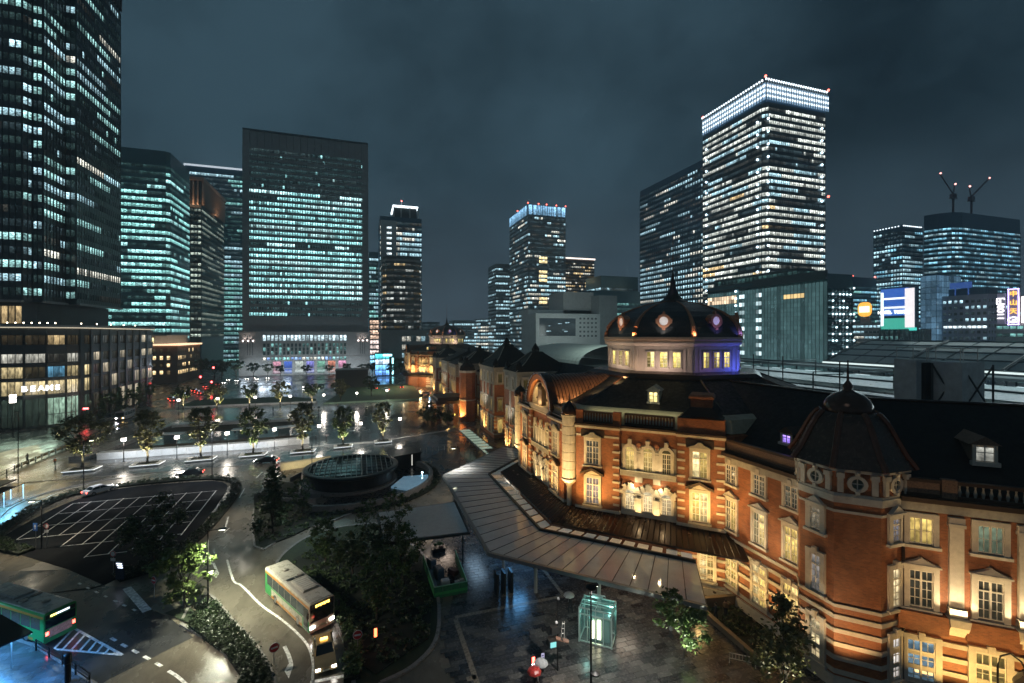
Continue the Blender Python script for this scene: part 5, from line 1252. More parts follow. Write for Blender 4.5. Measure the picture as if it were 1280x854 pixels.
def sheet(name, pts, z, m, kind='structure'):
    b = MB(); b.add([(x, y, z) for x, y in pts], [tuple(range(len(pts)))]); return ob(name, b, m, kind=kind)
b = MB(); N_ = 24
xs = np.linspace(-1000, 1000, N_ + 1)
for i in range(N_):
    for j in range(N_): b.add([(xs[i], xs[j], -.012), (xs[i + 1], xs[j], -.012), (xs[i + 1], xs[j + 1], -.012), (xs[i], xs[j + 1], -.012)], [(0, 1, 2, 3)])
struct("ground", b, ASPH)
road_p = [(-75, 20), (20, 15), (12, 30), (10, 44), (8, 60), (14, 72), (16, 84), (15, 102), (-2, 110), (-30, 111.5), (-66, 111.5), (-80, 108)]
sheet("road", road_p, .0, ROAD)
sheet("street", [(-82, 108), (-68.5, 108), (-68.5, 330), (-60, 345), (-98, 345), (-98, 300), (-82, 235)], -.004, ASPH)
def ribbon(pts, w, z, b, mi=0):
    for i in range(len(pts) - 1):
        a, c = Vector(pts[i]), Vector(pts[i + 1]); t = (c - a).normalized(); n_ = Vector((-t.y, t.x)) * w / 2
        b.add([(*(a - n_), z), (*(c - n_), z), (*(c + n_), z), (*(a + n_), z)], [(0, 1, 2, 3)], mi)
def kerb(pts, w=.3, h=.13, closed=False, name="kerb", m=None):
    if closed: pts = list(pts) + [pts[0]]
    b = MB()
    for i in range(len(pts) - 1):
        fr = Fr(pts[i], pts[i + 1]); L = fr.L; n_ = max(1, int(L / 1.2))
        for k in range(n_): b.fb(fr, L * k / n_ + .01, L * (k + 1) / n_ - .01, -w / 2, w / 2, -.01, h)
    return ob(name, b, m or KERB, kind='structure')
def smooth(pts, n=6):
    out = []; P = [Vector(p) for p in pts]
    for i in range(len(P) - 1):
        p0, p1, p2, p3 = P[max(0, i - 1)], P[i], P[i + 1], P[min(len(P) - 1, i + 2)]
        for k in range(n):
            t = k / n; out.append(tuple(.5 * ((2 * p1) + (p2 - p0) * t + (2 * p0 - 5 * p1 + 4 * p2 - p3) * t * t + (3 * p1 - p0 - 3 * p2 + p3) * t ** 3)))
    out.append(tuple(P[-1])); return out

# dark resurfaced patch and the car park
sheet("asphalt_patch", [(-33.02, 68.65), (-27.11, 63.02), (-23.91, 61.46), (-20.1, 56.0), (-17.88, 53.87), (-14.67, 49.64), (-19.39, 45.71), (-22, 42), (-30, 50), (-36, 60), (-46, 72)], .004, ASPH)
lot = smooth([(-46.4, 79.5), (-47, 84), (-46.8, 92), (-45.2, 98), (-41, 101.8), (-34, 102.3), (-26.5, 101.3), (-23.2, 97), (-22.3, 88), (-22.2, 75), (-24, 68)], 5) + [(-28, 62.5), (-33, 63), (-27.11, 63.02), (-33.02, 68.65)]
sheet("car_park", lot, .008, LOT)
b = MB()
for x, y0, y1 in ((-44.5, 80.9, 95.2), (-42.15, 80.6, 95.3), (-39.85, 80.8, 95.3), (-37.5, 76.3, 95.4), (-35.2, 76.2, 95.4), (-32.85, 71.6, 95.5), (-30.5, 71.8, 95.5), (-28.2, 72.5, 95.4), (-25.9, 74, 95.2), (-23.7, 75.4, 94.8)): ribbon([(x, y0), (x - (y1 - y0) * .04, y1)], .13, .013, b)
for x0, y0, x1, y1 in ((-45.1, 95.1, -24.3, 94.9), (-44.7, 90.4, -24.1, 90.1), (-44.6, 85.4, -24, 85.1), (-44.5, 80.8, -23.8, 80.4), (-37.5, 76.4, -23.6, 75.9), (-32.9, 71.9, -28.5, 71.9)): ribbon([(x0, y0), (x1, y1)], .13, .017, b)
struct("parking_lines", b, PAINT)
# painted markings on the roads
b = MB()
dash = [(-29.88, 64.32), (-28.48, 62.9), (-27.16, 61.63), (-25.79, 60.31), (-24.42, 58.99), (-23.11, 57.72), (-21.79, 56.47), (-20.57, 55.3)]
for i in range(len(dash) - 1):
    a, c = Vector(dash[i]), Vector(dash[i + 1]); t = (c - a) / (c - a).length; ribbon([a - t * .3, a + t * .3], .2, .012, b)
dash2 = [(-21.49, 51.61), (-20.16, 50.3), (-18.84, 49.03), (-17.52, 47.76), (-16.21, 46.47)]
for i in range(len(dash2)):
    a = Vector(dash2[i]); t = (Vector(dash2[min(i + 1, 4)]) - Vector(dash2[min(i, 3)])); t /= t.length; ribbon([a - t * .45, a + t * .45], .25, .012, b)
ribbon(smooth([(-15.13, 45.34), (-14.17, 44.35), (-13.0, 42.88), (-12.18, 41.59)], 4), .25, .012, b)
ribbon([(-24.46, 61.64), (-20.45, 55.82)], .75, .012, b)
tri = [(-25.86, 51.68), (-25.87, 54.75), (-19.7, 48.85)]
for i in range(3): ribbon([tri[i], tri[(i + 1) % 3]], .22, .012 + .0012 * i, b)
for k in range(1, 8):
    f = k / 8; A = Vector(tri[0]).lerp(Vector(tri[2]), f); B = Vector(tri[1]).lerp(Vector(tri[2]), f); ribbon([A, A.lerp(B, .96)], .2, .016, b)
cl = smooth([(-15.69, 65.46), (-13.65, 59.64), (-12.46, 58.07), (-9.85, 53.6), (-7.7, 50.57), (-5.92, 47.86), (-4.42, 45.01), (-3.78, 42.41), (-3.57, 40.13), (-2.5, 36)], 5)
ribbon(cl, .22, .012, b)
ribbon([(-17.92, 76.08), (-18.23, 74.49)], .16, .012, b)
ribbon([(-19.19, 80.81), (-18.33, 75.08)], .2, .0125, b); ribbon([(-19.9, 94.78), (-19.64, 89.52)], .2, .0125, b); ribbon([(-18.87, 104.96), (-19.21, 100.68)], .2, .0125, b)
ribbon(smooth([(-17.04, 65.02), (-16.19, 62.9), (-15.96, 62.25)], 3), .25, .012, b)
b.add([(*(-16.28, 61.79), .0125), (*(-15.67, 60.88), .0125), (*(-15.69, 62.16), .0125), (*(-16.25, 62.93), .0125)], [(0, 1, 2, 3)])
ribbon(smooth([(-6.45, 45.67), (-5.89, 44.19), (-5.51, 42.74), (-5.64, 41.82)], 4), .3, .012, b)
b.add([(*(-5.97, 42.31), .0125), (*(-5.5, 41.26), .0125), (*(-5.39, 42.5), .0125), (*(-5.78, 43.13), .0125)], [(0, 1, 2, 3)])
ribbon([(-3.81, 40.29), (-0.84, 40.14)], .35, .012, b)
ribbon(smooth([(-38.98, 110.45), (-43.09, 109.08), (-47.93, 109.11)], 3), .22, .012, b)
ribbon(smooth([(-51.24, 94.8), (-50.63, 102.9), (-48.1, 106.19)], 4), .16, .012, b)
ribbon(smooth([(-63.66, 111.32), (-64.2, 118.77), (-64.54, 124.83)], 4), .2, .004, b)
for k in range(9): ribbon([(-81 + k * 1.45, 186), (-81 + k * 1.45, 190)], .45, .002, b)
struct("road_markings", b, PAINT)

# pavements
plz = [(-68, 111.6), (-20, 111.6), (-2, 112), (14, 104), (19, 111), (26, 118), (37.2, 124), (37.2, 205), (26, 268), (20, 300), (-30, 300), (-60, 300), (-68, 190)]
sheet("plaza_pavement", plz, .02, PLAZA)
sheet("plaza_dark_paving", [(-8, 126.2), (14, 126.2), (24, 139), (33, 150), (33, 197), (-8, 197)], .026, PLAZA_D)
sheet("plaza_white_band", [(-12, 124.2), (3, 124.2), (28, 134), (28, 135.3), (3, 125.4), (-12, 125.4)], .031, mat("pale_band", (.3, .31, .31), .25, 0, .15, 2))
kerb([(-68, 111.5), (-20, 111.5), (-2, 111.8), (12.5, 104.3)], .25, .06)
left_sw = [(-95, 62), (-60, 66), (-54, 80), (-52.3, 90), (-53.2, 98), (-52.5, 103.6), (-46, 106.9), (-58, 107.6), (-66, 106), (-95, 100)]
left_sw = [(-90, 112), (-66, 107), (-52.8, 104), (-52.8, 103)]
sheet("left_sidewalk", smooth([(-42, 85), (-52, 92.5), (-54, 99.5), (-50.5, 105.5), (-46.5, 108.2)], 5)[8:] + [(-46, 109), (-52, 109), (-66, 108.4), (-75, 101), (-75, 88)], .11, SIDE)
kerb(smooth([(-51.3, 88.5), (-53.5, 96), (-52.5, 103), (-47, 108), (-44, 109)], 5), .28, .14)
bs = [(-35.8, 58.46), (-27.55, 52.52), (-24.33, 49.44), (-19.95, 45.17), (-19, 40), (-30, 34), (-60, 50)]
sheet("bus_stop_pavement", bs, .12, SIDE); kerb(bs[:4] + [bs[4]], .3, .15)
sheet("podium_sidewalk", [(-83.9, 184), (-81.8, 184), (-81.8, 234), (-83.9, 234)], .1, SIDE)
sheet("podium_forecourt", [(-120, 150), (-86, 152), (-81.8, 168), (-81.8, 184), (-86, 180), (-120, 176)], .015, SIDE)
# station forecourt: individual paving slabs near by, joined farther off
fc = [(7.6, 20), (40, 14), (40, 60), (36, 95), (30, 110), (19, 111), (16.5, 100), (17.3, 84), (15.5, 72), (9.5, 60), (9.5, 49), (7.2, 41.5)]
FC = sheet("station_forecourt", fc, .02, FORE)
def inside(x, y, poly):
    r = False; j = len(poly) - 1
    for i in range(len(poly)):
        if (poly[i][1] > y) != (poly[j][1] > y) and x < (poly[j][0] - poly[i][0]) * (y - poly[i][1]) / (poly[j][1] - poly[i][1]) + poly[i][0]: r = not r
        j = i
    return r
PV = [mat("paver_dark", (.042, .042, .044), .26, 0, .1, 4, rvar=.06), mat("paver_mid", (.062, .061, .059), .24, 0, .1, 4, rvar=.06), mat("paver_pale", (.098, .095, .09), .24, 0, .1, 4, rvar=.06), mat("paver_black", (.024, .024, .026), .24, 0, .1, 4, rvar=.06)]
rnd = random.Random(77)
pm = []
for m in PV:
    b = MB(); b.loft([(rect(-.59, .59, -.29, .29), 0), (rect(-.59, .59, -.29, .29), .028), (rect(-.575, .575, -.275, .275), .034)], 0, cap0=False); pm.append(b.mesh("paver", [m]))
far = MB(); cells = []
for j in range(0, 88):
    y = 22.5 + j * .6
    for i in range(0, 28):
        x = 7 + i * 1.2 + (.6 if j % 2 else 0) + (.3 if (j // 2) % 2 else 0)
        if inside(x, y, fc) and x < 36.2: cells.append((x, y))
cellt = {}
for (x, y) in cells:
    q = math.sin(x * 1.9 + 3.1 * math.sin(y * .9)) + math.sin(y * 2.3 + 2.2 * math.sin(x * 1.1)) + rnd.uniform(-1.5, 1.5)
    cellt[(x, y)] = 3 if q < -1.6 else (0 if q < -.3 else (1 if q < 1.15 else 2))
vis = sorted([c for c in cells if 28 < c[1] and c[0] * .313 + c[1] * .95 > 34.5], key=lambda c: c[0] * .313 + c[1] * .95)
near = set(vis[:300])
for c in vis[:300]:
    o = bpy.data.objects.new("paver", pm[cellt[c]]); COL.objects.link(o); o.parent = FC; o.location = (c[0], c[1], .018 + rnd.uniform(0, .004))
for c in cells:
    if c not in near and c[0] * .313 + c[1] * .95 > 33: far.loft([(rect(c[0] - .59, c[0] + .59, c[1] - .29, c[1] + .29), .018), (rect(c[0] - .58, c[0] + .58, c[1] - .28, c[1] + .28), .05)], cellt[c], cap0=False)
o = ob("paving_slab", far, PV, FC, kind="stuff")
b = MB()
for pts, w in (([(8.9, 45.0), (20.9, 45.0)], .45), ([(8.9, 44.7), (8.9, 30)], .45), ([(8.2, 36.6), (9, 36.6)], .5), ([(20.7, 45.2), (20.7, 60)], .4)): ribbon(pts, w, .056 + .002 * (w > .42), b)
struct("stone_strip", b, BEIGE)
b = MB(); ribbon([(14.79, 46.74), (15.39, 47.5)], 1., .058, b); struct("manhole_cover", b, BEIGE)

# planted islands
LEAF_D = leaf_mat("dark_leaves", (.018, .034, .012), (.060, .095, .032))
LEAF_H = leaf_mat("hedge_leaves", (.010, .020, .007), (.028, .050, .017))
LEAF_M = leaf_mat("green_leaves", (.026, .054, .015), (.095, .155, .042))
LEAF_Y = leaf_mat("yellow_green_leaves", (.045, .075, .018), (.13, .19, .05))
LEAF_O = leaf_mat("olive_leaves", (.055, .065, .025), (.17, .17, .07))
BARK = mat("bark", (.05, .04, .03), .85, 0, .3, 6, .4)
up_isl = smooth([(-13.2, 68.2), (-15.37, 78.27), (-16.63, 90.39), (-15.62, 97.44), (-11.04, 93.97)], 5) + smooth([(-9.3, 85), (-6.6, 81), (-2.4, 78)], 3) + [(0.6, 77.7), (-3.45, 74.34), (-7.64, 72.12), (-10.75, 68.86), (-11.82, 66.8)]
lo_isl = smooth([(-9.68, 62.57), (-9.0, 65.4), (-6.81, 69.11), (-2.75, 71.08), (2.24, 70.92)], 4) + [(5.23, 65.14), (7.28, 60.5)] + smooth([(7.82, 57.64), (7.96, 50.95), (7.47, 45.78), (6.39, 41.78), (4.14, 39.36), (1.58, 38.34)], 4) + [(1., 36), (-.4, 37.5)] + smooth([(-0.57, 40.43), (-1.24, 44.29), (-2.37, 47.95), (-4.2, 52.84)], 4)
sheet("island_lawn", up_isl, .14, LAWN); sheet("island_lawn", lo_isl, .14, LAWN)
kerb(up_isl, .28, .17, True); kerb(lo_isl, .34, .17, True)

def hedge(name, poly, h, n, m, label, cat="hedge", seed=1, size=.11, z0=.05):
    xs_ = [p[0] for p in poly]; ys_ = [p[1] for p in poly]; rng = random.Random(seed); cl = []
    k = 0
    while len(cl) < max(60, n // 40) and k < 90000:
        k += 1; x = rng.uniform(min(xs_), max(xs_)); y = rng.uniform(min(ys_), max(ys_))
        if inside(x, y, poly): cl.append((x, y, z0 + h * rng.uniform(.5, .9), .2 + .12 * rng.random()))
    me = leaves(cl, n, size, seed); me.materials.append(m); me.name = name
    o = bpy.data.objects.new(name, me); COL.objects.link(o); tag(o, label, cat, kind="stuff")
    b = MB(); b.prism(poly, .0, z0 + h * .4); ob("hedge_core", b, mat("hedge_core", (.008, .012, .006), .95, 0, .3, 4), o, True)
    return o
def strip_poly(pts, w):
    P = [Vector(p) for p in pts]; l, r = [], []
    for i, p in enumerate(P):
        t = (P[min(i + 1, len(P) - 1)] - P[max(0, i - 1)]).normalized(); n_ = Vector((-t.y, t.x)) * w / 2; l.append(tuple(p + n_)); r.append(tuple(p - n_))
    return l + r[::-1]
h1 = strip_poly(smooth([(-40.5, 75.5), (-44, 78), (-47.2, 81.5), (-48.6, 87), (-49.2, 94), (-48.2, 99.2), (-46.2, 101)], 4), 1.7)
hedge("hedge", h1, .7, 9000, LEAF_H, "clipped dark hedge curving along the west side of the car park", seed=2)
h2 = strip_poly(smooth([(-42.5, 102.9), (-35, 103.6), (-27, 102.8), (-22.6, 99.2), (-20.9, 92), (-20.8, 80), (-21.5, 72), (-23.5, 66.5)], 4), 1.5)
hedge("hedge", h2, .7, 10000, LEAF_H, "clipped dark hedge wrapping the far and east sides of the car park", seed=3)
h3 = [(-15.47, 51.25), (-15.7, 54.54), (-14.81, 55.73), (-11.69, 50.51), (-8.91, 46.04), (-6.96, 41.97), (-6.6, 39), (-9.4, 39.5), (-9.05, 42.3), (-11.12, 45.91)]
hedge("hedge", h3, .75, 22000, LEAF_H, "broad dark hedge on the tapering island beside the concrete apron", seed=4, size=.1)
kerb([(-16.41, 52.2), (-15.06, 50.74), (-13.06, 48.65), (-10.92, 45.84), (-9.39, 43.34), (-8.75, 41.66)], .3, .15); kerb(smooth([(-16.54, 53.02), (-16.58, 55.86), (-15.34, 57.15), (-11.68, 51.02), (-8.69, 46.19), (-6.68, 41.7), (-5.5, 38)], 3), .25, .14)
h4 = [(-26.6, 64.63), (-26.24, 66.41), (-25.65, 68.68), (-20.75, 67.06), (-17.91, 63.09), (-15.43, 57.5), (-16.54, 53.02), (-18.24, 54.53), (-20.47, 58.21), (-21.65, 61.57), (-24.3, 62.44)]
h4 = [(-26.86, 64.72), (-25.78, 66.26), (-23.96, 70.33), (-20.54, 69.21), (-19.43, 66.63), (-22.54, 65.0), (-25.74, 63.27)]
hedge("hedge", h4, .6, 6000, LEAF_H, "low hedge under the dark tree at the south end of the car park", seed=5)
sheet("lit_grass", [(-18.62, 54.66), (-17.11, 55.74), (-15.11, 53.23), (-15.72, 52.1)], .12, LAWN)
h5 = [(-0.38, 60.35), (6.59, 58.05), (7.2, 48.78), (5.98, 42.48), (1.24, 39.27), (-0.33, 41.33), (-1.29, 46.08), (-4.07, 53.28), (-7.96, 62.42), (-3.15, 67.9)]
hedge("ground_cover", h5, .5, 14000, LEAF_D, "dark ground-cover planting filling the lower island", "ground cover", seed=6, size=.15)
h6 = strip_poly([(-0.31, 39.78), (-0.21, 44.53), (-1.06, 48.32)], 1.2)
hedge("ground_cover", strip_poly(smooth([(-.6, 39.2), (-.7, 43.5), (-1.4, 47.5), (-3, 51)], 4), 1.3), 1.0, 5000, LEAF_M, "bright ivy bank beside the taxi lane kerb", "ground cover", seed=7, size=.13)
hedge("ground_cover", [(-12.3, 67.3), (-9, 70), (-4, 75.5), (-6.8, 80), (-10, 86), (-15, 92), (-17.5, 90), (-14.5, 75)], .4, 7000, LEAF_D, "dark low planting on the upper island beside the drum", "ground cover", seed=8, size=.15)

# ================================================================== the round vent drum and its ring walls
dr = thing("vent_drum", "low round glass-roofed ventilation drum with radial glazing bars", "vent structure", (-1.5, 92.5, 0))
DK = mat("dark_metal_panel", (.035, .036, .036), .4, .3, .2, 2)
b = MB(); b.lathe(-1.5, 92.5, [(7.7, .1), (7.7, 2.6)], 48); ob("drum_wall", b, DK, dr, True, smooth=False)
b = MB(); b.lathe(-1.5, 92.5, [(8.3, .1), (8.3, .55), (8.0, .6)], 48); ob("base_ring", b, KERB, dr, True)
b = MB(); b.lathe(-1.5, 92.5, [(8.2, 2.6), (8.55, 2.75), (8.55, 3.1), (8.3, 3.2), (7.6, 3.2), (7.6, 3.0)], 48); ob("roof_rim", b, DK, dr, True)
b = MB(); b.lathe(-1.5, 92.5, [(7.6, 3.02), (4, 3.1), (.01, 3.15)], 48); ob("roof_glass", b, mat("dark_roof_glass", (.02, .024, .026), .08, .2, 0), dr, True)
b = MB()
for k in range(-8, 9):
    x = k * .9; h = math.sqrt(max(0, 7.5 ** 2 - x * x)); b.box(-1.5 + x - .05, -1.5 + x + .05, 92.5 - h, 92.5 + h, 3.02, 3.3)
ob("glazing_bar", b, mat("glazing_bar_metal", (.3, .31, .3), .35, .4, .1, 2), dr, True, kind="stuff")
b = MB()
for k in range(-3, 4):
    y = k * 2.1; h = math.sqrt(max(0, 7.5 ** 2 - y * y)); b.box(-1.5 - h, -1.5 + h, 92.5 + y - .04, 92.5 + y + .04, 3.03, 3.2)
ob("cross_bar", b, DK, dr, True, kind="stuff")
rw = thing("ring_wall", "curved pale wall ringing the vent drum with a hedge outside it", "wall", (-1.5, 92.5, 0))
def arcband(r0, r1, a0, a1, z0, z1, n=40):
    b = MB()
    for i in range(n):
        p, q = R(a0 + (a1 - a0) * i / n), R(a0 + (a1 - a0) * (i + 1) / n)
        P = [(-1.5 + r * math.cos(a), 92.5 + r * math.sin(a)) for r, a in ((r0, p), (r1, p), (r1, q), (r0, q))]
        b.prism(P, z0, z1)
    return b
ob("wall", arcband(14.6, 15.2, -112, 38, .0, 1.05), mat("pale_ring_stone", (.22, .21, .2), .5, 0, .2, 2), rw, True, kind="stuff")
hd = strip_poly([(-1.5 + 16. * math.cos(R(a)), 92.5 + 16. * math.sin(R(a))) for a in range(-100, 35, 9)], 1.1)
hedge("hedge", hd, .5, 5000, LEAF_H, "narrow dark hedge along the outside of the curved pale ring wall", seed=9)
sheet("ring_paving", [(-1.5 + 14.6 * math.cos(R(a)), 92.5 + 14.6 * math.sin(R(a))) for a in range(-112, 39, 5)] + [(-1.5, 92.5)], .03, mat("ring_paving", (.035, .033, .032), .3, 0, .2, 1.5, rvar=.15))
gl = thing("glass_floor", "pale blue lit glass floor panel inside the curved ring wall", "skylight", (10, 88.5, .2))
b = MB(); b.prism([(-1.5 + r * math.cos(R(a)), 92.5 + r * math.sin(R(a))) for r, a in ((14.3, -42), (14.3, -32), (14.3, -22), (14.3, -12), (14.3, -4), (9.6, -4), (9.2, -42))], .05, .35); ob("panel", b, mat("lit_blue_glass", (.12, .2, .25), .08, 0, .3, .4, emis=(.35, .65, .9), es=.10), gl, True)
b = MB(); b.sphere((11.6, 91.4, .9), .16, 6, 4); b.tube([(11.6, 91.4, .3), (11.6, 91.4, .9)], .04, 4); ob("lamp", b, lamp_mat("blue_floor_lamp", (.5, .85, 1.), 8., True), gl, True, kind="stuff")
hs = thing("stair_housing", "dark low stair housing with a thin light line beside the vent drum", "service building", (9.5, 100, 0))
b = MB(); b.prism([(6.3, 97.3), (12.3, 99.6), (11.3, 104.6), (5.6, 102.4)], 0, 2.7); ob("wall", b, DK, hs, True)
b = MB(); b.prism([(6.1, 97.0), (12.6, 99.4), (11.5, 104.9), (5.3, 102.7)], 2.7, 2.95); ob("roof", b, DK, hs, True)
b = MB(); b.box(10.35, 10.45, 98.72, 98.8, .4, 2.7); ob("light_line", b, lamp_mat("pale_line", (.9, .9, .8), .6), hs, True)
b = MB(); b.tube([(10.9, 95.8, 0), (10.9, 95.8, 1.9)], .09, 5); b.tube([(14.4, 97.5, 0), (14.4, 97.5, 1.9)], .09, 5); po = ob("gate_post", b, KERB, hs, True, kind="stuff")
rp = thing("ramp_wall", "pale lit parapet beside the drum with a wet white top", "wall", (-10, 105, 0))
b = MB(); b.prism([(-15.5, 104.5), (-6., 107.3), (-6.2, 108), (-15.7, 105.2)], 0, 1.5); ob("wall", b, mat("lit_parapet", (.42, .38, .26), .5, 0, .15, 2), rp, True)
light("parapet_light", 'AREA', (-10.5, 104.4, .6), 40, (1., .86, .55), aim=(-10.8, 106, .8), size=9, sizey=.2)
wl = thing("skylight_frame", "white angular frame wall on the west side of the vent drum", "wall", (-14, 92, 0))
b = MB()
for p, q in (((-12.58, 96.44), (-10.89, 100.08)), ((-10.89, 100.08), (-9.91, 89.91)), ((-13.04, 87.55), (-6.53, 85.4)), ((-12.42, 84.96), (-6.91, 82.38))): 
    fr = Fr(p, q); b.fb(fr, 0, fr.L, -.14, .14, 0, .8)
ob("wall", b, mat("pale_ring_stone"), wl, True, kind="stuff")

# flat shelter roof
sh_ = thing("shelter", "flat grey shelter roof on thin posts beside the planted island", "shelter", (8, 68, 0))
SR = [(2.04, 64.6), (13.08, 65.33), (12.68, 54.51), (2.34, 54.79)]
b = MB(); b.prism(SR, 3.75, 4.0); ob("roof_edge", b, DK, sh_, True)
cxy = Vector((sum(p[0] for p in SR) / 4, sum(p[1] for p in SR) / 4)); SI = [tuple(Vector(p).lerp(cxy, .06)) for p in SR]
b = MB(); b.prism(SI, 3.9, 4.08); ob("roof", b, mat("grey_roof_membrane", (.62, .64, .64), .55, 0, .1, 1.5), sh_, True)
for p in SR:
    q = Vector(p).lerp(cxy, .15); b = MB(); b.tube([(q.x, q.y, 0), (q.x, q.y, 3.75)], .09, 8); ob("post", b, DK, sh_, True)
b = MB(); fr = Fr(SI[0], SI[3]); 
for k in range(9): b.tube([(*fr.pt(.5 + k * 1.4, -.5, 0)[:2], 0), (*fr.pt(.5 + k * 1.4, -.5, 0)[:2], 2.2)], .05, 4)
b.fb(fr, .3, fr.L - .3, -.56, -.44, .9, 2.3); ob("glass_screen", b, mat("frosted_screen", (.25, .28, .28), .2), sh_, True, kind="stuff")
light("shelter_light", 'AREA', (10.5, 64.5, 3.6), 90, (1., .78, .62), rot=(0, 0, 0), size=4, sizey=2)
light("shelter_light", 'AREA', (5.0, 66, 3.6), 70, (.85, .9, 1.), rot=(0, 0, 0), size=3, sizey=2)

# ================================================================== canopies at the station
CAN = thing("glass_canopy", "wide wet grey canopy of long panels wrapping the station's corner entrance", "canopy", (20, 52, 0))
M_CAN = mat("wet_canopy_glass", (.62, .64, .65), .06, 0, .12, .5, rvar=.02)
M_CANE = mat("canopy_edge_metal", (.26, .27, .27), .4, .3, .1, 2)
def vtx(ap, k): return Vector(octagon(46.8, 61., ap)[k])
def canopy_face(k, s0, s1, n):
    """panels of one straight side; k, k+1 are the octagon corners"""
    A0, A1 = vtx(27.0, k), vtx(27.0, k + 1); B0, B1 = vtx(33.7, k), vtx(33.7, k + 1)
    for i in range(n):
        f0 = s0 + (s1 - s0) * i / n; f1 = s0 + (s1 - s0) * (i + 1) / n; g_ = .0016
        q = [A0.lerp(A1, f0 + g_), A0.lerp(A1, f1 - g_), B0.lerp(B1, f1 - g_), B0.lerp(B1, f0 + g_)]
        b = MB(); b.add([(*q[0], 5.2), (*q[1], 5.2), (*q[2], 5.0), (*q[3], 5.0), (*q[0], 5.08), (*q[1], 5.08), (*q[2], 4.88), (*q[3], 4.88)], [(0, 3, 2, 1)[::-1], (4, 5, 6, 7)[::-1], (0, 1, 5, 4), (1, 2, 6, 5), (2, 3, 7, 6), (3, 0, 4, 7)])
        ob("roof_panel", b, M_CAN, CAN, True)
    e0, e1 = B0.lerp(B1, s0), B0.lerp(B1, s1)
    fr = Fr(tuple(e0), tuple(e1)); b = MB(); b.fb(fr, -.05, fr.L + .05, -.0, .35, 4.62, 5.0); ob("edge_gutter", b, M_CANE, CAN, True)
    a0, a1 = A0.lerp(A1, s0), A0.lerp(A1, s1); fr = Fr(tuple(a0), tuple(a1)); b = MB(); b.fb(fr, 0, fr.L, -.18, .06, 5.06, 5.5); ob("inner_beam", b, DK, CAN, True)
    b = MB()
    for i in range(n * 2 + 1):
        f = s0 + (s1 - s0) * min(i / 2, n) / n
        if i % 2 == 0: p, q = A0.lerp(A1, f), B0.lerp(B1, f); b.tube([(*p, 5.215), (*q, 5.015)], .035, 4)
    ob("panel_seam", b, DK, CAN, True, kind="stuff")
    # lit skylight strip between canopy and copper skirt
    C0, C1 = vtx(25.35, k), vtx(25.35, k + 1); m_ = max(2, int(n * .9)); rnd_ = random.Random(k)
    for i in range(m_):
        f0 = s0 + (s1 - s0) * (i + .13) / m_; f1 = s0 + (s1 - s0) * (i + .87) / m_
        q = [C0.lerp(C1, f0), C0.lerp(C1, f1), A0.lerp(A1, f1), A0.lerp(A1, f0)]; q[2] = q[2].lerp(q[1], .15); q[3] = q[3].lerp(q[0], .15)
        b = MB(); b.add([(*q[0], 5.32), (*q[1], 5.32), (*q[2], 5.24), (*q[3], 5.24), (*q[0], 5.2), (*q[1], 5.2), (*q[2], 5.12), (*q[3], 5.12)], [(0, 1, 2, 3), (7, 6, 5, 4), (0, 4, 5, 1), (1, 5, 6, 2), (2, 6, 7, 3), (3, 7, 4, 0)])
        t = rnd_.choice((0, 0, 1, 2)) if k == 4 else rnd_.choice((0, 2, 2))
        ob("skylight", b, lamp_mat("skylight_%d" % t, ((1., .62, .28), (1., .9, .75), (.55, .65, .6))[t], (.06, .05, .03)[t]), CAN, True)
canopy_face(3, 0, 1, 13); canopy_face(4, 0, .757, 13); canopy_face(2, .243, 1, 12)
for fr_, ss in ((Fr(tuple(vtx(30.5, 4)), tuple(vtx(30.5, 5))), (2.5, 9.5, 16.5)), (Fr(tuple(vtx(30.5, 3)), tuple(vtx(30.5, 4))), (3, 12, 21)), (Fr(tuple(vtx(30.5, 2)), tuple(vtx(30.5, 3))), (9, 17))):
    for s in ss:
        p = fr_.pt(s, 0, 0); b = MB(); b.lathe(p[0], p[1], [(.2, .02), (.2, 4.9)], 10); ob("column", b, mat("canopy_column", (.45, .45, .43), .4, 0, .1, 2), CAN, True)
light("canopy_light", 'AREA', (17.6, 52.6, 4.6), 120, (.16, .50, 1.), rot=(0, 0, 0), size=3, sizey=2)
light("canopy_light", 'AREA', (26, 42, 4.7), 50, (1., .8, .6), rot=(0, 0, 0), size=3, sizey=2)
light("canopy_light", 'AREA', (15.2, 62, 4.6), 60, (.5, .75, 1.), rot=(0, 0, 0), size=2, sizey=6)
light("canopy_light", 'POINT', (33.6, 39.6, 3.6), 90, (1., .62, .22), size=.2)
b = MB()
for x in (14.0, 14.8, 15.6): b.box(x - .12, x + .12, 47.2, 48.4, .06, 2.3)
dw = tag(ob("dark_screen", b, DK), "row of dark upright screens under the canopy's west corner", "screen", kind="stuff")

# glazed walkway roof with lit bars, north-west of the canopy
wk = thing("walkway_canopy", "narrow walkway roof of glowing pale green glass bars beyond the grey canopy", "canopy", (24, 100, 0))
A = Vector((25.25, 88.87)); B = Vector((24.73, 119.26)); L_ = (B - A).length; fr = Fr(tuple(A), tuple(B))
for k in range(11):
    b = MB(); s = k * L_ / 11; b.fb(fr, s + .2, s + L_ / 11 - .9, -.2, 2.5, 2.9, 3.05); ob("glass_bar", b, mat("lit_green_glass", (.3, .34, .3), .2, 0, .2, 3, emis=(.6, .8, .62), es=.16), wk, True)
b = MB(); b.fb(fr, 0, L_, -.4, -.25, 2.8, 3.1); b.fb(fr, 0, L_, 2.55, 2.7, 2.8, 3.1)
for k in range(6): b.fb(fr, k * L_ / 5.2, k * L_ / 5.2 + .12, -.3, -.2, 0, 2.8)
ob("frame", b, DK, wk, True, kind="stuff")
lw = thing("low_canopy", "flat dark canopy with a lit white entrance beneath, beside the station wall", "canopy", (31, 92, 0))
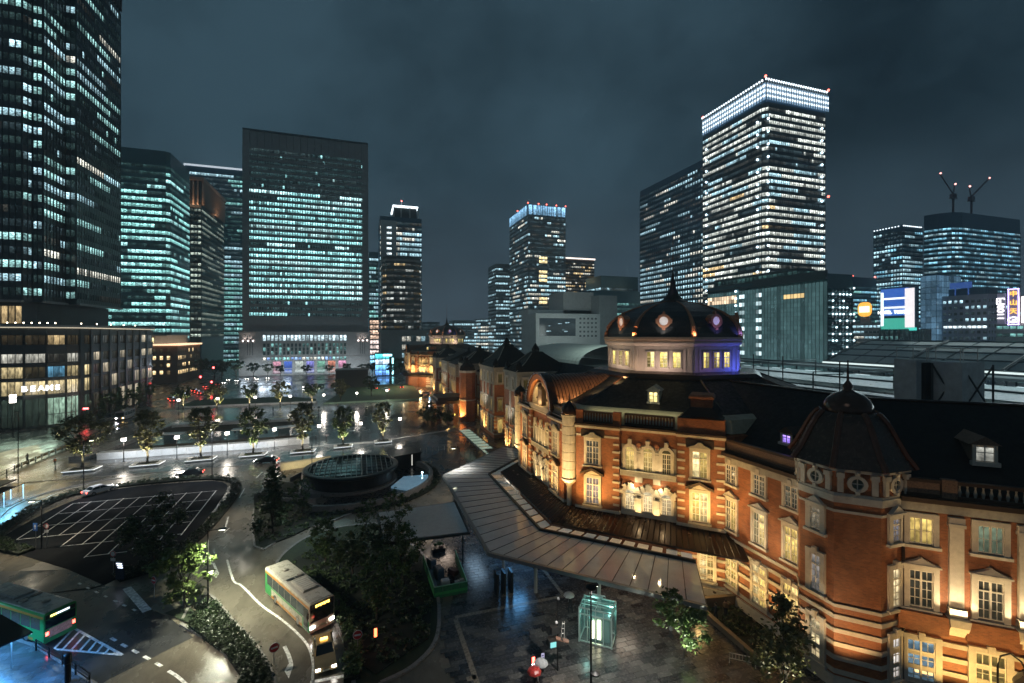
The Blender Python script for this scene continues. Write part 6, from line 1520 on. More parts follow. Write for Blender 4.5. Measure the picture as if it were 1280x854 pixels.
b = MB(); b.box(25.5, 33.5, 88, 96, 3.1, 3.35); ob("roof", b, DK, lw, True)
for x, y in ((26, 88.5), (33, 88.5), (26, 95.5), (33, 95.5)): b = MB(); b.tube([(x, y, 0), (x, y, 3.1)], .09, 6); ob("post", b, DK, lw, True)
light("low_canopy_light", 'AREA', (30.5, 91, 3.), 220, (1., .88, .7), rot=(0, 0, 0), size=4, sizey=4)

# ================================================================== trees
def vase_crown(H, Rr, seed, n=64, low=.25):
    rg = random.Random(seed); cl = []; tips = []
    for i in range(n):
        t = low + (1 - low) * rg.random() ** .8
        k = min(1., .12 + (t - low) / .42) * (1. if t < .75 else max(.35, 1 - (t - .75) * 2.0))
        a = rg.uniform(0, 2 * math.pi); r = Rr * k * math.sqrt(rg.uniform(.08, 1))
        c = (r * math.cos(a), r * math.sin(a), H * t * .95, Rr * rg.uniform(.11, .24)); cl.append(c); tips.append(c)
    return cl, tips
def round_crown(H, Rr, seed, count=30, z0=.42):
    rg = random.Random(seed); cl = []
    while len(cl) < count:
        x, y, z = (rg.uniform(-1, 1) for _ in range(3))
        if x * x + y * y + z * z < 1: cl.append((x * Rr, y * Rr, H * (z0 + (1 - z0) * .5 * (z + 1) * .94), Rr * rg.uniform(.13, .27)))
    return cl, cl
def cone_crown(H, Rr, seed, n=34, z0=.12):
    rg = random.Random(seed); cl = []
    for i in range(n):
        t = z0 + (1 - z0) * (i + rg.random()) / n; a = rg.uniform(0, 2 * math.pi); r = Rr * (1.08 - t) * math.sqrt(rg.uniform(.1, 1))
        cl.append((r * math.cos(a), r * math.sin(a), H * t * .97, Rr * (.42 - .22 * t) * rg.uniform(.7, 1.2)))
    return cl, cl
def tree_meshes(crown, H, Rr, n, size, lm, seed, trunk_r=.16, fork=.3, limbs=7, **k):
    cl, tips = crown(H, Rr, seed, **k); rg = random.Random(seed + 5)
    me = leaves(cl, n, size, seed); me.materials.append(lm)
    b = MB(); zf = H * fork
    b.tube([(0, 0, 0), (.03 * H * .3, 0, zf * .5), (0, .02 * H * .3, zf)], [trunk_r * 1.25, trunk_r, trunk_r * .9], 8)
    for i in range(limbs):
        c = tips[rg.randrange(len(tips))]; m = (c[0] * .35, c[1] * .35, zf + (c[2] - zf) * .45)
        b.tube([(0, 0, zf * .92), m, (c[0], c[1], max(c[2], zf + .3))], [trunk_r * .6, trunk_r * .38, trunk_r * .12], 5)
        for q in range(2):
            c2 = tips[rg.randrange(len(tips))]; e = (m[0] * .5 + c2[0] * .5, m[1] * .5 + c2[1] * .5, max(m[2] + .2, (m[2] + c2[2]) / 2)); b.tube([m, e], [trunk_r * .3, trunk_r * .08], 4)
    return b.mesh("trunk", [BARK]), me
def plant(name, label, meshes, loc, rz=0., group=None, scale=1., cat="tree"):
    t = thing(name, label, cat, loc, rz, group); t.scale = (scale,) * 3 if not isinstance(scale, tuple) else scale
    tr = bpy.data.objects.new("trunk", meshes[0]); link(tr, t); cr = bpy.data.objects.new("crown", meshes[1]); link(cr, t)
    return t
V1 = tree_meshes(vase_crown, 11.5, 4.1, 6500, .22, LEAF_O, 21, .2, .24, 9)
V2 = tree_meshes(vase_crown, 11.5, 3.1, 5200, .22, LEAF_O, 22, .18, .26, 9)
V3 = tree_meshes(vase_crown, 11.0, 3.3, 5200, .22, LEAF_M, 23, .18, .26, 9)
F1 = tree_meshes(vase_crown, 9.5, 3.6, 2600, .32, LEAF_O, 24, .2, .24, 8)
F2 = tree_meshes(round_crown, 8.5, 3.2, 1500, .40, LEAF_D, 25, .2, .3, 7)
PLM = mat("pale_planter_stone", (.55, .55, .54), .4, 0, .12, 2, rvar=.15)
E_LED = lamp_mat("planter_led", (.9, .97, 1.), .8)
where = ["nearest the street fence", "second from the street fence", "third from the street fence", "in the middle of the row", "at the bed wall's end", "before the wide wet paving", "nearest the station"]
FRONT = [(-54.2, 117.4, V1, .3, 1.05), (-43.2, 117.9, V2, 1.2, 1.), (-33.6, 118.9, V2, 2.5, 1.), (-23.4, 119.4, V3, .7, 1.), (-12.9, 119.4, V2, 3.6, 1.), (-4.0, 121.4, V3, 4.4, .9), (5.6, 123.6, V2, 5.1, .88)]
for i, (x, y, ms, rz, sc) in enumerate(FRONT):
    p = thing("tree_planter", "low tapering stone planter edged with white light " + where[i], "planter", (x, y, .02), 0, "lit stone planters in the front row")
    wx = 2.6 if i < 5 else 2.1
    b = MB(); b.loft([([(-wx * .9, -1.5), (wx * .9, -1.1), (wx, 1.3), (-wx, 1.1)], .0), ([(-wx, -1.75), (wx * 1., -1.35), (wx * 1.1, 1.5), (-wx * 1.05, 1.3)], .5)]); ob("stone_body", b, PLM, p)
    b = MB(); b.prism([(-wx * .62, -.9), (wx * .66, -.7), (wx * .72, .9), (-wx * .66, .75)], .45, .62); ob("soil_bed", b, mat("planter_soil", (.02, .022, .012), .9, 0, .3, 5), p)
    b = MB(); b.tube([(-wx * .99, -1.72, .36), (wx * .99, -1.34, .36)], .035, 4); b.tube([(wx * 1.0, -1.34, .36), (wx * 1.09, 1.46, .36)], .05, 4); ob("light_strip", b, E_LED, p)
    plant("plaza_tree", "tall vase-shaped tree lit from below " + where[i], ms, (x, y + .1, .5), rz, "uplit trees in the front row", sc)
    light("tree_uplight", 'SPOT', (x + .9, y - .9, .75), 2100 if i else 800, (1., .90, .55) if i % 2 else (.95, .95, .6), aim=(x, y, 8), spot=75, size=.08)
    light("tree_uplight", 'SPOT', (x - 1., y - .5, .75), 1400 if i else 400, (1., .85, .5), aim=(x, y, 8), spot=70, size=.08)
where2 = ["nearest the street", "second from the street", "at the white rear wall", "left of the walkway", "right of the walkway", "at the green lawn", "nearest the far dome"]
for i, (x, y) in enumerate([(-63.1, 203), (-50.6, 197), (-40.8, 202), (-29.9, 201), (-18.2, 199), (-7.7, 204), (4.8, 216)]):
    plant("plaza_tree", "smaller uplit tree in the rear row " + where2[i], F1 if i % 2 else F2, (x, y, .1), i * 1.3, "uplit trees in the rear row", 1. if i != 6 else 1.1)
    light("tree_uplight", 'SPOT', (x + .8, y - 1.2, .3), 2600, (1., .9, .52), aim=(x, y, 7), spot=85, size=.1)
# street trees by the podium and distant greenery
ST1 = tree_meshes(round_crown, 7.5, 1.9, 1500, .28, LEAF_M, 31, .13, .25, 6)
ST2 = tree_meshes(cone_crown, 8.0, 2.0, 1500, .30, LEAF_M, 32, .13, .2, 6)
for i, (x, y, s) in enumerate([(-82.6, 190, 1.), (-82.6, 196, 1.05), (-82.8, 203, 1.1), (-82.6, 210, 1.), (-82.8, 219, 1.1), (-82.6, 228, 1.)]):
    plant("street_tree", "slim green street tree by the podium, number %s from its curved corner" % ("one", "two", "three", "four", "five", "six")[i], ST1 if i % 2 else ST2, (x, y, .1), i * .9, "slim trees along the podium", s)
for i, (x, y, s) in enumerate([(-104, 170, .9), (-99, 169, .8), (-109, 168, .85)]): plant("street_tree", "low green tree before the podium's ground floor, %s" % ("tallest of three", "beside the double lamp", "cut by the frame edge")[i], ST1, (x, y, 0), i * 2., "low trees before the podium", s)
light("path_lamp_light", 'SPOT', (-7.5, 70.5, 8), 900, (.75, .92, 1.), aim=(-6., 69, 0), spot=110, blend=.9, size=.2)
lt = light("podium_tree_light", 'AREA', (-84.5, 205, 5.5), 500, (.75, .95, .6), aim=(-80, 205, 2), size=45, sizey=2)
FD = tree_meshes(round_crown, 10, 4.2, 1300, .5, LEAF_D, 33, .25, .25, 6)
pos = [(-88, 338, 1.25), (-82, 330, 1.1), (-96, 342, 1.3), (-77, 343, 1.2), (-104, 335, 1.2), (-66, 338, 1.), (-58, 340, .9), (-50, 337, .8), (-34, 335, .8), (-20, 338, .75), (-9, 336, .85), (2, 334, .8), (8, 330, .9), (22, 326, 1.1), (27, 328, 1.2), (33, 325, 1.), (20, 318, .9), (-112, 300, .8), (-108, 290, .8)]
for i, (x, y, s) in enumerate(pos):
    plant("street_tree", "dark distant tree massed at the foot of the far buildings", FD, (x, y, 0), i * 1.1, "dark trees at the foot of the far buildings", s)
# planted islands, foreground
D1 = tree_meshes(round_crown, 7.3, 2.7, 4600, .16, LEAF_D, 41, .13, .34, 10, count=44)
D2 = tree_meshes(vase_crown, 7.2, 2.4, 4200, .16, LEAF_M, 42, .12, .3, 10)
D3 = tree_meshes(vase_crown, 8.5, 2.1, 1500, .17, LEAF_M, 43, .08, .3, 8)
C1 = tree_meshes(cone_crown, 9.5, 2.3, 5200, .17, LEAF_D, 44, .12, .1, 8)
B1 = tree_meshes(round_crown, 7.6, 2.9, 3600, .24, LEAF_Y, 45, .12, .2, 9, z0=.1)
isl = [("dense dark tree over the island beside the white bus", D1, (-.8, 54), .2, .85), ("dark tree at the bus side of the lower island", D2, (-4.0, 60), 1.1, .8), ("dark rounded tree in the middle of the lower island", D1, (3.0, 55.5), 2.2, .85), ("dark tree at the island's south end above the ivy", D2, (1.6, 46.5), 3.1, .95),
       ("dark tree at the shelter corner of the island", D2, (4.6, 52.5), 4., .9), ("sparse tall sapling in front of the shelter roof", D3, (4.2, 59.5), .8, 1.), ("second sparse sapling left of the shelter roof", D3, (1.0, 61), 2.8, .85), 
       ("dark tree at the north tip of the island by the drum", D2, (-8.5, 78), 1.7, .8), ("dark narrow evergreen on the roadside of the upper island", C1, (-11.6, 71.5), .4, 1.), ("thin sapling by the upper island's kerb", D3, (-13.2, 83), 1., .8)]
for lab, ms, (x, y), rz, sc in isl: plant("island_tree", lab, ms, (x, y, .14), rz, "trees on the planted islands", sc)
plant("island_tree", "big dark tree shading the south-east bays of the car park", tree_meshes(round_crown, 8.6, 3.3, 6500, .18, LEAF_D, 46, .15, .25, 8, z0=.12), (-23.8, 66.5, .05), .4)
plant("island_tree", "lamplit yellow-green tree beside the street lamp and broad hedge", B1, (-17.0, 55.0, .1), .4, None, .95)
K1 = tree_meshes(round_crown, 6.8, 2.2, 3200, .19, LEAF_M, 47, .09, .2, 9, z0=.16)
plant("forecourt_tree", "bright green young tree beside the glass lift on the forecourt", K1, (26.6, 33.2, .03), .3)
plant("forecourt_tree", "feathery tree before the station's octagonal stair tower", tree_meshes(cone_crown, 7.6, 2.6, 3000, .19, LEAF_O, 48, .09, .12, 12, z0=.16), (31.6, 27.6, .03), .9)
light('tree_uplight', 'SPOT', (24.9, 31.0, .3), 1300, (.95, 1., .8), aim=(26.6, 33.2, 4), spot=90, size=.1); light('tree_uplight', 'SPOT', (30.6, 25.6, .3), 350, (1., .95, .7), aim=(31.6, 27.6, 4), spot=90, size=.1)
SH = tree_meshes(round_crown, 4.5, 2.0, 1300, .26, LEAF_D, 49, .1, .2, 6, z0=.05)
for i, (x, y, s) in enumerate([(21, 143, 1.), (24, 146, 1.15), (19.5, 150, 1.1), (25.5, 141, .9), (22.5, 154, 1.2), (27.5, 147, .8)]):
    plant("porch_shrub", "dark shrub clump on the round bed before the station porch", SH, (x, y, .1), i, "shrubs before the porch", s, cat="shrub")

# ================================================================== beds, walls and lawns of the square
bw = thing("bed_wall", "long pale stone bed wall across the middle of the square", "wall", (-34, 127, 0))
WHT = mat("pale_wall_stone", (.58, .60, .61), .42, 0, .14, 1., rvar=.15)
b = MB(); fr = Fr((-55.6, 126.2), (-24.2, 126.9)); 
for k in range(13): b.fb(fr, k * 2.42, k * 2.42 + 2.38, -2.2, 0, 0, 1.5)
fr = Fr((-24.1, 126.9), (-12.3, 128.5))
for k in range(5): b.fb(fr, k * 2.38, k * 2.38 + 2.34, -2.2, 0, 0, 1.5)
ob("stone_block", b, WHT, bw, True, kind="stuff")
light("bed_wall_light", 'AREA', (-36, 123.2, .3), 260, (.7, .85, 1.), aim=(-36, 126.5, .6), size=34, sizey=.2)
sheet("turf_bed", [(-54.5, 128.6), (-12.8, 130.5), (-13.5, 138), (-48, 136)], .5, SOIL)
sheet("turf_bed", [(-58, 152), (-18, 152), (-18, 161), (-52, 161)], .4, SOIL)
sheet("terrace_paving", [(-48, 136), (-13.5, 138), (-18, 152), (-50, 152)], .3, PLAZA)
b2 = thing("bed_wall", "pale stone wall behind the terrace, farther from the station", "wall", (-40, 163, 0))
b = MB(); fr = Fr((-53, 161.3), (-17, 161.3))
for k in range(12): b.fb(fr, k * 3, k * 3 + 2.95, -3.2, 0, 0, 1.1)
ob("stone_block", b, WHT, b2, True, kind="stuff")
b3 = thing("sloping_wall", "long pale sloping wall along the square's street side", "wall", (-60, 145, 0))
b = MB(); b.prism([(-61.5, 128), (-57.5, 128), (-53.5, 161), (-50, 166), (-53, 168), (-57, 163)], 0, .8); ob("wall", b, mat("grey_slab", (.24, .24, .235), .35, 0, .2, 1, rvar=.15), b3, True)
for i, (x, y) in enumerate([(-46.5, 141), (-30, 142), (-20, 141.5)]):
    t = thing("terrace_table", "low white slab table on the terrace, %s" % ("nearest the street", "below the middle lamp", "nearest the walkway")[i], "table", (x, y, .3), .2 * i, "white slab tables on the terrace")
    b = MB(); b.prism([(-3, -1.2), (2.6, -1.6), (3.2, 1.1), (-2.6, 1.5)], 1.9, 2.1); ob("top", b, WHT, t)
    b = MB(); b.box(-1.4, 1.2, -.7, .6, 0, 1.9); ob("base", b, mat("teal_glass_box", (.05, .08, .09), .1), t)
SEAT = mat("dark_seat", (.02, .02, .022), .4, 0, .2, 3)
for i, (x, y) in enumerate([(-36, 140), (-26, 146), (-22, 148), (-40, 147), (-33, 149), (-17.5, 145)]):
    t = thing("bench", "small dark bench on the wet terrace among the slab tables", "bench", (x, y, .3), i * .7, "dark benches on the terrace"); b = MB(); b.box(-1.2, 1.2, -.35, .35, .38, .5); ob("seat", b, SEAT, t); b = MB(); b.box(-1., -.8, -.3, .3, 0, .38); ob("leg", b, SEAT, t); b = MB(); b.box(.8, 1., -.3, .3, 0, .38); ob("leg", b, SEAT, t)
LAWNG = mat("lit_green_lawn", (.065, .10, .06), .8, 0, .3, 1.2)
b = MB(); b.prism([(-14, 199.6), (23.5, 199.6), (27, 215), (27, 262), (-6, 266), (-10, 225)], 0, .35); gl_ = struct("lawn", b, LAWNG)
kerb([(-14, 199.2), (23.8, 199.2)], .6, .6, m=mat("green_stone_kerb", (.16, .26, .17), .5, 0, .2, 2))
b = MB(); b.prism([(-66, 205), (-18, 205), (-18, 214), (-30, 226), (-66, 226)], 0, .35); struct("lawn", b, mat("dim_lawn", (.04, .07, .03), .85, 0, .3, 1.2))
kerb([(-66, 204.6), (-17, 204.6)], .8, .7, m=WHT)
light("lawn_light", 'AREA', (12, 235, 5.5), 420, (.85, 1., .6), rot=(0, 0, 0), size=20, sizey=30)
dw_ = thing("service_block", "dark flat service block standing behind the rear trees", "service building", (-2, 260, 0)); b = MB(); b.box(-12, 4, 255, 268, 0, 9); ob("wall", b, mat("dark_block", (.05, .052, .055), .6), dw_, True)
b = MB(); b.box(-12.4, 4.4, 254.6, 268.4, 9, 9.4); ob("roof", b, DK, dw_, True)

# ================================================================== lamps
E_LAN = lamp_mat("lantern_glass", (1., .90, .80), 6., True)
POLE = mat("dark_pole", (.022, .022, .023), .4, .5, .1, 3)
lm = thing("plaza_lamp", "slim post lantern with glowing cube head, front row beside the west fence", "street lamp", (-49.2, 122.6, 0), 0, "cube-headed lanterns on the square")
b = MB(); b.tube([(0, 0, 0), (0, 0, 4.6)], [.09, .06], 8); b.cbox(0, 0, 0, .4, .4, .12); ob("pole", b, POLE, lm)
b = MB()
for x in (-.19, .19):
    for y in (-.19, .19):
        for z in (4.62, 4.98): b.cbox(x, y, z, .32, .32, .3)
ob("lantern", b, E_LAN, lm, kind="stuff")
b = MB(); b.cbox(0, 0, 5.28, .8, .8, .05); b.cbox(0, 0, 4.92, .06, .8, .06); b.cbox(0, 0, 4.55, .8, .8, .06); ob("lantern_frame", b, POLE, lm, kind="stuff")
fl = ["by the second planter tree", "by the third planter tree", "left of the middle planter tree", "right of the fifth planter tree", "between the station-side planters", "alone on the dark wet paving"]
LSP = [(-49.2, 122.6)]
for i, (x, y) in enumerate([(-39.05, 121.74), (-29.44, 122.92), (-19.77, 124.45), (-9.77, 125.4), (0.18, 125.73), (10.37, 129.25)]): copy_tree(lm, (x, y, 0), 0, "slim post lantern with glowing cube head, front row " + fl[i])
fl2 = ["by the westmost rear tree", "between the second and third rear trees", "before the long white rear wall", "left of the middle walkway", "at the walkway's far side", "on the green lawn's edge", "beside the lawn's parked cars"]
for i, (px_, y_) in enumerate([((-60.4, 190), 0), ((-48.5, 190), 0), ((-36.5, 190), 0), ((-24.7, 189), 0), ((-13.1, 189), 0), ((-1.2, 191), 0), ((10.5, 196), 0)]): copy_tree(lm, (*px_, 0), 0, "slim post lantern with glowing cube head, rear row " + fl2[i])
for x, y in [(-49.2, 122.4), (-39.05, 121.74), (-29.44, 122.92), (-19.77, 124.45), (-9.77, 125.4), (0.18, 125.73), (10.37, 129.25), (-48.5, 190), (-36.5, 190), (-24.7, 189), (-13.1, 189), (-1.2, 191), (10.5, 196)]: light('lantern_light', 'POINT', (x, y, 4.0), 480, (1., .9, .78), size=.7)
dl = thing("double_lamp", "tall post carrying two stacked glowing lantern cubes before the podium", "street lamp", (-90.9, 163.7, 0)); b = MB(); b.tube([(0, 0, 0), (0, 0, 11)], [.14, .08], 8); ob("pole", b, POLE, dl)
for z in (9.2, 10.4): b = MB(); b.cbox(0, 0, z, .95, .95, .9); ob("lantern", b, E_LAN, dl)

def arm_lamp(label, x, y, h, arm, rz, head=True, group=None, lit=0, col=(1., .86, .62)):
    t = thing("street_lamp", label, "street lamp", (x, y, .05), rz, group)
    b = MB(); b.tube([(0, 0, 0), (0, 0, h)], [.09, .06], 8); b.tube([(0, 0, h - .05), (arm, 0, h)], .04, 6); ob("pole", b, POLE, t)
    b = MB(); b.box(arm - .15, arm + .5, -.15, .15, h - .06, h + .08); ob("lamp_head", b, POLE, t)
    b = MB(); b.box(arm - .1, arm + .45, -.11, .11, h - .1, h - .062); ob("lens", b, lamp_mat("street_lamp_lens_%d" % (1 if lit else 0), col, 6. if lit else .02), t)
    if lit: 
        w_ = (x + (arm + .2) * math.cos(rz), y + (arm + .2) * math.sin(rz), h - .2); light("lamp_light", 'SPOT', w_, lit, col, aim=(w_[0], w_[1], 0), spot=140, blend=.8, size=.15)
    return t
arm_lamp("street lamp shining on the yellow-green tree beside the hedge", -14.7, 54.2, 8.0, 1.1, 0, lit=3600, col=(.98, 1., .74))
arm_lamp("street lamp with traffic signs on the hedge west of the car park", -39.4, 76.2, 6.4, -1.1, R(10), lit=900)
arm_lamp("thin street lamp at the car park's north-west hedge end", -46.6, 101.5, 9., -1.2, R(200), lit=1900, col=(.95, .97, 1.))  # light added to this post to brighten the parking lines
arm_lamp("tall thin pole lamp rising from the wet west pavement", -62.5, 114, 13, -.4, 0)
arm_lamp("thin dark lamp pole at the car park's far hedge", -27.5, 104, 9.5, .3, R(-90), lit=1900, col=(.95, .97, 1.))  # same added light for the parking lines
arm_lamp("tall twin-disc lamp post beside the glass lift", 16.2, 30.5, 9.4, .05, 0, lit=2200, col=(1., .95, .86))  # post given an added light to brighten the forecourt
arm_lamp("added slim street lamp brightening the paving by the canopy and flat shelter", 16.2, 78, 8.5, -1.2, 0, lit=650, col=(1., .94, .84))  # added lamp, lifts the light on the paving here
arm_lamp("street lamp over the central road, behind the upper island", -9.5, 104, 8, -1.5, 0, lit=500, col=(1., .82, .6))
light("road_lamp_light", 'SPOT', (-13, 47, 9.5), 1500, (1., .90, .74), aim=(-9, 49, 0), spot=120, blend=.9, size=.3)
light("road_lamp_light", 'SPOT', (-17, 80, 9.5), 1300, (1., .90, .74), aim=(-16.5, 78, 0), spot=110, blend=.9, size=.3)
light("road_lamp_light", 'SPOT', (-18, 42, 9.), 650, (1., .90, .74), aim=(-14.5, 44, 0), spot=100, blend=.9, size=.3)
light("street_glow", 'AREA', (-74, 140, 8), 420, (1., .76, .34), aim=(-66, 136, 0), size=12, sizey=26)
light("street_glow", 'AREA', (-90, 168, 6), 200, (.7, 1., .75), aim=(-86, 150, 0), size=12, sizey=4)
light("rear_glow", 'AREA', (-60, 345, 8), 1500, (.7, .85, 1.), aim=(-60, 320, 0), size=30, sizey=4)
dis = thing("lamp_discs", "two dark round discs clamped to the tall forecourt lamp post", "lamp fitting", (16.2, 30.5, 5))
b = MB(); b.lathe(16.2, 30.5, [(.05, 9.2), (.42, 9.3), (.42, 9.42), (.05, 9.55)], 14); ob("disc", b, POLE, dis, True); b = MB(); b.lathe(16.45, 30.3, [(.05, 2.9), (.36, 3.), (.36, 3.1), (.05, 3.2)], 14); ob("disc", b, POLE, dis, True)

# fences, bollards, signs
fe = thing("road_fence", "long dark guard fence with sandy panels along the west street kerb", "fence", (-68, 140, 0))
pts = [(-66.3, 113.5), (-67.5, 122), (-68.2, 132), (-68.5, 145), (-68.6, 160), (-68.6, 174)]
b = MB(); po = []
for i in range(len(pts) - 1):
    fr = Fr(pts[i], pts[i + 1]); n_ = max(2, int(fr.L / 2.4))
    for k in range(n_):
        m = MB(); m.fb(fr, fr.L * k / n_ - .07, fr.L * k / n_ + .07, -.07, .07, 0, 1.05); ob("post", m, POLE, fe, True)
        if i > 0: m = MB(); m.fb(fr, fr.L * k / n_ + .4, fr.L * (k + 1) / n_ - .4, -.03, .03, .35, .85); ob("panel", m, mat("sandy_panel", (.35, .26, .12), .5), fe, True)  # sand-coloured panel between the posts
    for z in (.3, .92): m = MB(); m.fb(fr, 0, fr.L, -.035, .035, z, z + .08); ob("rail", m, POLE, fe, True)
bf = thing("kerb_fence", "dark railing along the bus stop kerb at the lower left corner", "fence", (-26, 50, 0))
pts = [(-27.13, 51.72), (-23.84, 48.78), (-20.43, 45.33), (-19.5, 42)]
for i in range(3):
    fr = Fr(pts[i], pts[i + 1])
    for k in range(2): m = MB(); m.fb(fr, fr.L * k / 2 - .05, fr.L * k / 2 + .05, -.05, .05, .1, 1.1); ob("post", m, POLE, bf, True)
    for z in (.5, 1.02): m = MB(); m.fb(fr, 0, fr.L, -.03, .03, z, z + .06); ob("rail", m, POLE, bf, True)
bo = thing("bollard", "thin pale bollard in the arc north of the stair housing", "bollard", (12, 110, .02), 0, "thin bollards by the drum"); b = MB(); b.tube([(0, 0, 0), (0, 0, .95)], .07, 8); b.sphere((0, 0, .97), .08, 8, 5); ob("post", b, mat("pale_bollard", (.42, .42, .4), .35, .3, .1, 3), bo)
for i in range(7): copy_tree(bo, (13.6 + i * 1.45, 110.2 + .25 * i - .02 * i * i, .02))
def road_sign(label, x, y, kind, h=2.3, rz=0.):
    t = thing("road_sign", label, "road sign", (x, y, .05), rz); b = MB(); b.tube([(0, 0, 0), (0, 0, h + .3)], .035, 6); ob("post", b, mat("sign_post_grey", (.3, .3, .3), .4, .4, .1, 3), t)
    fr = Fr((-.4, -.06), (.4, -.06)); n_ = 18
    def disc(r, z, d0, d1, m, nm):
        b = MB(); b.fpoly(fr, [(.4 + r * math.cos(2 * math.pi * i / n_), z + r * math.sin(2 * math.pi * i / n_)) for i in range(n_)], d0, d1); ob(nm, b, m, t)
    WS = mat("sign_white", (.7, .7, .7), .5, 0, 0); RS = mat("sign_red", (.5, .02, .02), .45, 0, 0); BS = mat("sign_blue", (.02, .10, .38), .45, 0, 0)
    if kind == 'noentry':
        disc(.40, h, 0, .03, WS, "rim"); disc(.365, h, .03, .04, RS, "disc"); b = MB(); b.fb(fr, .14, .66, .04, .05, h - .07, h + .07); ob("bar", b, WS, t)
    if kind == 'limit':
        disc(.36, h, 0, .03, WS, "disc"); 
        b = MB()
        for i in range(n_):
            a0, a1 = 2 * math.pi * i / n_, 2 * math.pi * (i + 1) / n_; b.fpoly(fr, [(.4 + .29 * math.cos(a0), h + .29 * math.sin(a0)), (.4 + .36 * math.cos(a0), h + .36 * math.sin(a0)), (.4 + .36 * math.cos(a1), h + .36 * math.sin(a1)), (.4 + .29 * math.cos(a1), h + .29 * math.sin(a1))], .03, .045)
        ob("red_ring", b, RS, t); b = MB(); b.fb(fr, .1, .7, 0, .03, h - .85, h - .5); ob("plate", b, WS, t)
    if kind == 'blue': b = MB(); b.fb(fr, .1, .75, 0, .04, h - .5, h + .5); ob("plate", b, BS, t); b = MB(); b.fpoly(fr, [(.42, h + .35), (.25, h + .05), (.37, h + .05), (.37, h - .3), (.48, h - .3), (.48, h + .05), (.6, h + .05)], .04, .05); ob("arrow", b, WS, t)
    if kind == 'panel':
        b = MB(); b.fb(fr, -.1, .9, -.1, 0, .2, 2.2); ob("board", b, mat("navy_board", (.02, .03, .06), .3, 0, 0), t)
        b = MB()
        for q in range(3): b.fb(fr, .0 + q * .1, .7 + q * .06, 0, .02, 1.95 - q * .22, 2.05 - q * .22)
        ob("lit_line", b, lamp_mat("panel_line", (.7, .8, 1.), 1.6), t, kind="stuff")
    return t
road_sign("red no-entry sign at the hedge beside the central road", -6.9, 43.3, 'noentry', 1.5, R(20)); road_sign("red no-entry sign in the ivy beside the taxi lane", -.2, 42.2, 'noentry', 1.9, R(0)); road_sign("red no-entry sign under the lamplit tree", (-20.71, 58.29)[0], (-20.71, 58.29)[1], 'noentry', 1.9, R(-40))
road_sign("round speed sign with a plate below on the hedge lamp pole", -38.9, 76.3, 'limit', 2.9, R(-25)); road_sign("blue arrow sign on the hedge lamp pole", -40.1, 76.4, 'blue', 2.9, R(-25)); road_sign("round sign at the car park's southern entrance", (-27.49, 66.05)[0], (-27.49, 66.05)[1], 'limit', 2.2, R(-25)); road_sign("navy board with short glowing lines at the car park entrance", (-25.82, 63.47)[0], (-25.82, 63.47)[1], 'panel', 2., R(-25))
rl = thing("warning_beacon", "small red glowing beacon in the ivy beside the no-entry sign", "beacon", (1.3, 42.4, .14)); b = MB(); b.tube([(0, 0, 0), (0, 0, 1.2)], .04, 6); ob("post", b, POLE, rl); b = MB(); b.box(-.12, .12, -.1, .1, 1.2, 1.85); ob("lens", b, lamp_mat("red_beacon", (1., .15, .05), 2.5), rl)
# white barriers and dark sheet standing in for the sunken moat before the wing
for i, (x, y) in enumerate([(30.62, 30.82), (32.35, 29.77)]):
    t = thing("barrier", "white tubular barrier before the dark pit, %s" % ("nearer the canopy", "nearer the feathery tree")[i], "barrier", (x, y, .03), R(-38), "white tubular barriers"); WB = mat("white_tube", (.7, .68, .62), .35, 0, 0)
    b = MB(); b.tube([(-1., 0, 0), (-1., 0, .9), (1., 0, .9), (1., 0, 0)], .035, 6); ob("frame", b, WB, t); b = MB(); b.tube([(-1, 0, .45), (1, 0, .45)], .025, 5); ob("rail", b, WB, t)
    for k in range(7): b = MB(); b.tube([(-.75 + k * .25, 0, .45), (-.75 + k * .25, 0, .9)], .018, 4); ob("bar", b, WB, t)
b = MB(); b.prism([(32.4, 30.8), (36.6, 30.4), (36.6, 37.8), (33.0, 39.2)], .03, .08); ob("moat_shade_sheet", b, mat("moat_shade_black", (.004, .006, .004), .9, 0, .3, 3), kind="structure")  # near-black sheet paints the shade of a sunken moat on flat ground
hedge("ground_cover", [(32.6, 31.2), (36.3, 30.8), (36.3, 37.4), (33.2, 38.8)], .25, 3000, LEAF_D, "added black-green planting standing in for the dark moat along the station wing", "ground cover", seed=19)
pw = thing("pit_wall", "brown stone side wall at the north end of the dark pit", "wall", (33.5, 39, 0)); b = MB(); b.prism([(31.9, 38.6), (36.8, 37.8), (36.8, 38.2), (32.1, 39.1)], 0, 1.1); b.prism([(32.0, 30.4), (32.4, 30.4), (32.9, 39.), (32.4, 39.)], 0, .55); ob("wall", b, mat("brown_stone", (.16, .12, .08), .6, 0, .2, 2), pw, True, kind="stuff")

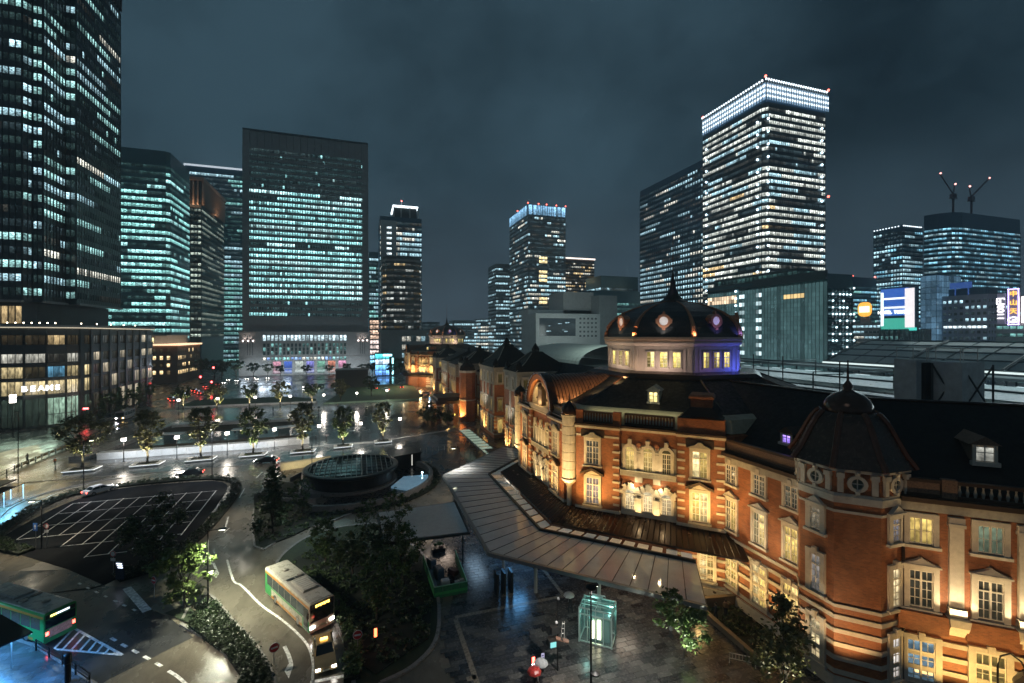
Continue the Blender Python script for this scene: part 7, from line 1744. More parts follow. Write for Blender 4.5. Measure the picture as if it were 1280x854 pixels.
# ================================================================== vehicles
TYRE = mat("tyre_rubber", (.012, .012, .012), .8, 0, 0); RIM = mat("wheel_rim", (.35, .35, .35), .3, .8, 0)
VGLASS = mat("vehicle_glass", (.012, .015, .017), .06, 0, 0)
E_HEAD = lamp_mat("headlight_lens", (1., .95, .88), 14., True); E_TAIL = lamp_mat("tail_light_lens", (1., .06, .03), 5.)
def wheel(parent, x, y, r, w):
    b = MB(); n = 14
    b.loft([([(x + s * w / 2, y + rr * math.cos(2 * math.pi * i / n), r + rr * math.sin(2 * math.pi * i / n)) for i in range(n)], 0) for s, rr in ((-1, r * .85), (-1, r), (1, r), (1, r * .85))]); o = ob("wheel", b, TYRE, parent)
    s = 1 if x > 0 else -1
    b = MB(); b.loft([([(x + s * (w / 2 + d), y + rr * math.cos(2 * math.pi * i / n), r + rr * math.sin(2 * math.pi * i / n)) for i in range(n)], 0) for d, rr in ((-.02, r * .62), (.012, r * .58), (.02, r * .2))]); ob("rim", b, RIM, o)
def rbox(b, x0, x1, y0, y1, z0, z1, c=.12, mi=0):
    """box with softened long roof edges (section across x)"""
    s = [(x0, z0), (x1, z0), (x1, z1 - c), (x1 - c * .4, z1 - c * .35), (x1 - c * 1.2, z1), (x0 + c * 1.2, z1), (x0 + c * .4, z1 - c * .35), (x0, z1 - c)]
    n = len(s); k = len(b.v)
    for y in (y0, y1): b.v.extend([(p[0], y, p[1]) for p in s])
    b.f.append(tuple(k + i for i in range(n))); b.m.append(mi); b.f.append(tuple(k + n + i for i in range(n - 1, -1, -1))); b.m.append(mi)
    for i in range(n): b.f.append((k + i, k + n + i, k + n + (i + 1) % n, k + (i + 1) % n)); b.m.append(mi)
def bus(label, x, y, rz, scheme, lit):
    """front points along +y"""
    t = thing("bus", label, "bus", (x, y, .02), rz); L, Wd, H = 5.2, 1.2, 3.0
    CRM = mat("bus_cream", (.48, .44, .34), .3, 0, .06, 2, rvar=.1); GRN = mat("bus_green", (.03, .26, .07), .3, 0, .05, 2); ORG = mat("bus_orange", (.50, .20, .03), .3, 0, 0); ROOF = mat("bus_roof", (.33, .31, .27), .33, 0, .15, 1.2, rvar=.15); BLK = mat("bus_black", (.012, .012, .013), .3, 0, 0)
    GRF = mat("bus_roof_grey", (.36, .38, .37), .3, 0, .25, 1.2, rvar=.15)
    b = MB(); rbox(b, -Wd, Wd, -L, L, .35, H, .16); ob("body", b, CRM if scheme == 'c' else GRN, t)
    b = MB(); rbox(b, -Wd + .06, Wd - .06, -L + .1, L - .15, H - .1, H + .05, .12); ob("roof", b, ROOF if scheme == 'c' else GRF, t)
    for s in (-1, 1):
        xs = s * Wd; x0, x1 = sorted((xs - s * .05, xs + s * .012))
        b = MB(); b.box(x0, x1 + .0, -L + .1, L - .1, 2.52, 2.72); ob("side_stripe", b, ORG, t)
        b = MB(); x0, x1 = sorted((xs - s * .05, xs + s * .010)); b.box(x0, x1, -L + .02, -L + 1.6, .4, 2.5); b.box(x0, x1, L - 1.5, L - .02, .4, 1.35); b.box(x0, x1, -L + 1.6, L - 1.5, 1.28, 1.42); ob("green_panel", b, GRN, t, kind="stuff")
        b = MB(); x0, x1 = sorted((xs - s * .05, xs + s * .006)); b.box(x0, x1, -L + 1.6, L - 1.5, .4, .62); ob("skirt", b, ORG, t)
        for k in range(6):
            y0 = -L + .55 + k * 1.45; b = MB(); x0, x1 = sorted((xs - s * .04, xs + s * .02)); b.box(x0, x1, y0, y0 + 1.34, 1.48, 2.48); ob("window", b, VGLASS if not lit else mat("bus_lit_window", (.03, .04, .04), .08, 0, 0, emis=(.35, .55, .5), es=.02), t)
        b = MB(); x0, x1 = sorted((xs - s * .04, xs + s * .022)); b.box(x0, x1, L - 1.25, L - .3, .5, 2.45); ob("door", b, VGLASS, t)
        for yy in (-L + 2.6, L - 2.5): wheel(t, s * (Wd - .14), yy, .48, .28)
        b = MB(); b.box(s * .95 - .22, s * .95 + .22, L, L + .06, .72, .92); ob("headlight", b, E_HEAD if lit != 2 else mat("bus_lamp_off", (.3, .3, .3), .2, 0, 0), t)
        b = MB(); b.box(s * .98 - .1, s * .98 + .1, -L - .05, -L + .02, 1.0, 1.3); ob("tail_light", b, E_TAIL, t)
        b = MB(); b.tube([(s * Wd, L - .05, 2.5), (s * (Wd + .3), L + .3, 2.45)], .025, 5); b.box(s * (Wd + .3) - .1, s * (Wd + .3) + .1, L + .25, L + .33, 1.95, 2.45); ob("mirror", b, BLK, t)
    b = MB(); b.box(-Wd + .06, Wd - .06, L - .02, L + .02, 1.2, 2.42); ob("windscreen", b, VGLASS, t)
    b = MB(); b.box(-Wd + .06, Wd - .06, L - .02, L + .03, 2.43, 2.86); ob("sign_box", b, BLK, t)
    b = MB()
    for q in range(7): b.box(-.7 + q * .2, -.55 + q * .2, L + .03, L + .045, 2.52 + .04 * (q % 2), 2.76)
    ob("destination_sign", b, lamp_mat("bus_amber", (1., .55, .08), 3.), t, kind="stuff")
    b = MB(); b.box(-Wd + .02, Wd - .02, L - .01, L + .035, .35, .6); ob("bumper", b, CRM, t); b = MB(); b.box(-.35, .35, L + .0, L + .045, .62, .78); ob("number_plate", b, mat("plate_green", (.3, .4, .3), .5, 0, 0), t)
    b = MB(); b.box(-Wd + .1, Wd - .1, -L - .02, -L + .02, 1.6, 2.35); ob("rear_window", b, VGLASS, t)
    b = MB(); b.box(-Wd + .1, Wd - .1, -L - .025, -L + .02, 2.42, 2.8); ob("rear_sign_box", b, BLK, t); b = MB(); b.box(-.75, .65, -L - .04, -L - .02, 2.54, 2.7); ob("rear_sign", b, lamp_mat("rear_sign_pale", (.7, .9, 1.), 1.1), t); b = MB(); b.box(-.75, -.3, -L - .045, -L - .03, 2.54, 2.7); ob("rear_number", b, lamp_mat("bus_yellow", (1., .85, .1), 2.), t)
    b = MB(); b.box(-.85, .85, -L - .035, -L + .02, .75, 1.5); ob("rear_advert", b, mat("advert_panel", (.30, .14, .14), .4, 0, .6, 6, emis=(.6, .4, .38), es=.05), t)
    b = MB(); rbox(b, -.75, .75, .2, 2.9, H + .03, H + .28, .1); ob("cooling_unit", b, ROOF if scheme == 'c' else GRF, t)
    for k in range(6): b = MB(); b.box(-.6, .6, .5 + k * .38, .7 + k * .38, H + .28, H + .31); ob("cooling_fin", b, mat("fin_grey", (.45, .44, .4), .4, 0, 0), t)
    b = MB(); b.lathe(.1, -2.9, [(.3, H), (.3, H + .18), (.15, H + .24)], 12); ob("roof_vent", b, ROOF, t); b = MB(); b.lathe(-.6, -.9, [(.32, H), (.32, H + .18), (.15, H + .24)], 12); ob("roof_vent", b, ROOF, t)
    b = MB(); b.box(-.85, .0, -.75, -.35, H + .04, H + .1); b.box(.1, .9, -.75, -.35, H + .04, H + .1); ob("roof_hatch", b, BLK, t, kind="stuff")
    return t
p0, p1 = Vector((-7.97, 53.47)), Vector((-3.81, 46.3)); d_ = (p1 - p0).normalized()
bus("cream and orange city bus with green ends turning towards the taxi", -6.0, 51.3, math.atan2(-d_.x, d_.y), 'c', 1)
light("bus_headlight_beam", 'SPOT', (-3.4, 46.1, .8), 260, (1., .93, .8), aim=(-2.0, 41, 0), spot=80, size=.1)
bus("green city bus at the lower-left stop showing its red tail lamps", -30.2, 56.1, math.atan2(-(-33.5 + 26.1), (58.6 - 53.1)), 'g', 2)

def car(label, x, y, rz, paint, taxi=False, head=True, tail=True, group=None, dist=False, box=False):
    """front points along +y"""
    t = thing("car" if not taxi else "taxi", label, "taxi" if taxi else "car", (x, y, .02), rz, group)
    n_ = [(-2.3, .35), (-2.32, .75), (-2.15, .92), (-1.5, .98), (.9, .96), (1.9, .84), (2.25, .7), (2.3, .38)]
    b = MB(); k = len(b.v)
    for xs, ins in ((-.84, .0), (.84, .0)): b.v.extend([(xs * (1 if z < .8 else .95), yy, z) for yy, z in n_])
    m = len(n_); b.f.append(tuple(range(m))); b.m.append(0); b.f.append(tuple(range(2 * m - 1, m - 1, -1))); b.m.append(0)
    for i in range(m): b.f.append((i, i + m, (i + 1) % m + m, (i + 1) % m)); b.m.append(0)
    ob("body", b, paint, t)
    zr = 1.42 if not box else 1.8
    b = MB(); b.loft([([(-.76, -1.75), (.76, -1.75), (.76, 1.0), (-.76, 1.0)], .93), ([(-.6, -1.15), (.6, -1.15), (.6, .2), (-.6, .2)], zr)]); ob("cabin_glass", b, VGLASS, t)
    b = MB(); b.loft([([(-.64, -1.25), (.64, -1.25), (.64, .28), (-.64, .28)], zr - .06), ([(-.58, -1.15), (.58, -1.15), (.58, .2), (-.58, .2)], zr + .03)]); ob("roof", b, paint, t)
    if not dist:
        b = MB()
        for s in (-1, 1):
            for (ya, za, yb, zb) in ((-1.75, .93, -1.18, zr - .04), (1.0, .93, .22, zr - .04), (-.35, .95, -.35, zr - .04)): b.tube([(s * .765, ya, za), (s * .62, yb, zb)], .045, 4)
        ob("pillar", b, paint, t, kind="stuff")
        for s in (-1, 1): b = MB(); b.box(s * .92 - .08, s * .92 + .08, .75, .85, .95, 1.08); ob("mirror", b, paint, t)
    for s in (-1, 1):
        for yy in (-1.35, 1.4): wheel(t, s * .76, yy, .32, .18) if not dist else None
        b = MB(); b.box(s * .62 - .16, s * .62 + .16, 2.24, 2.32, .56, .7); ob("headlight", b, E_HEAD if head else mat("lamp_off", (.4, .4, .4), .2, 0, 0), t)
        b = MB(); b.box(s * .66 - .14, s * .66 + .14, -2.35, -2.28, .62, .8); ob("tail_light", b, E_TAIL if tail else mat("tail_off", (.2, .02, .02), .3, 0, 0), t)
    if dist: b = MB(); [b.cbox(s * .76, yy, 0, .18, .6, .6) for s in (-1, 1) for yy in (-1.35, 1.4)]; ob("wheel_pair", b, TYRE, t, kind="stuff")
    b = MB(); b.box(-.24, .24, 2.29, 2.33, .42, .53); ob("number_plate", b, mat("plate_white", (.5, .5, .45), .5, 0, 0), t)
    if taxi: b = MB(); b.box(-.3, .3, -.35, -.2, zr + .03, zr + .2); ob("roof_lamp", b, lamp_mat("taxi_lamp", (1., .55, .1), 3.), t)
    return t
BEI = mat("car_beige", (.34, .26, .14), .22, .2, .06, 3); SIL = mat("car_silver", (.52, .54, .56), .25, .0, .05, 3); BLKC = mat("car_black", (.015, .016, .018), .12, .1, 0); WHC = mat("car_white", (.62, .62, .6), .2, 0, 0)
car("beige taxi with lit headlights waiting at the stop line", -2.95, 42.9, R(188), BEI, taxi=True)
light("taxi_headlight_beam", 'SPOT', (-3.2, 40.4, .7), 60, (1., .95, .85), aim=(-3.5, 37, 0), spot=80, size=.1)
p = Vector((-43.66, 100.16)); car("silver saloon car leaving the car park with red tail lamps", p.x, p.y, R(-38), SIL)
car("dark car passing on the wet road beyond the drum", (-19.33, 111.86)[0], (-19.33, 111.86)[1], R(80), BLKC)
car("dark car at the east end of the far car park hedge", (-40.99, 106.31)[0] + 9, 106.5, R(95), BLKC, dist=True, head=False)
TAIL = "cars queuing on the street beside the podium"
tl = ["white", "silver", "black"]
for i, (x, y) in enumerate([(-73.5, 226), (-76.5, 233), (-73.2, 240), (-76.5, 247), (-73.4, 255), (-76.6, 262), (-73.4, 271), (-76.8, 280), (-73.6, 290), (-70.8, 250)]):
    car("car with red tail lamps queuing along the podium street", x, y, R(2), (WHC, SIL, BLKC)[i % 3], group=TAIL, dist=True, head=False)
for i, (x, y) in enumerate([(-72.5, 300), (-69, 312), (-75, 318), (-66, 322), (-60, 318), (-55, 322), (-63, 328)]):
    car("oncoming car with white headlights before the slab tower's corner", x, y, R(165 + 5 * i), (WHC, SIL)[i % 2], group="oncoming cars in the distance", dist=True)
t = thing("street_bus", "pale bus with amber and white lamps approaching along the podium street", "bus", (-74.2, 186, .02), R(183))
b = MB(); rbox(b, -1.2, 1.2, -4.5, 4.5, .3, 2.9); ob("body", b, mat("pale_bus", (.25, .27, .3), .25), t)
for s in (-1, 1):
    b = MB(); b.box(s * .9 - .2, s * .9 + .2, 4.5, 4.56, .7, .95); ob("headlight", b, E_HEAD if s > 0 else lamp_mat("amber_lamp", (1., .6, .2), 8.), t)
    for k in range(4): b = MB(); x0, x1 = sorted((s * 1.18, s * 1.215)); b.box(x0, x1, -4 + k * 2, -2.3 + k * 2, 1.4, 2.4); ob("window", b, VGLASS, t)
b = MB(); b.box(-1.1, 1.1, 4.48, 4.53, 1.2, 2.5); ob("windscreen", b, VGLASS, t)
for s, rows in ((1, 0), (-1, 0)): wheel(t, s * 1.05, 2.6, .45, .25); wheel(t, s * 1.05, -2.6, .45, .25)
light("bus_glint", 'SPOT', (-74.2, 181, 1.4), 300, (.7, .8, 1.), aim=(-73.6, 160, 0), spot=50, size=.1)
for i, (x, y, m_, lab) in enumerate([(20.5, 246, BLKC, "dark parked car on the green lawn's far side"), (12, 238, SIL, "silver parked car among the lawn's trees"), (6, 244, BLKC, "black parked car beside the rear tree on the lawn"), (28.5, 214, SIL, "silver car waiting on the wet forecourt before the far dome"), (-26, 262, SIL, "silver car parked before the far slab's shrubs"), (-20, 266, WHC, "white car parked in the row before the slab tower"), (-14, 262, BLKC, "black car parked beside the dark service block")]):
    car(lab, x, y, R(30 * i), m_, dist=True, head=i in (4, 5))
tn = thing("forecourt_van", "large glossy van with a blue-lit windscreen on the far forecourt", "van", (28, 190, .02), R(170)); b = MB(); rbox(b, -1.25, 1.25, -3.4, 3.4, .3, 2.9); ob("body", b, mat("van_grey", (.16, .17, .18), .2, .2), tn)
b = MB(); b.box(-1.1, 1.1, 3.38, 3.44, 1.4, 2.6); ob("windscreen", b, mat("blue_screen_glass", (.05, .1, .15), .1, 0, 0, emis=(.4, .7, 1.), es=.5), tn)
for s in (-1, 1): b = MB(); b.box(s * .95 - .2, s * .95 + .2, 3.4, 3.46, .7, .95); ob("headlight", b, E_HEAD, tn); wheel(tn, s * 1.1, 2.2, .4, .22); wheel(tn, s * 1.1, -2.2, .4, .22)
lg = thing("traffic_light", "red traffic lights hanging over the far end of the street", "traffic light", (-70, 268, 0)); b = MB(); b.tube([(0, 0, 0), (0, 0, 7)], .12, 6); b.tube([(0, 0, 6.8), (-6, 0, 7)], .07, 5); ob("pole", b, POLE, lg)
for dx, z in ((-5.8, 6.7), (-.2, 11.2), (-1, 4)): b = MB(); b.sphere((dx, -.3, z), .5, 8, 5); ob("red_lamp", b, lamp_mat("red_signal", (1., .05, .05), 9., True), lg)
rg = thing("street_signal", "red signal beside the podium's curved corner", "traffic light", (-81.2, 178, 0)); b = MB(); b.tube([(0, 0, 0), (0, 0, 5.5)], .1, 6); ob("pole", b, POLE, rg); b = MB(); b.box(-.6, .6, -.2, .2, 4.6, 5.1); ob("red_lamp", b, lamp_mat("red_signal"), rg); b = MB(); b.box(-.25, .25, -.2, .2, 2.4, 3.); ob("red_figure", b, lamp_mat("red_signal"), rg)

# ================================================================== glass lift
EL = thing("glass_lift", "teal glowing glass lift box with a steel frame on the forecourt", "lift", (20.9, 37.6, .03))
fr = Fr((18.96, 37.95), (21.2, 36.05)); LF = fr.L; H_ = 3.2
STEEL = mat("teal_steel", (.45, .60, .57), .3, .5, .08, 3)
GLS, nt_, bs_ = newmat("lift_glass"); bs_.inputs['Base Color'].default_value = (.10, .30, .28, 1); bs_.inputs['Roughness'].default_value = .05; bs_.inputs['Alpha'].default_value = .16; bs_.inputs['Emission Color'].default_value = (.25, .8, .72, 1); bs_.inputs['Emission Strength'].default_value = .05; GLS.cycles.emission_sampling = 'NONE'
b = MB()
for s in (0, LF):
    for d in (0, -2.1): b.fb(fr, s - .07, s + .07, d - .07, d + .07, .03, H_)
ob("corner_post", b, STEEL, EL, True, kind="stuff")
b = MB()
for z in (.1, 2.55, H_ - .1):
    b.fb(fr, .07, LF - .07, -.05, .05, z, z + .1); b.fb(fr, .07, LF - .07, -2.15, -2.05, z, z + .1)
    for s in (0, LF): b.fb(fr, s - .05, s + .05, -2.03, -.07, z, z + .1)
for s in (.75, 1.5, 2.2): b.fb(fr, s - .035, s + .035, -.04, .04, .2, H_ - .1)
for d in (-.7, -1.4): b.fb(fr, .05, LF - .05, d - .03, d + .03, H_ - .08, H_)
b.fb(fr, LF / 2 - .03, LF / 2 + .03, -2.05, -.05, H_ - .05, H_ + .03); ob("frame_rail", b, STEEL, EL, True, kind="stuff")
for nm, P4 in (("glass_panel", [fr.pt(0, 0, .15), fr.pt(LF, 0, .15), fr.pt(LF, 0, H_ - .1), fr.pt(0, 0, H_ - .1)]), ("glass_panel", [fr.pt(LF, 0, .15), fr.pt(LF, -2.1, .15), fr.pt(LF, -2.1, H_ - .1), fr.pt(LF, 0, H_ - .1)]), ("glass_panel", [fr.pt(0, -2.1, .15), fr.pt(0, 0, .15), fr.pt(0, 0, H_ - .1), fr.pt(0, -2.1, H_ - .1)]), ("glass_panel", [fr.pt(LF, -2.1, .15), fr.pt(0, -2.1, .15), fr.pt(0, -2.1, H_ - .1), fr.pt(LF, -2.1, H_ - .1)]), ("roof_glass", [fr.pt(0, 0, H_ - .02), fr.pt(LF, 0, H_ - .02), fr.pt(LF, -2.1, H_ - .02), fr.pt(0, -2.1, H_ - .02)])):
    b = MB(); b.quad(*P4); ob(nm, b, GLS, EL, True)
b = MB(); b.fb(fr, 1.55, 1.85, -.55, -.5, .3, 2.0); b.fb(fr, 1.1, 1.25, -.5, -.45, .3, 1.9); ob("lit_door_gap", b, lamp_mat("lift_light", (1., .92, .55), 3., True), EL, True, kind="stuff")
b = MB(); b.fb(fr, .8, LF - .3, -1.6, -.6, .1, 2.3); ob("lift_car", b, mat("lift_car_steel", (.2, .3, .3), .3, .4, .1, 3), EL, True)
b = MB(); b.tube([fr.pt(.5, -1.9, H_), fr.pt(.5, -1.9, H_ + .35), fr.pt(2., -1.9, H_ + .35), fr.pt(2., -1.9, H_)], .05, 5); b.fb(fr, .7, 1.8, -2.0, -1.8, H_ + .05, H_ + .28); ob("roof_vent", b, STEEL, EL, True, kind="stuff")
light("lift_inside_light", 'POINT', fr.pt(.6, -.4, 2.4), 28, (.45, 1., .88), size=.2); light("lift_inside_light", 'POINT', fr.pt(2.5, -1.7, 2.4), 25, (.45, 1., .88), size=.2)

# ================================================================== people
SKINM = mat("skin", (.42, .26, .19), .5, 0, .05, 8)
def person(label, x, y, rz, top, trousers, umbrella=None, stride=.14):
    t = thing("person", label, "person", (x, y, .05), rz)
    verts = [(0, 0, .95), (0, 0, 1.2), (0, 0, 1.42), (0, 0, 1.5), (.1, 0, .92), (.11, stride, .5), (.11, stride * .6, .08), (.11, stride * .6 + .16, .04), (-.1, 0, .92), (-.11, -stride, .5), (-.11, -stride * 1.4, .09), (-.11, -stride * 1.4 + .15, .04), (.2, 0, 1.4), (.27, .05, 1.14), (.2, .22, 1.08) if umbrella else (.28, .1, .9), (-.2, 0, 1.4), (-.27, -.03, 1.14), (-.27, .06, .9)]
    if umbrella: verts[14] = (.16, .2, 1.22)
    edges = [(0, 1), (1, 2), (2, 3), (0, 4), (4, 5), (5, 6), (6, 7), (0, 8), (8, 9), (9, 10), (10, 11), (2, 12), (12, 13), (13, 14), (2, 15), (15, 16), (16, 17)]
    rad = [.15, .15, .15, .06, .1, .07, .05, .04, .1, .07, .05, .04, .07, .05, .035, .07, .05, .035]
    me = bpy.data.meshes.new("body"); me.from_pydata(verts, edges, []); o = bpy.data.objects.new("body", me); link(o, t); me.materials.append(top)
    m = o.modifiers.new("skin", 'SKIN'); 
    for i, r in enumerate(rad): me.skin_vertices[0].data[i].radius = (r, r * .8)
    me.skin_vertices[0].data[0].use_root = True
    o.modifiers.new("sub", 'SUBSURF').levels = 1; o.modifiers["sub"].render_levels = 1
    b = MB(); b.lathe(0, .01, [(.05, 1.46), (.08, 1.52), (.095, 1.6), (.09, 1.68), (.05, 1.74), (.01, 1.75)], 10); b.tube([(0, .09, 1.62), (0, .125, 1.59)], [.012, .016], 5); ob("head", b, SKINM, t, smooth=True)
    b = MB(); b.lathe(0, -.012, [(.085, 1.58), (.105, 1.65), (.1, 1.71), (.06, 1.77), (.01, 1.785)], 10); ob("hair", b, mat("dark_hair", (.012, .01, .009), .5, 0, 0), t, smooth=True)
    b = MB()
    for s, st in ((1, stride), (-1, -stride)):
        b.tube([(s * .1, 0, .95), (s * .11, st, .5), (s * .11, st * (.6 if s > 0 else 1.4), .1)], [.115, .085, .07], 8)
    b.lathe(0, 0, [(.16, .88), (.165, 1.0)], 10); ob("trousers", b, trousers, t)
    if umbrella:
        u = thing("umbrella", umbrella[0], "umbrella", (x, y, .05), rz); cx, cy = .08, .12
        b = MB(); b.lathe(cx, cy, [(.58, 1.82), (.5, 1.96), (.3, 2.08), (.02, 2.13), (.02, 2.11), (.3, 2.055), (.49, 1.93), (.57, 1.8)], 8); ob("canopy", b, umbrella[1], u)
        b = MB(); b.tube([(cx + .04, cy + .06, 1.15), (cx, cy, 2.12), (cx, cy, 2.22)], .014, 5); ob("shaft", b, mat("umbrella_shaft", (.3, .3, .3), .3, .6, 0), u)
    return t
CL = [mat("coat_black", (.012, .012, .014), .7, 0, 0), mat("coat_navy", (.02, .028, .05), .7, 0, 0), mat("coat_tan", (.22, .15, .09), .75, 0, 0), mat("trousers_dark", (.015, .015, .018), .75, 0, 0), mat("coat_grey", (.12, .12, .13), .7, 0, 0)]
CLEAR = mat("pale_umbrella", (.48, .46, .44), .25, 0, .05, 4)
person("person in black walking under a pale umbrella by the glass lift", 20.0, 42.0, R(120), CL[0], CL[3], ("pale clear umbrella held over the walker by the lift", CLEAR))
person("person in dark clothes standing at the canopy's edge", 33.0, 39.9 - 3.4, R(40), CL[1], CL[3]); person("person in a tan coat standing beside the canopy column", 34.3, 36.6, R(-30), CL[2], CL[3])
person("person at the bottom edge under a clear umbrella", 13.6, 33.9, R(10), CL[4], CL[3], ("clear umbrella at the bottom edge of the forecourt", mat("clear_umbrella", (.35, .36, .37), .12, 0, .05, 4)))
person("person cut by the frame under a red umbrella", 12.8, 33.2, R(30), CL[0], CL[3], ("red umbrella cut by the frame's bottom edge", mat("red_umbrella", (.35, .03, .025), .4, 0, 0)))
person("person in dark coat waiting in the left glass bus shelter", (-55.3, 97.59)[0], (-55.3, 97.59)[1], R(90), CL[1], CL[3])
person("person walking on the dark paving by the fifth lantern", (-10.93, 130.34)[0], (-10.93, 130.34)[1], R(70), CL[0], CL[3]); person("person with an umbrella crossing the wet paving near the rear lamps", (-8.29, 128.53)[0], (-8.29, 128.53)[1], R(-100), CL[0], CL[3], ("dark umbrella over the walker on the wet paving", CL[4]))
person("cyclist's companion in pale coat by the sandy fence", (-69.58, 129.75)[0], (-69.58, 129.75)[1], R(40), CL[4], CL[3]); person("person in an orange jacket beside the sandy fence", -61.6, 123.5, R(60), mat("coat_orange", (.5, .16, .05), .7, 0, 0), CL[3])

# sign and camera mast with boxes, pedestrian signal
ms = thing("signal_mast", "dark mast crowded with boxes, brackets and a sloping panel near the lift", "mast", (15.6, 35.2, .03))
b = MB(); b.tube([(0, 0, 0), (0, 0, 5.4)], .07, 8); b.tube([(0, 0, 5.4), (0, 0, 6.0)], .1, 8); ob("pole", b, POLE, ms)
b = MB(); b.box(-.85, .35, -.35, .3, 2.2, 2.75); ob("signal_box", b, DK, ms); b = MB(); b.box(-.8, -.3, -.42, -.36, 2.3, 2.7); ob("teal_screen", b, mat("teal_screen", (.05, .2, .2), .3, 0, 0, emis=(.3, .8, .8), es=.4), ms)
b = MB(); b.add([(-.3, -.4, 2.95), (.9, -.3, 2.35), (1.0, .0, 2.4), (-.2, -.1, 3.0), (-.3, -.4, 2.85), (.9, -.3, 2.25), (1.0, .0, 2.3), (-.2, -.1, 2.9)], [(0, 1, 2, 3), (7, 6, 5, 4), (0, 4, 5, 1), (1, 5, 6, 2), (2, 6, 7, 3), (3, 7, 4, 0)]); ob("sloping_panel", b, mat("rust_panel", (.2, .11, .08), .5), ms)
b = MB(); b.box(-.6, .1, -.2, .2, 3.2, 3.75); ob("camera_box", b, DK, ms)
b = MB(); b.tube([(.25, 0, 2.2), (.45, 0, 4.0)], .03, 5); b.tube([(.6, 0, 2.2), (.62, 0, 4.0)], .03, 5)
for z in (2.6, 3.0, 3.4, 3.8): b.tube([(.3 + (z - 2.2) * .1, 0, z), (.61, 0, z)], .025, 4)
ob("ladder_bracket", b, mat("bracket_pale", (.38, .38, .36), .4, .3, .1, 4), ms)
b = MB(); b.sphere((-.15, -.1, 4.1), .13, 8, 5); b.sphere((.02, -.08, 6.05), .12, 8, 5); ob("camera_ball", b, mat("pale_plastic", (.5, .5, .5), .3, 0, 0), ms, kind="stuff")
ps = thing("pedestrian_signal", "red-lit standing signal with two small white lamps at the bottom edge", "signal", (13.4, 35.2, .03)); b = MB(); b.tube([(0, 0, 0), (0, 0, 1.2)], .04, 6); ob("post", b, POLE, ps); b = MB(); b.box(-.16, .16, -.12, .12, 1.1, 1.75); ob("housing", b, DK, ps); b = MB(); b.box(-.12, .12, -.15, -.12, 1.25, 1.7); ob("red_lens", b, lamp_mat("red_ped", (1., .06, .03), 4.), ps)
for s in (-.09, .09): b = MB(); b.sphere((s, -.14, 1.12), .05, 6, 4); ob("white_lamp", b, lamp_mat("small_white", (1., .9, .85), 5.), ps)
ib = thing("info_board", "small lilac notice plate on a short post beside the red signal", "sign", (14.3, 35.3, .03)); b = MB(); b.tube([(0, 0, 0), (0, 0, 1.85)], .03, 6); ob("post", b, POLE, ib); b = MB(); b.box(-.14, .14, -.06, -.03, 1.0, 1.7); ob("plate", b, mat("lilac_plate", (.4, .4, .6), .4, 0, 0, emis=(.6, .6, .9), es=.12), ib)
b = MB()
for q in range(3): b.box(-.08, .08, -.066, -.06, 1.12 + q * .18, 1.2 + q * .18)
ob("pictogram", b, mat("navy_print", (.05, .05, .2), .5, 0, 0), ib, kind="stuff")

# green walled service pen with crates
pen = thing("service_pen", "green panelled open pen of waste bins standing beside the island", "enclosure", (9, 52, .03))
PA, PB, PC, PD = (7.47, 48.84), (11.03, 48.94), (11.22, 56.52), (7.29, 56.56)
GRP = mat("pen_green", (.05, .22, .09), .45, 0, .2, 3)
for (p, q, h, n_) in ((PA, PB, 1.2, 4), (PB, PC, 1.2, 6), (PD, PA, 1.2, 6)):
    fr = Fr(p, q)
    for k in range(n_): b = MB(); b.fb(fr, fr.L * k / n_ + .02, fr.L * (k + 1) / n_ - .02, -.03, .03, .03, h); ob("wall_panel", b, GRP, pen, True)
    b = MB(); b.fb(fr, 0, fr.L, -.05, .05, h, h + .06); ob("top_rail", b, mat("pale_green_rail", (.22, .5, .3), .4, 0, 0), pen, True)
    b = MB(); b.fb(fr, 0, fr.L, .031, .05, .35, .62); ob("bright_band", b, mat("bright_green_band", (.07, .42, .12), .4, 0, 0), pen, True)
for i, (x, y, sx, sy, sz, m_, lab) in enumerate([(8.9, 50.4, .9, .7, 1.0, CLEAR, "pale square bin in the front of the green pen"), (10.2, 50.3, .55, .4, .7, CLEAR, "small white crate at the pen's front right"), (10.75, 50.5, .5, .4, .7, CLEAR, "second small white crate in the pen's corner"), (8.6, 53, .8, 1.2, 1.2, mat("grey_tarp", (.10, .11, .12), .5), "grey tarpaulin bundle along the pen's left wall"), (8.1, 55.4, .7, 1.1, 1.1, mat("grey_tarp"), "second dark bundle farther up the pen"), (10.3, 53.2, .6, 1.2, .6, mat("rust_box", (.14, .05, .04), .6), "rusty brown trough along the pen's right wall")]):
    c = thing("crate", lab, "crate", (x, y, .05), .1 * i); b = MB(); b.loft([(rect(-sx / 2, sx / 2, -sy / 2, sy / 2), 0), (rect(-sx / 2 * 1.05, sx / 2 * 1.05, -sy / 2 * 1.05, sy / 2 * 1.05), sz * .85), (rect(-sx / 2 * .9, sx / 2 * .9, -sy / 2 * .9, sy / 2 * .9), sz)]); ob("crate_body", b, m_, c); b = MB(); b.box(-sx / 2 * 1.1, sx / 2 * 1.1, -.05, .05, sz * .8, sz * .86); ob("crate_rim", b, DK, c)
fl = thing("flower_heap", "small heap of green and red plants behind the pen", "plants", (9.6, 59.6, .05)); b = MB(); b.loft([(rect(-.8, .8, -.6, .6), 0), (rect(-.9, .9, -.7, .7), .5)]); ob("tub", b, DK, fl)
me = leaves([(-.4, 0, .8, .45), (.4, .1, .75, .45), (0, -.2, .9, .4)], 260, .13, 5); me.materials.append(mat("bright_leaf", (.09, .2, .06), .5)); o = bpy.data.objects.new("foliage", me); link(o, fl)
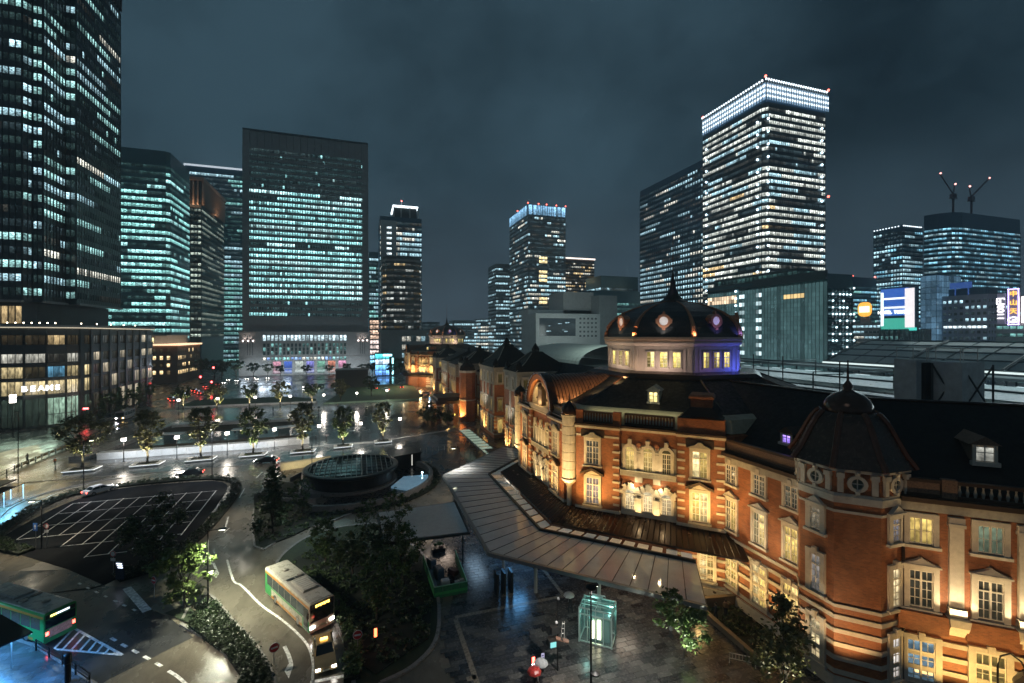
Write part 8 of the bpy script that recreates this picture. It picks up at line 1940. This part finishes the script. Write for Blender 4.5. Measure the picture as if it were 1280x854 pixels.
me = leaves([(.3, -.5, .6, .3)], 50, .1, 6); me.materials.append(mat("red_petal", (.4, .04, .03), .5)); o = bpy.data.objects.new("flower", me); link(o, fl); o['kind'] = "stuff"

# bus stop shelters lit blue
bs_ = thing("bus_shelter", "dark glass-roofed bus shelter with blue light on the lower left pavement", "bus shelter", (-29, 50, .1))
c0, c1 = Vector((-26.45, 50.02)), Vector((-38.81, 61.4)); dd = (c1 - c0).normalized(); nn = Vector((dd.y, -dd.x)); nn = nn if nn.y < 0 else -nn
b = MB(); b.prism([tuple(c0), tuple(c0 + nn * 2.2), tuple(c1 + nn * 2.2), tuple(c1)], 2.55, 2.68); ob("roof", b, mat("dark_roof_glass"), bs_, True)
for k in range(4): q = c0 + nn * 1.1 + dd * (.6 + k * 3); b = MB(); b.tube([(q.x, q.y, .1), (q.x, q.y, 2.55)], .05, 6); ob("post", b, mat("pale_bollard"), bs_, True)
b = MB(); fr = Fr(tuple(c0), tuple(c1)); b.fb(fr, .2, fr.L - .3, -.04, .04, 2.45, 2.54); ob("light_strip", b, lamp_mat("blue_strip", (.35, .75, 1.), 4., True), bs_, True)
q = c0 + dd * 4 + nn * 1.2; light("shelter_blue_light", 'AREA', (q.x, q.y, 2.45), 300, (.10, .42, 1.), rot=(0, 0, math.atan2(dd.y, dd.x)), size=8, sizey=1.2)
light("shelter_blue_light", 'AREA', (-25, 46.5, 3.), 240, (.08, .38, 1.), rot=(0, 0, 0), size=3, sizey=2)
l2 = thing("bus_shelter", "pale-framed glass bus shelter lit blue at the left edge", "bus shelter", (-55, 98, .1))
c0, c1 = Vector((-54.22, 100.32)), Vector((-54.55, 90.56)); dd = (c1 - c0).normalized(); nn = Vector((-dd.y, dd.x)); nn = nn if nn.x < 0 else -nn
b = MB(); b.prism([tuple(c0 + dd * -.3), tuple(c1), tuple(c1 + nn * 2), tuple(c0 + nn * 2 - dd * .3)], 2.6, 2.72); ob("roof", b, mat("dark_roof_glass"), l2, True)
b = MB(); b.prism([tuple(c0 + nn * 1.2 - dd * .4), tuple(c1 + nn * 1.2), tuple(c1 + nn * 3.4), tuple(c0 + nn * 3.4 - dd * .4)], 3.2, 3.4); ob("upper_roof", b, DK, l2, True)
for k in range(3):
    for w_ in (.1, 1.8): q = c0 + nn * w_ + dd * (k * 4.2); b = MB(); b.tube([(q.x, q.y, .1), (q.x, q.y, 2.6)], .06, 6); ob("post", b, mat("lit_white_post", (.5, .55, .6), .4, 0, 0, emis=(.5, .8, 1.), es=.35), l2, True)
q = c0 + dd * 4 + nn * .6; light("shelter_blue_light", 'AREA', (q.x, q.y, 2.5), 480, (.16, .62, 1.), rot=(0, 0, math.atan2(dd.y, dd.x)), size=9, sizey=1.)
b = MB(); fr = Fr(tuple(c0 + nn * .3), tuple(c1 + nn * .3)); b.fb(fr, .2, fr.L - .3, -.05, .05, 2.5, 2.58); ob("light_strip", b, lamp_mat("cyan_strip", (.5, .9, 1.), 6., True), l2, True)
kp = thing("timetable_post", "thick dark post at the lower-left bus stop kerb", "post", ((-22.27, 46.29)[0], (-22.27, 46.29)[1], .1)); b = MB(); b.lathe(0, 0, [(.2, 0), (.2, 1.5), (.26, 1.55), (.26, 2.2), (.1, 2.3)], 10); ob("post", b, POLE, kp)

# ================================================================== tracks, platform roofs, the big sloping roof
RF = mat("platform_roof_grey", (.30, .34, .34), .38, 0, .2, .4, rvar=.12); RFD = mat("platform_roof_dark", (.05, .06, .062), .4, 0, .2, .5)
b = MB(); b.prism(rect(60, 200, -60, 260), -.0, 6.5); tk = struct("track_viaduct", b, mat("track_bed", (.045, .047, .05), .7, 0, .2, .5))
E_PLAT = lamp_mat("platform_tube_light", (.72, .95, 1.), .32)
labs = ["nearest the station", "broadest, in the middle", "narrow, under the sloping roof"]
for i, (x0, x1, z, y0, y1) in enumerate([(97, 112, 14.2, -20, 150), (119, 152, 14.8, -10, 190), (157, 169, 16.6, 0, 190)]):
    t = thing("platform_roof", "long grey platform roof over lit tracks, " + labs[i], "platform roof", ((x0 + x1) / 2, 60, 6.5), 0, None)
    b = MB(); n_ = int((y1 - y0) / 10)
    for k in range(n_): b.box(x0, x1, y0 + k * 10, y0 + k * 10 + 9.9, z, z + .35)
    ob("roof_sheet", b, RF, t, True, kind="stuff")
    b = MB(); b.box(x0 - .3, x0 - .02, y0, y1, z - .6, z + .1); b.box(x1 + .02, x1 + .3, y0, y1, z - .6, z + .1); b.box((x0 + x1) / 2 - .5, (x0 + x1) / 2 + .5, y0, y1, z + .36, z + .8); ob("roof_edge", b, RFD, t, True, kind="stuff")
    b = MB()
    for k in range(int((y1 - y0) / 8)): b.box((x0 + x1) / 2 - .15, (x0 + x1) / 2 + .15, y0 + k * 8 + 1, y0 + k * 8 + 1.3, 6.5, z)
    ob("column", b, RFD, t, True, kind="stuff")
    b = MB()
    for k in range(int((y1 - y0) / 5)): b.box(x0 + .6, x0 + .9, y0 + k * 5, y0 + k * 5 + 3.2, z - .5, z - .35)
    for k in range(int((y1 - y0) / 14)): b.box(x1 - .4, x1 - .1, y0 + k * 14, y0 + k * 14 + 8, z + .36, z + .46) if i == 1 else None
    ob("tube_light", b, E_PLAT, t, True, kind="stuff")
for i, (x, z, e) in enumerate([(115.6, 12.2, 8.), (154.5, 12, 5)]):
    t = thing("train", "pale lit train standing between platform roofs, %s" % ("nearest the station", "farthest out")[i], "train", (x, 60, 6.5))
    for k in range(5):
        b = MB(); b.box(x - 1.4, x + 1.4, -10 + k * 20.4, 10 + k * 20.4, 7.4, 10.8); b.box(x - 1.1, x + 1.1, -9.7 + k * 20.4, 9.7 + k * 20.4, 10.8, 11.1); o = ob("carriage", b, mat("train_white", (.4, .43, .44), .35, .2, .1, 1), t, True)
        b = MB(); fr = Fr((x - 1.4, 10 + k * 20.4), (x - 1.4, -10 + k * 20.4))
        for q in range(9): b.pane(fr, .8 + q * 2.1, 2.4 + q * 2.1, 8.6, 10.0, .03, jit((.85, .95, 1.), .9))
        ob("window", b, M_PANEF, o, True, kind="stuff")
E_SPOT = lamp_mat("platform_glare", (.75, 1., 1.), 3.)
b = MB(); rnd = random.Random(3)
for k in range(70): y = rnd.uniform(20, 140); b.box(114.2 + rnd.random() * 2, 114.8 + rnd.random() * 2, y, y + rnd.uniform(.4, 1.6), 11.6 + rnd.random(), 12.2 + rnd.random())
tag(ob("platform_lamps", b, E_SPOT), "row of glaring white platform lamps between the first two roofs", "platform lights", kind="stuff")
gr = thing("sloping_roof", "big pale sloping canopy roof divided into panels beyond the platforms", "canopy roof", (182, 80, 0))
RP = mat("gran_roof_panel", (.27, .32, .31), .4, 0, .12, .3)
ny = 15
b = MB(); b.add([(171, 1, 17.2), (171, 132, 17.2), (195, 132, 24.6), (195, 1, 24.6)], [(0, 3, 2, 1)]); ob('roof_deck', b, RFD, gr, True)
for k in range(ny):
    y0 = 2 + k * 8.6
    for j in range(4):
        xa, xb = 171 + j * 6, 171 + (j + 1) * 6; za, zb = 17.6 + 2.5 * j - .14 * j * j, 17.6 + 2.5 * (j + 1) - .14 * (j + 1) ** 2
        b = MB(); b.add([(xa, y0, za), (xa, y0 + 7.9, za), (xb - .5, y0 + 7.9, zb), (xb - .5, y0, zb), (xa, y0, za - .3), (xa, y0 + 7.9, za - .3), (xb - .5, y0 + 7.9, zb - .3), (xb - .5, y0, zb - .3)], [(0, 3, 2, 1)[::-1], (4, 5, 6, 7)[::-1], (0, 1, 5, 4), (1, 2, 6, 5), (2, 3, 7, 6), (3, 0, 4, 7)]); ob("roof_panel", b, RP, gr, True)
b = MB(); b.box(170.2, 170.9, 0, 132, 16.8, 17.5); ob("edge_light", b, lamp_mat("roof_edge_pale", (.75, .9, .88), .5), gr, True)
b = MB()
for j in range(5): b.tube([(170.8 + j * 6, 1, 17.75 + 2.5 * j - .14 * j * j), (170.8 + j * 6, 132, 17.75 + 2.5 * j - .14 * j * j)], .3, 4)
for k in range(0, ny + 1, 3): b.tube([(170.5, 2 + k * 8.6 - .15, 17.9), (182.5, 2 + k * 8.6 - .15, 22.4), (195, 2 + k * 8.6 - .15, 25.7)], .45, 5); b.tube([(172, 2 + k * 8.6, 6), (172, 2 + k * 8.6, 17.5)], .3, 6)
ob("roof_rib", b, RFD, gr, True, kind="stuff")
light("roof_glow", 'AREA', (205, 70, 34), 1500, (.75, .95, .95), aim=(180, 70, 18), size=110, sizey=6)
light("track_glow", 'AREA', (116, 75, 13), 1300, (.7, .95, 1.), rot=(0, 0, 0), size=4, sizey=130)
light("platform_wash", 'AREA', (150, 70, 26), 6500, (.7, .9, .95), rot=(0, R(25), 0), size=10, sizey=140)
va = thing("arched_hall_roof", "pale arched platform hall roof behind the near dome's left side", "station roof", (98, 180, 0)); b = MB(); n = 14
for k in range(18):
    y0 = 165 + k * 3.4
    pts0 = [(99 - 17 * math.cos(math.pi * i / n), y0, 15.5 + 8.0 * math.sin(math.pi * i / n)) for i in range(n + 1)]; kk = len(b.v); b.v.extend(pts0 + [(p[0], p[1] + 3.2, p[2]) for p in pts0])
    for i in range(n): b.f.append((kk + i, kk + i + 1, kk + n + 2 + i, kk + n + 1 + i)); b.m.append(0)
ob("roof_bay", b, mat("pale_arch_roof", (.36, .4, .38), .45, 0, .1, .5), va, True, kind="stuff")
b = MB(); b.prism(rect(82, 116, 165.5, 226), 6, 15.4); ob("hall_wall", b, RFD, va, True)
light("arch_glow", 'AREA', (85, 160, 34), 2200, (.8, 1., .9), aim=(99, 190, 22), size=30, sizey=10)
light("hall_fill", 'AREA', (105, 215, 30), 1300, (.85, 1., .95), aim=(116, 250, 32), size=30, sizey=8)  # added area light without a fitting, brightens the white hall
# concrete shaft with braced steel behind the wing roof
cs = thing("service_shaft", "grey concrete service shaft with a braced steel frame behind the slate roof", "tower", (73, 43, 6))
b = MB(); b.prism(rect(70.5, 73.5, 41.5, 44.2), 6, 24.6); b.prism(rect(72.5, 77, 37.6, 41.0), 6, 24.4); ob("shaft", b, mat("shaft_concrete", (.5, .55, .56), .7, 0, .2, .8), cs, True, kind="stuff")
b = MB(); b.prism(rect(71.5, 73, 40.9, 41.6), 6, 24.2); ob("dark_recess", b, mat("shaft_dark", (.02, .022, .024), .7), cs, True)
b = MB(); fr = Fr((72.1, 40.6), (75.2, 35.8)); 
for s in (0, 2.8, 5.6): b.fb(fr, s - .1, s + .1, .1, .3, 6, 24.2)
for q in range(3):
    z = 6 + q * 6; b.tube([fr.pt(0, .2, z), fr.pt(2.8, .2, z + 6)], .1, 4); b.tube([fr.pt(2.8, .2, z), fr.pt(0, .2, z + 6)], .1, 4); b.tube([fr.pt(2.8, .2, z), fr.pt(5.6, .2, z + 6)], .1, 4); b.tube([fr.pt(5.6, .2, z), fr.pt(2.8, .2, z + 6)], .1, 4)
ob("steel_brace", b, RFD, cs, True, kind="stuff")
b = MB()
for x, y in ((70.7, 44), (70.7, 42), (72.2, 41.3), (73.2, 40.8), (74.6, 38.6), (76, 37.8), (72.7, 37.9), (73.3, 41.7)): b.tube([(x, y, 24.4), (x, y, 26.2)], .05, 4)
b.tube([(70.7, 44, 26.2), (70.7, 41.7, 26.2), (72.7, 41.4, 26.2), (72.7, 37.9, 26.2), (76.8, 37.9, 26.2)], .05, 4); ob("guard_rail", b, mat("pale_bollard"), cs, True, kind="stuff")
for i, (x, y, h) in enumerate([(64, 62, 24.6), (66, 58, 24.4), (68, 50, 24.)]):
    t = thing("rail_mast", "thin dark mast standing behind the station ridge, %s" % ("left of three", "middle of three", "right of three")[i], "mast", (x, y, 6)); b = MB(); b.tube([(0, 0, 0), (0, 0, h - 6)], .09, 5); ob("pole", b, POLE, t); b = MB(); b.tube([(-.6, 0, h - 8), (.6, 0, h - 8)], .05, 4); ob("crossarm", b, POLE, t)

# lower right corner: curved lamp and a dark round kiosk roof
cl_ = thing("street_lamp", "black curved-neck lamp glowing before the wing's ground-floor window", "street lamp", (42.0, 19.8, .03)); b = MB(); pp = [(0, 0, 0), (0, 0, 5.0), (.1, -.1, 5.7), (.5, -.42, 6.0), (.9, -.8, 5.6), (1.05, -.95, 5.1)]; b.tube(pp, .06, 7); ob("curved_pole", b, POLE, cl_); b = MB(); b.lathe(1.05, -.95, [(.02, 5.15), (.16, 5.08), (.24, 4.8), (.2, 4.78)], 10); ob("shade", b, POLE, cl_); b = MB(); b.sphere((1.05, -.95, 4.82), .15, 8, 6); ob("bulb", b, lamp_mat("curved_lamp_bulb", (1., .7, .35), 9., True), cl_)
light("curved_lamp_light", 'POINT', (43.05, 18.8, 4.5), 60, (1., .72, .35), size=.15)
kr = thing("kiosk", "dark round slate kiosk roof cut by the lower right corner", "kiosk", (43.2, 17.2, .03)); b = MB(); b.lathe(0, 0, [(1.6, 0), (1.6, 4.4)], 20); ob("wall", b, DK, kr); b = MB(); b.lathe(0, 0, [(2.2, 4.3), (2.15, 4.5), (1.7, 5.1), (.9, 5.5), (.02, 5.7)], 20); ob("roof", b, mat("kiosk_slate", (.07, .085, .095), .4, 0, .3, 3, rvar=.15), kr)
# overhead line portals over the tracks
for i, y in enumerate((40, 75, 110, 145)):
    t = thing("line_portal", "dark overhead line portal spanning the tracks, %s from the wing" % ("first", "second", "third", "fourth")[i], "gantry", (115, y, 6.5))
    for x in (-21, 4.5, 24): b = MB(); b.tube([(x, 0, 0), (x, 0, 13.2)], .16, 5); ob("post", b, RFD, t)
    b = MB(); b.tube([(-21, 0, 12.6), (24, 0, 12.6)], .1, 4); b.tube([(-21, 0, 13.3), (24, 0, 13.3)], .1, 4); ob("beam", b, RFD, t, kind="stuff")
for i, (px, py, u) in enumerate([((-30, 186), 0, 0), ((-14, 178), 0, 1), ((-8, 186), 0, 0), ((2, 172), 0, 1), ((8, 180), 0, 0), ((-3, 158), 0, 1), ((14, 168), 0, 0), ((-2, 205 - 60), 0, 0)]):
    x, y = px
    person(("person walking on the wet square, %s" % ("by the rear wall", "by the walkway corner", "near the rear lanterns", "under a dark umbrella mid-square", "toward the far dome", "with umbrella near the dark paving", "beside the porch bed", "on the dark paving's edge")[i]), x, y, i * 1.3, CL[i % 3], CL[3], ("dark open umbrella held by a walker, %s" % ("", "by the walkway corner", "", "mid-square", "", "near the dark paving", "", "")[i], CL[(i + 1) % 2]) if u else None)


# ================================================================== wet city air
HAZE = True
if HAZE:
    m = bpy.data.materials.new("city_haze"); m.use_nodes = True; t = m.node_tree; t.nodes.clear()
    o_ = t.nodes.new("ShaderNodeOutputMaterial"); v_ = t.nodes.new("ShaderNodeVolumePrincipled")
    v_.inputs['Color'].default_value = (.62, .84, 1., 1); v_.inputs['Density'].default_value = .00055; v_.inputs['Anisotropy'].default_value = .2
    t.links.new(v_.outputs[0], o_.inputs['Volume'])
    b = MB(); b.box(-1002, 1002, -1002, 1002, -1.5, 215); hz = ob("haze", b, m, kind="stuff"); hz['label'] = "thin wet night haze over the whole square"
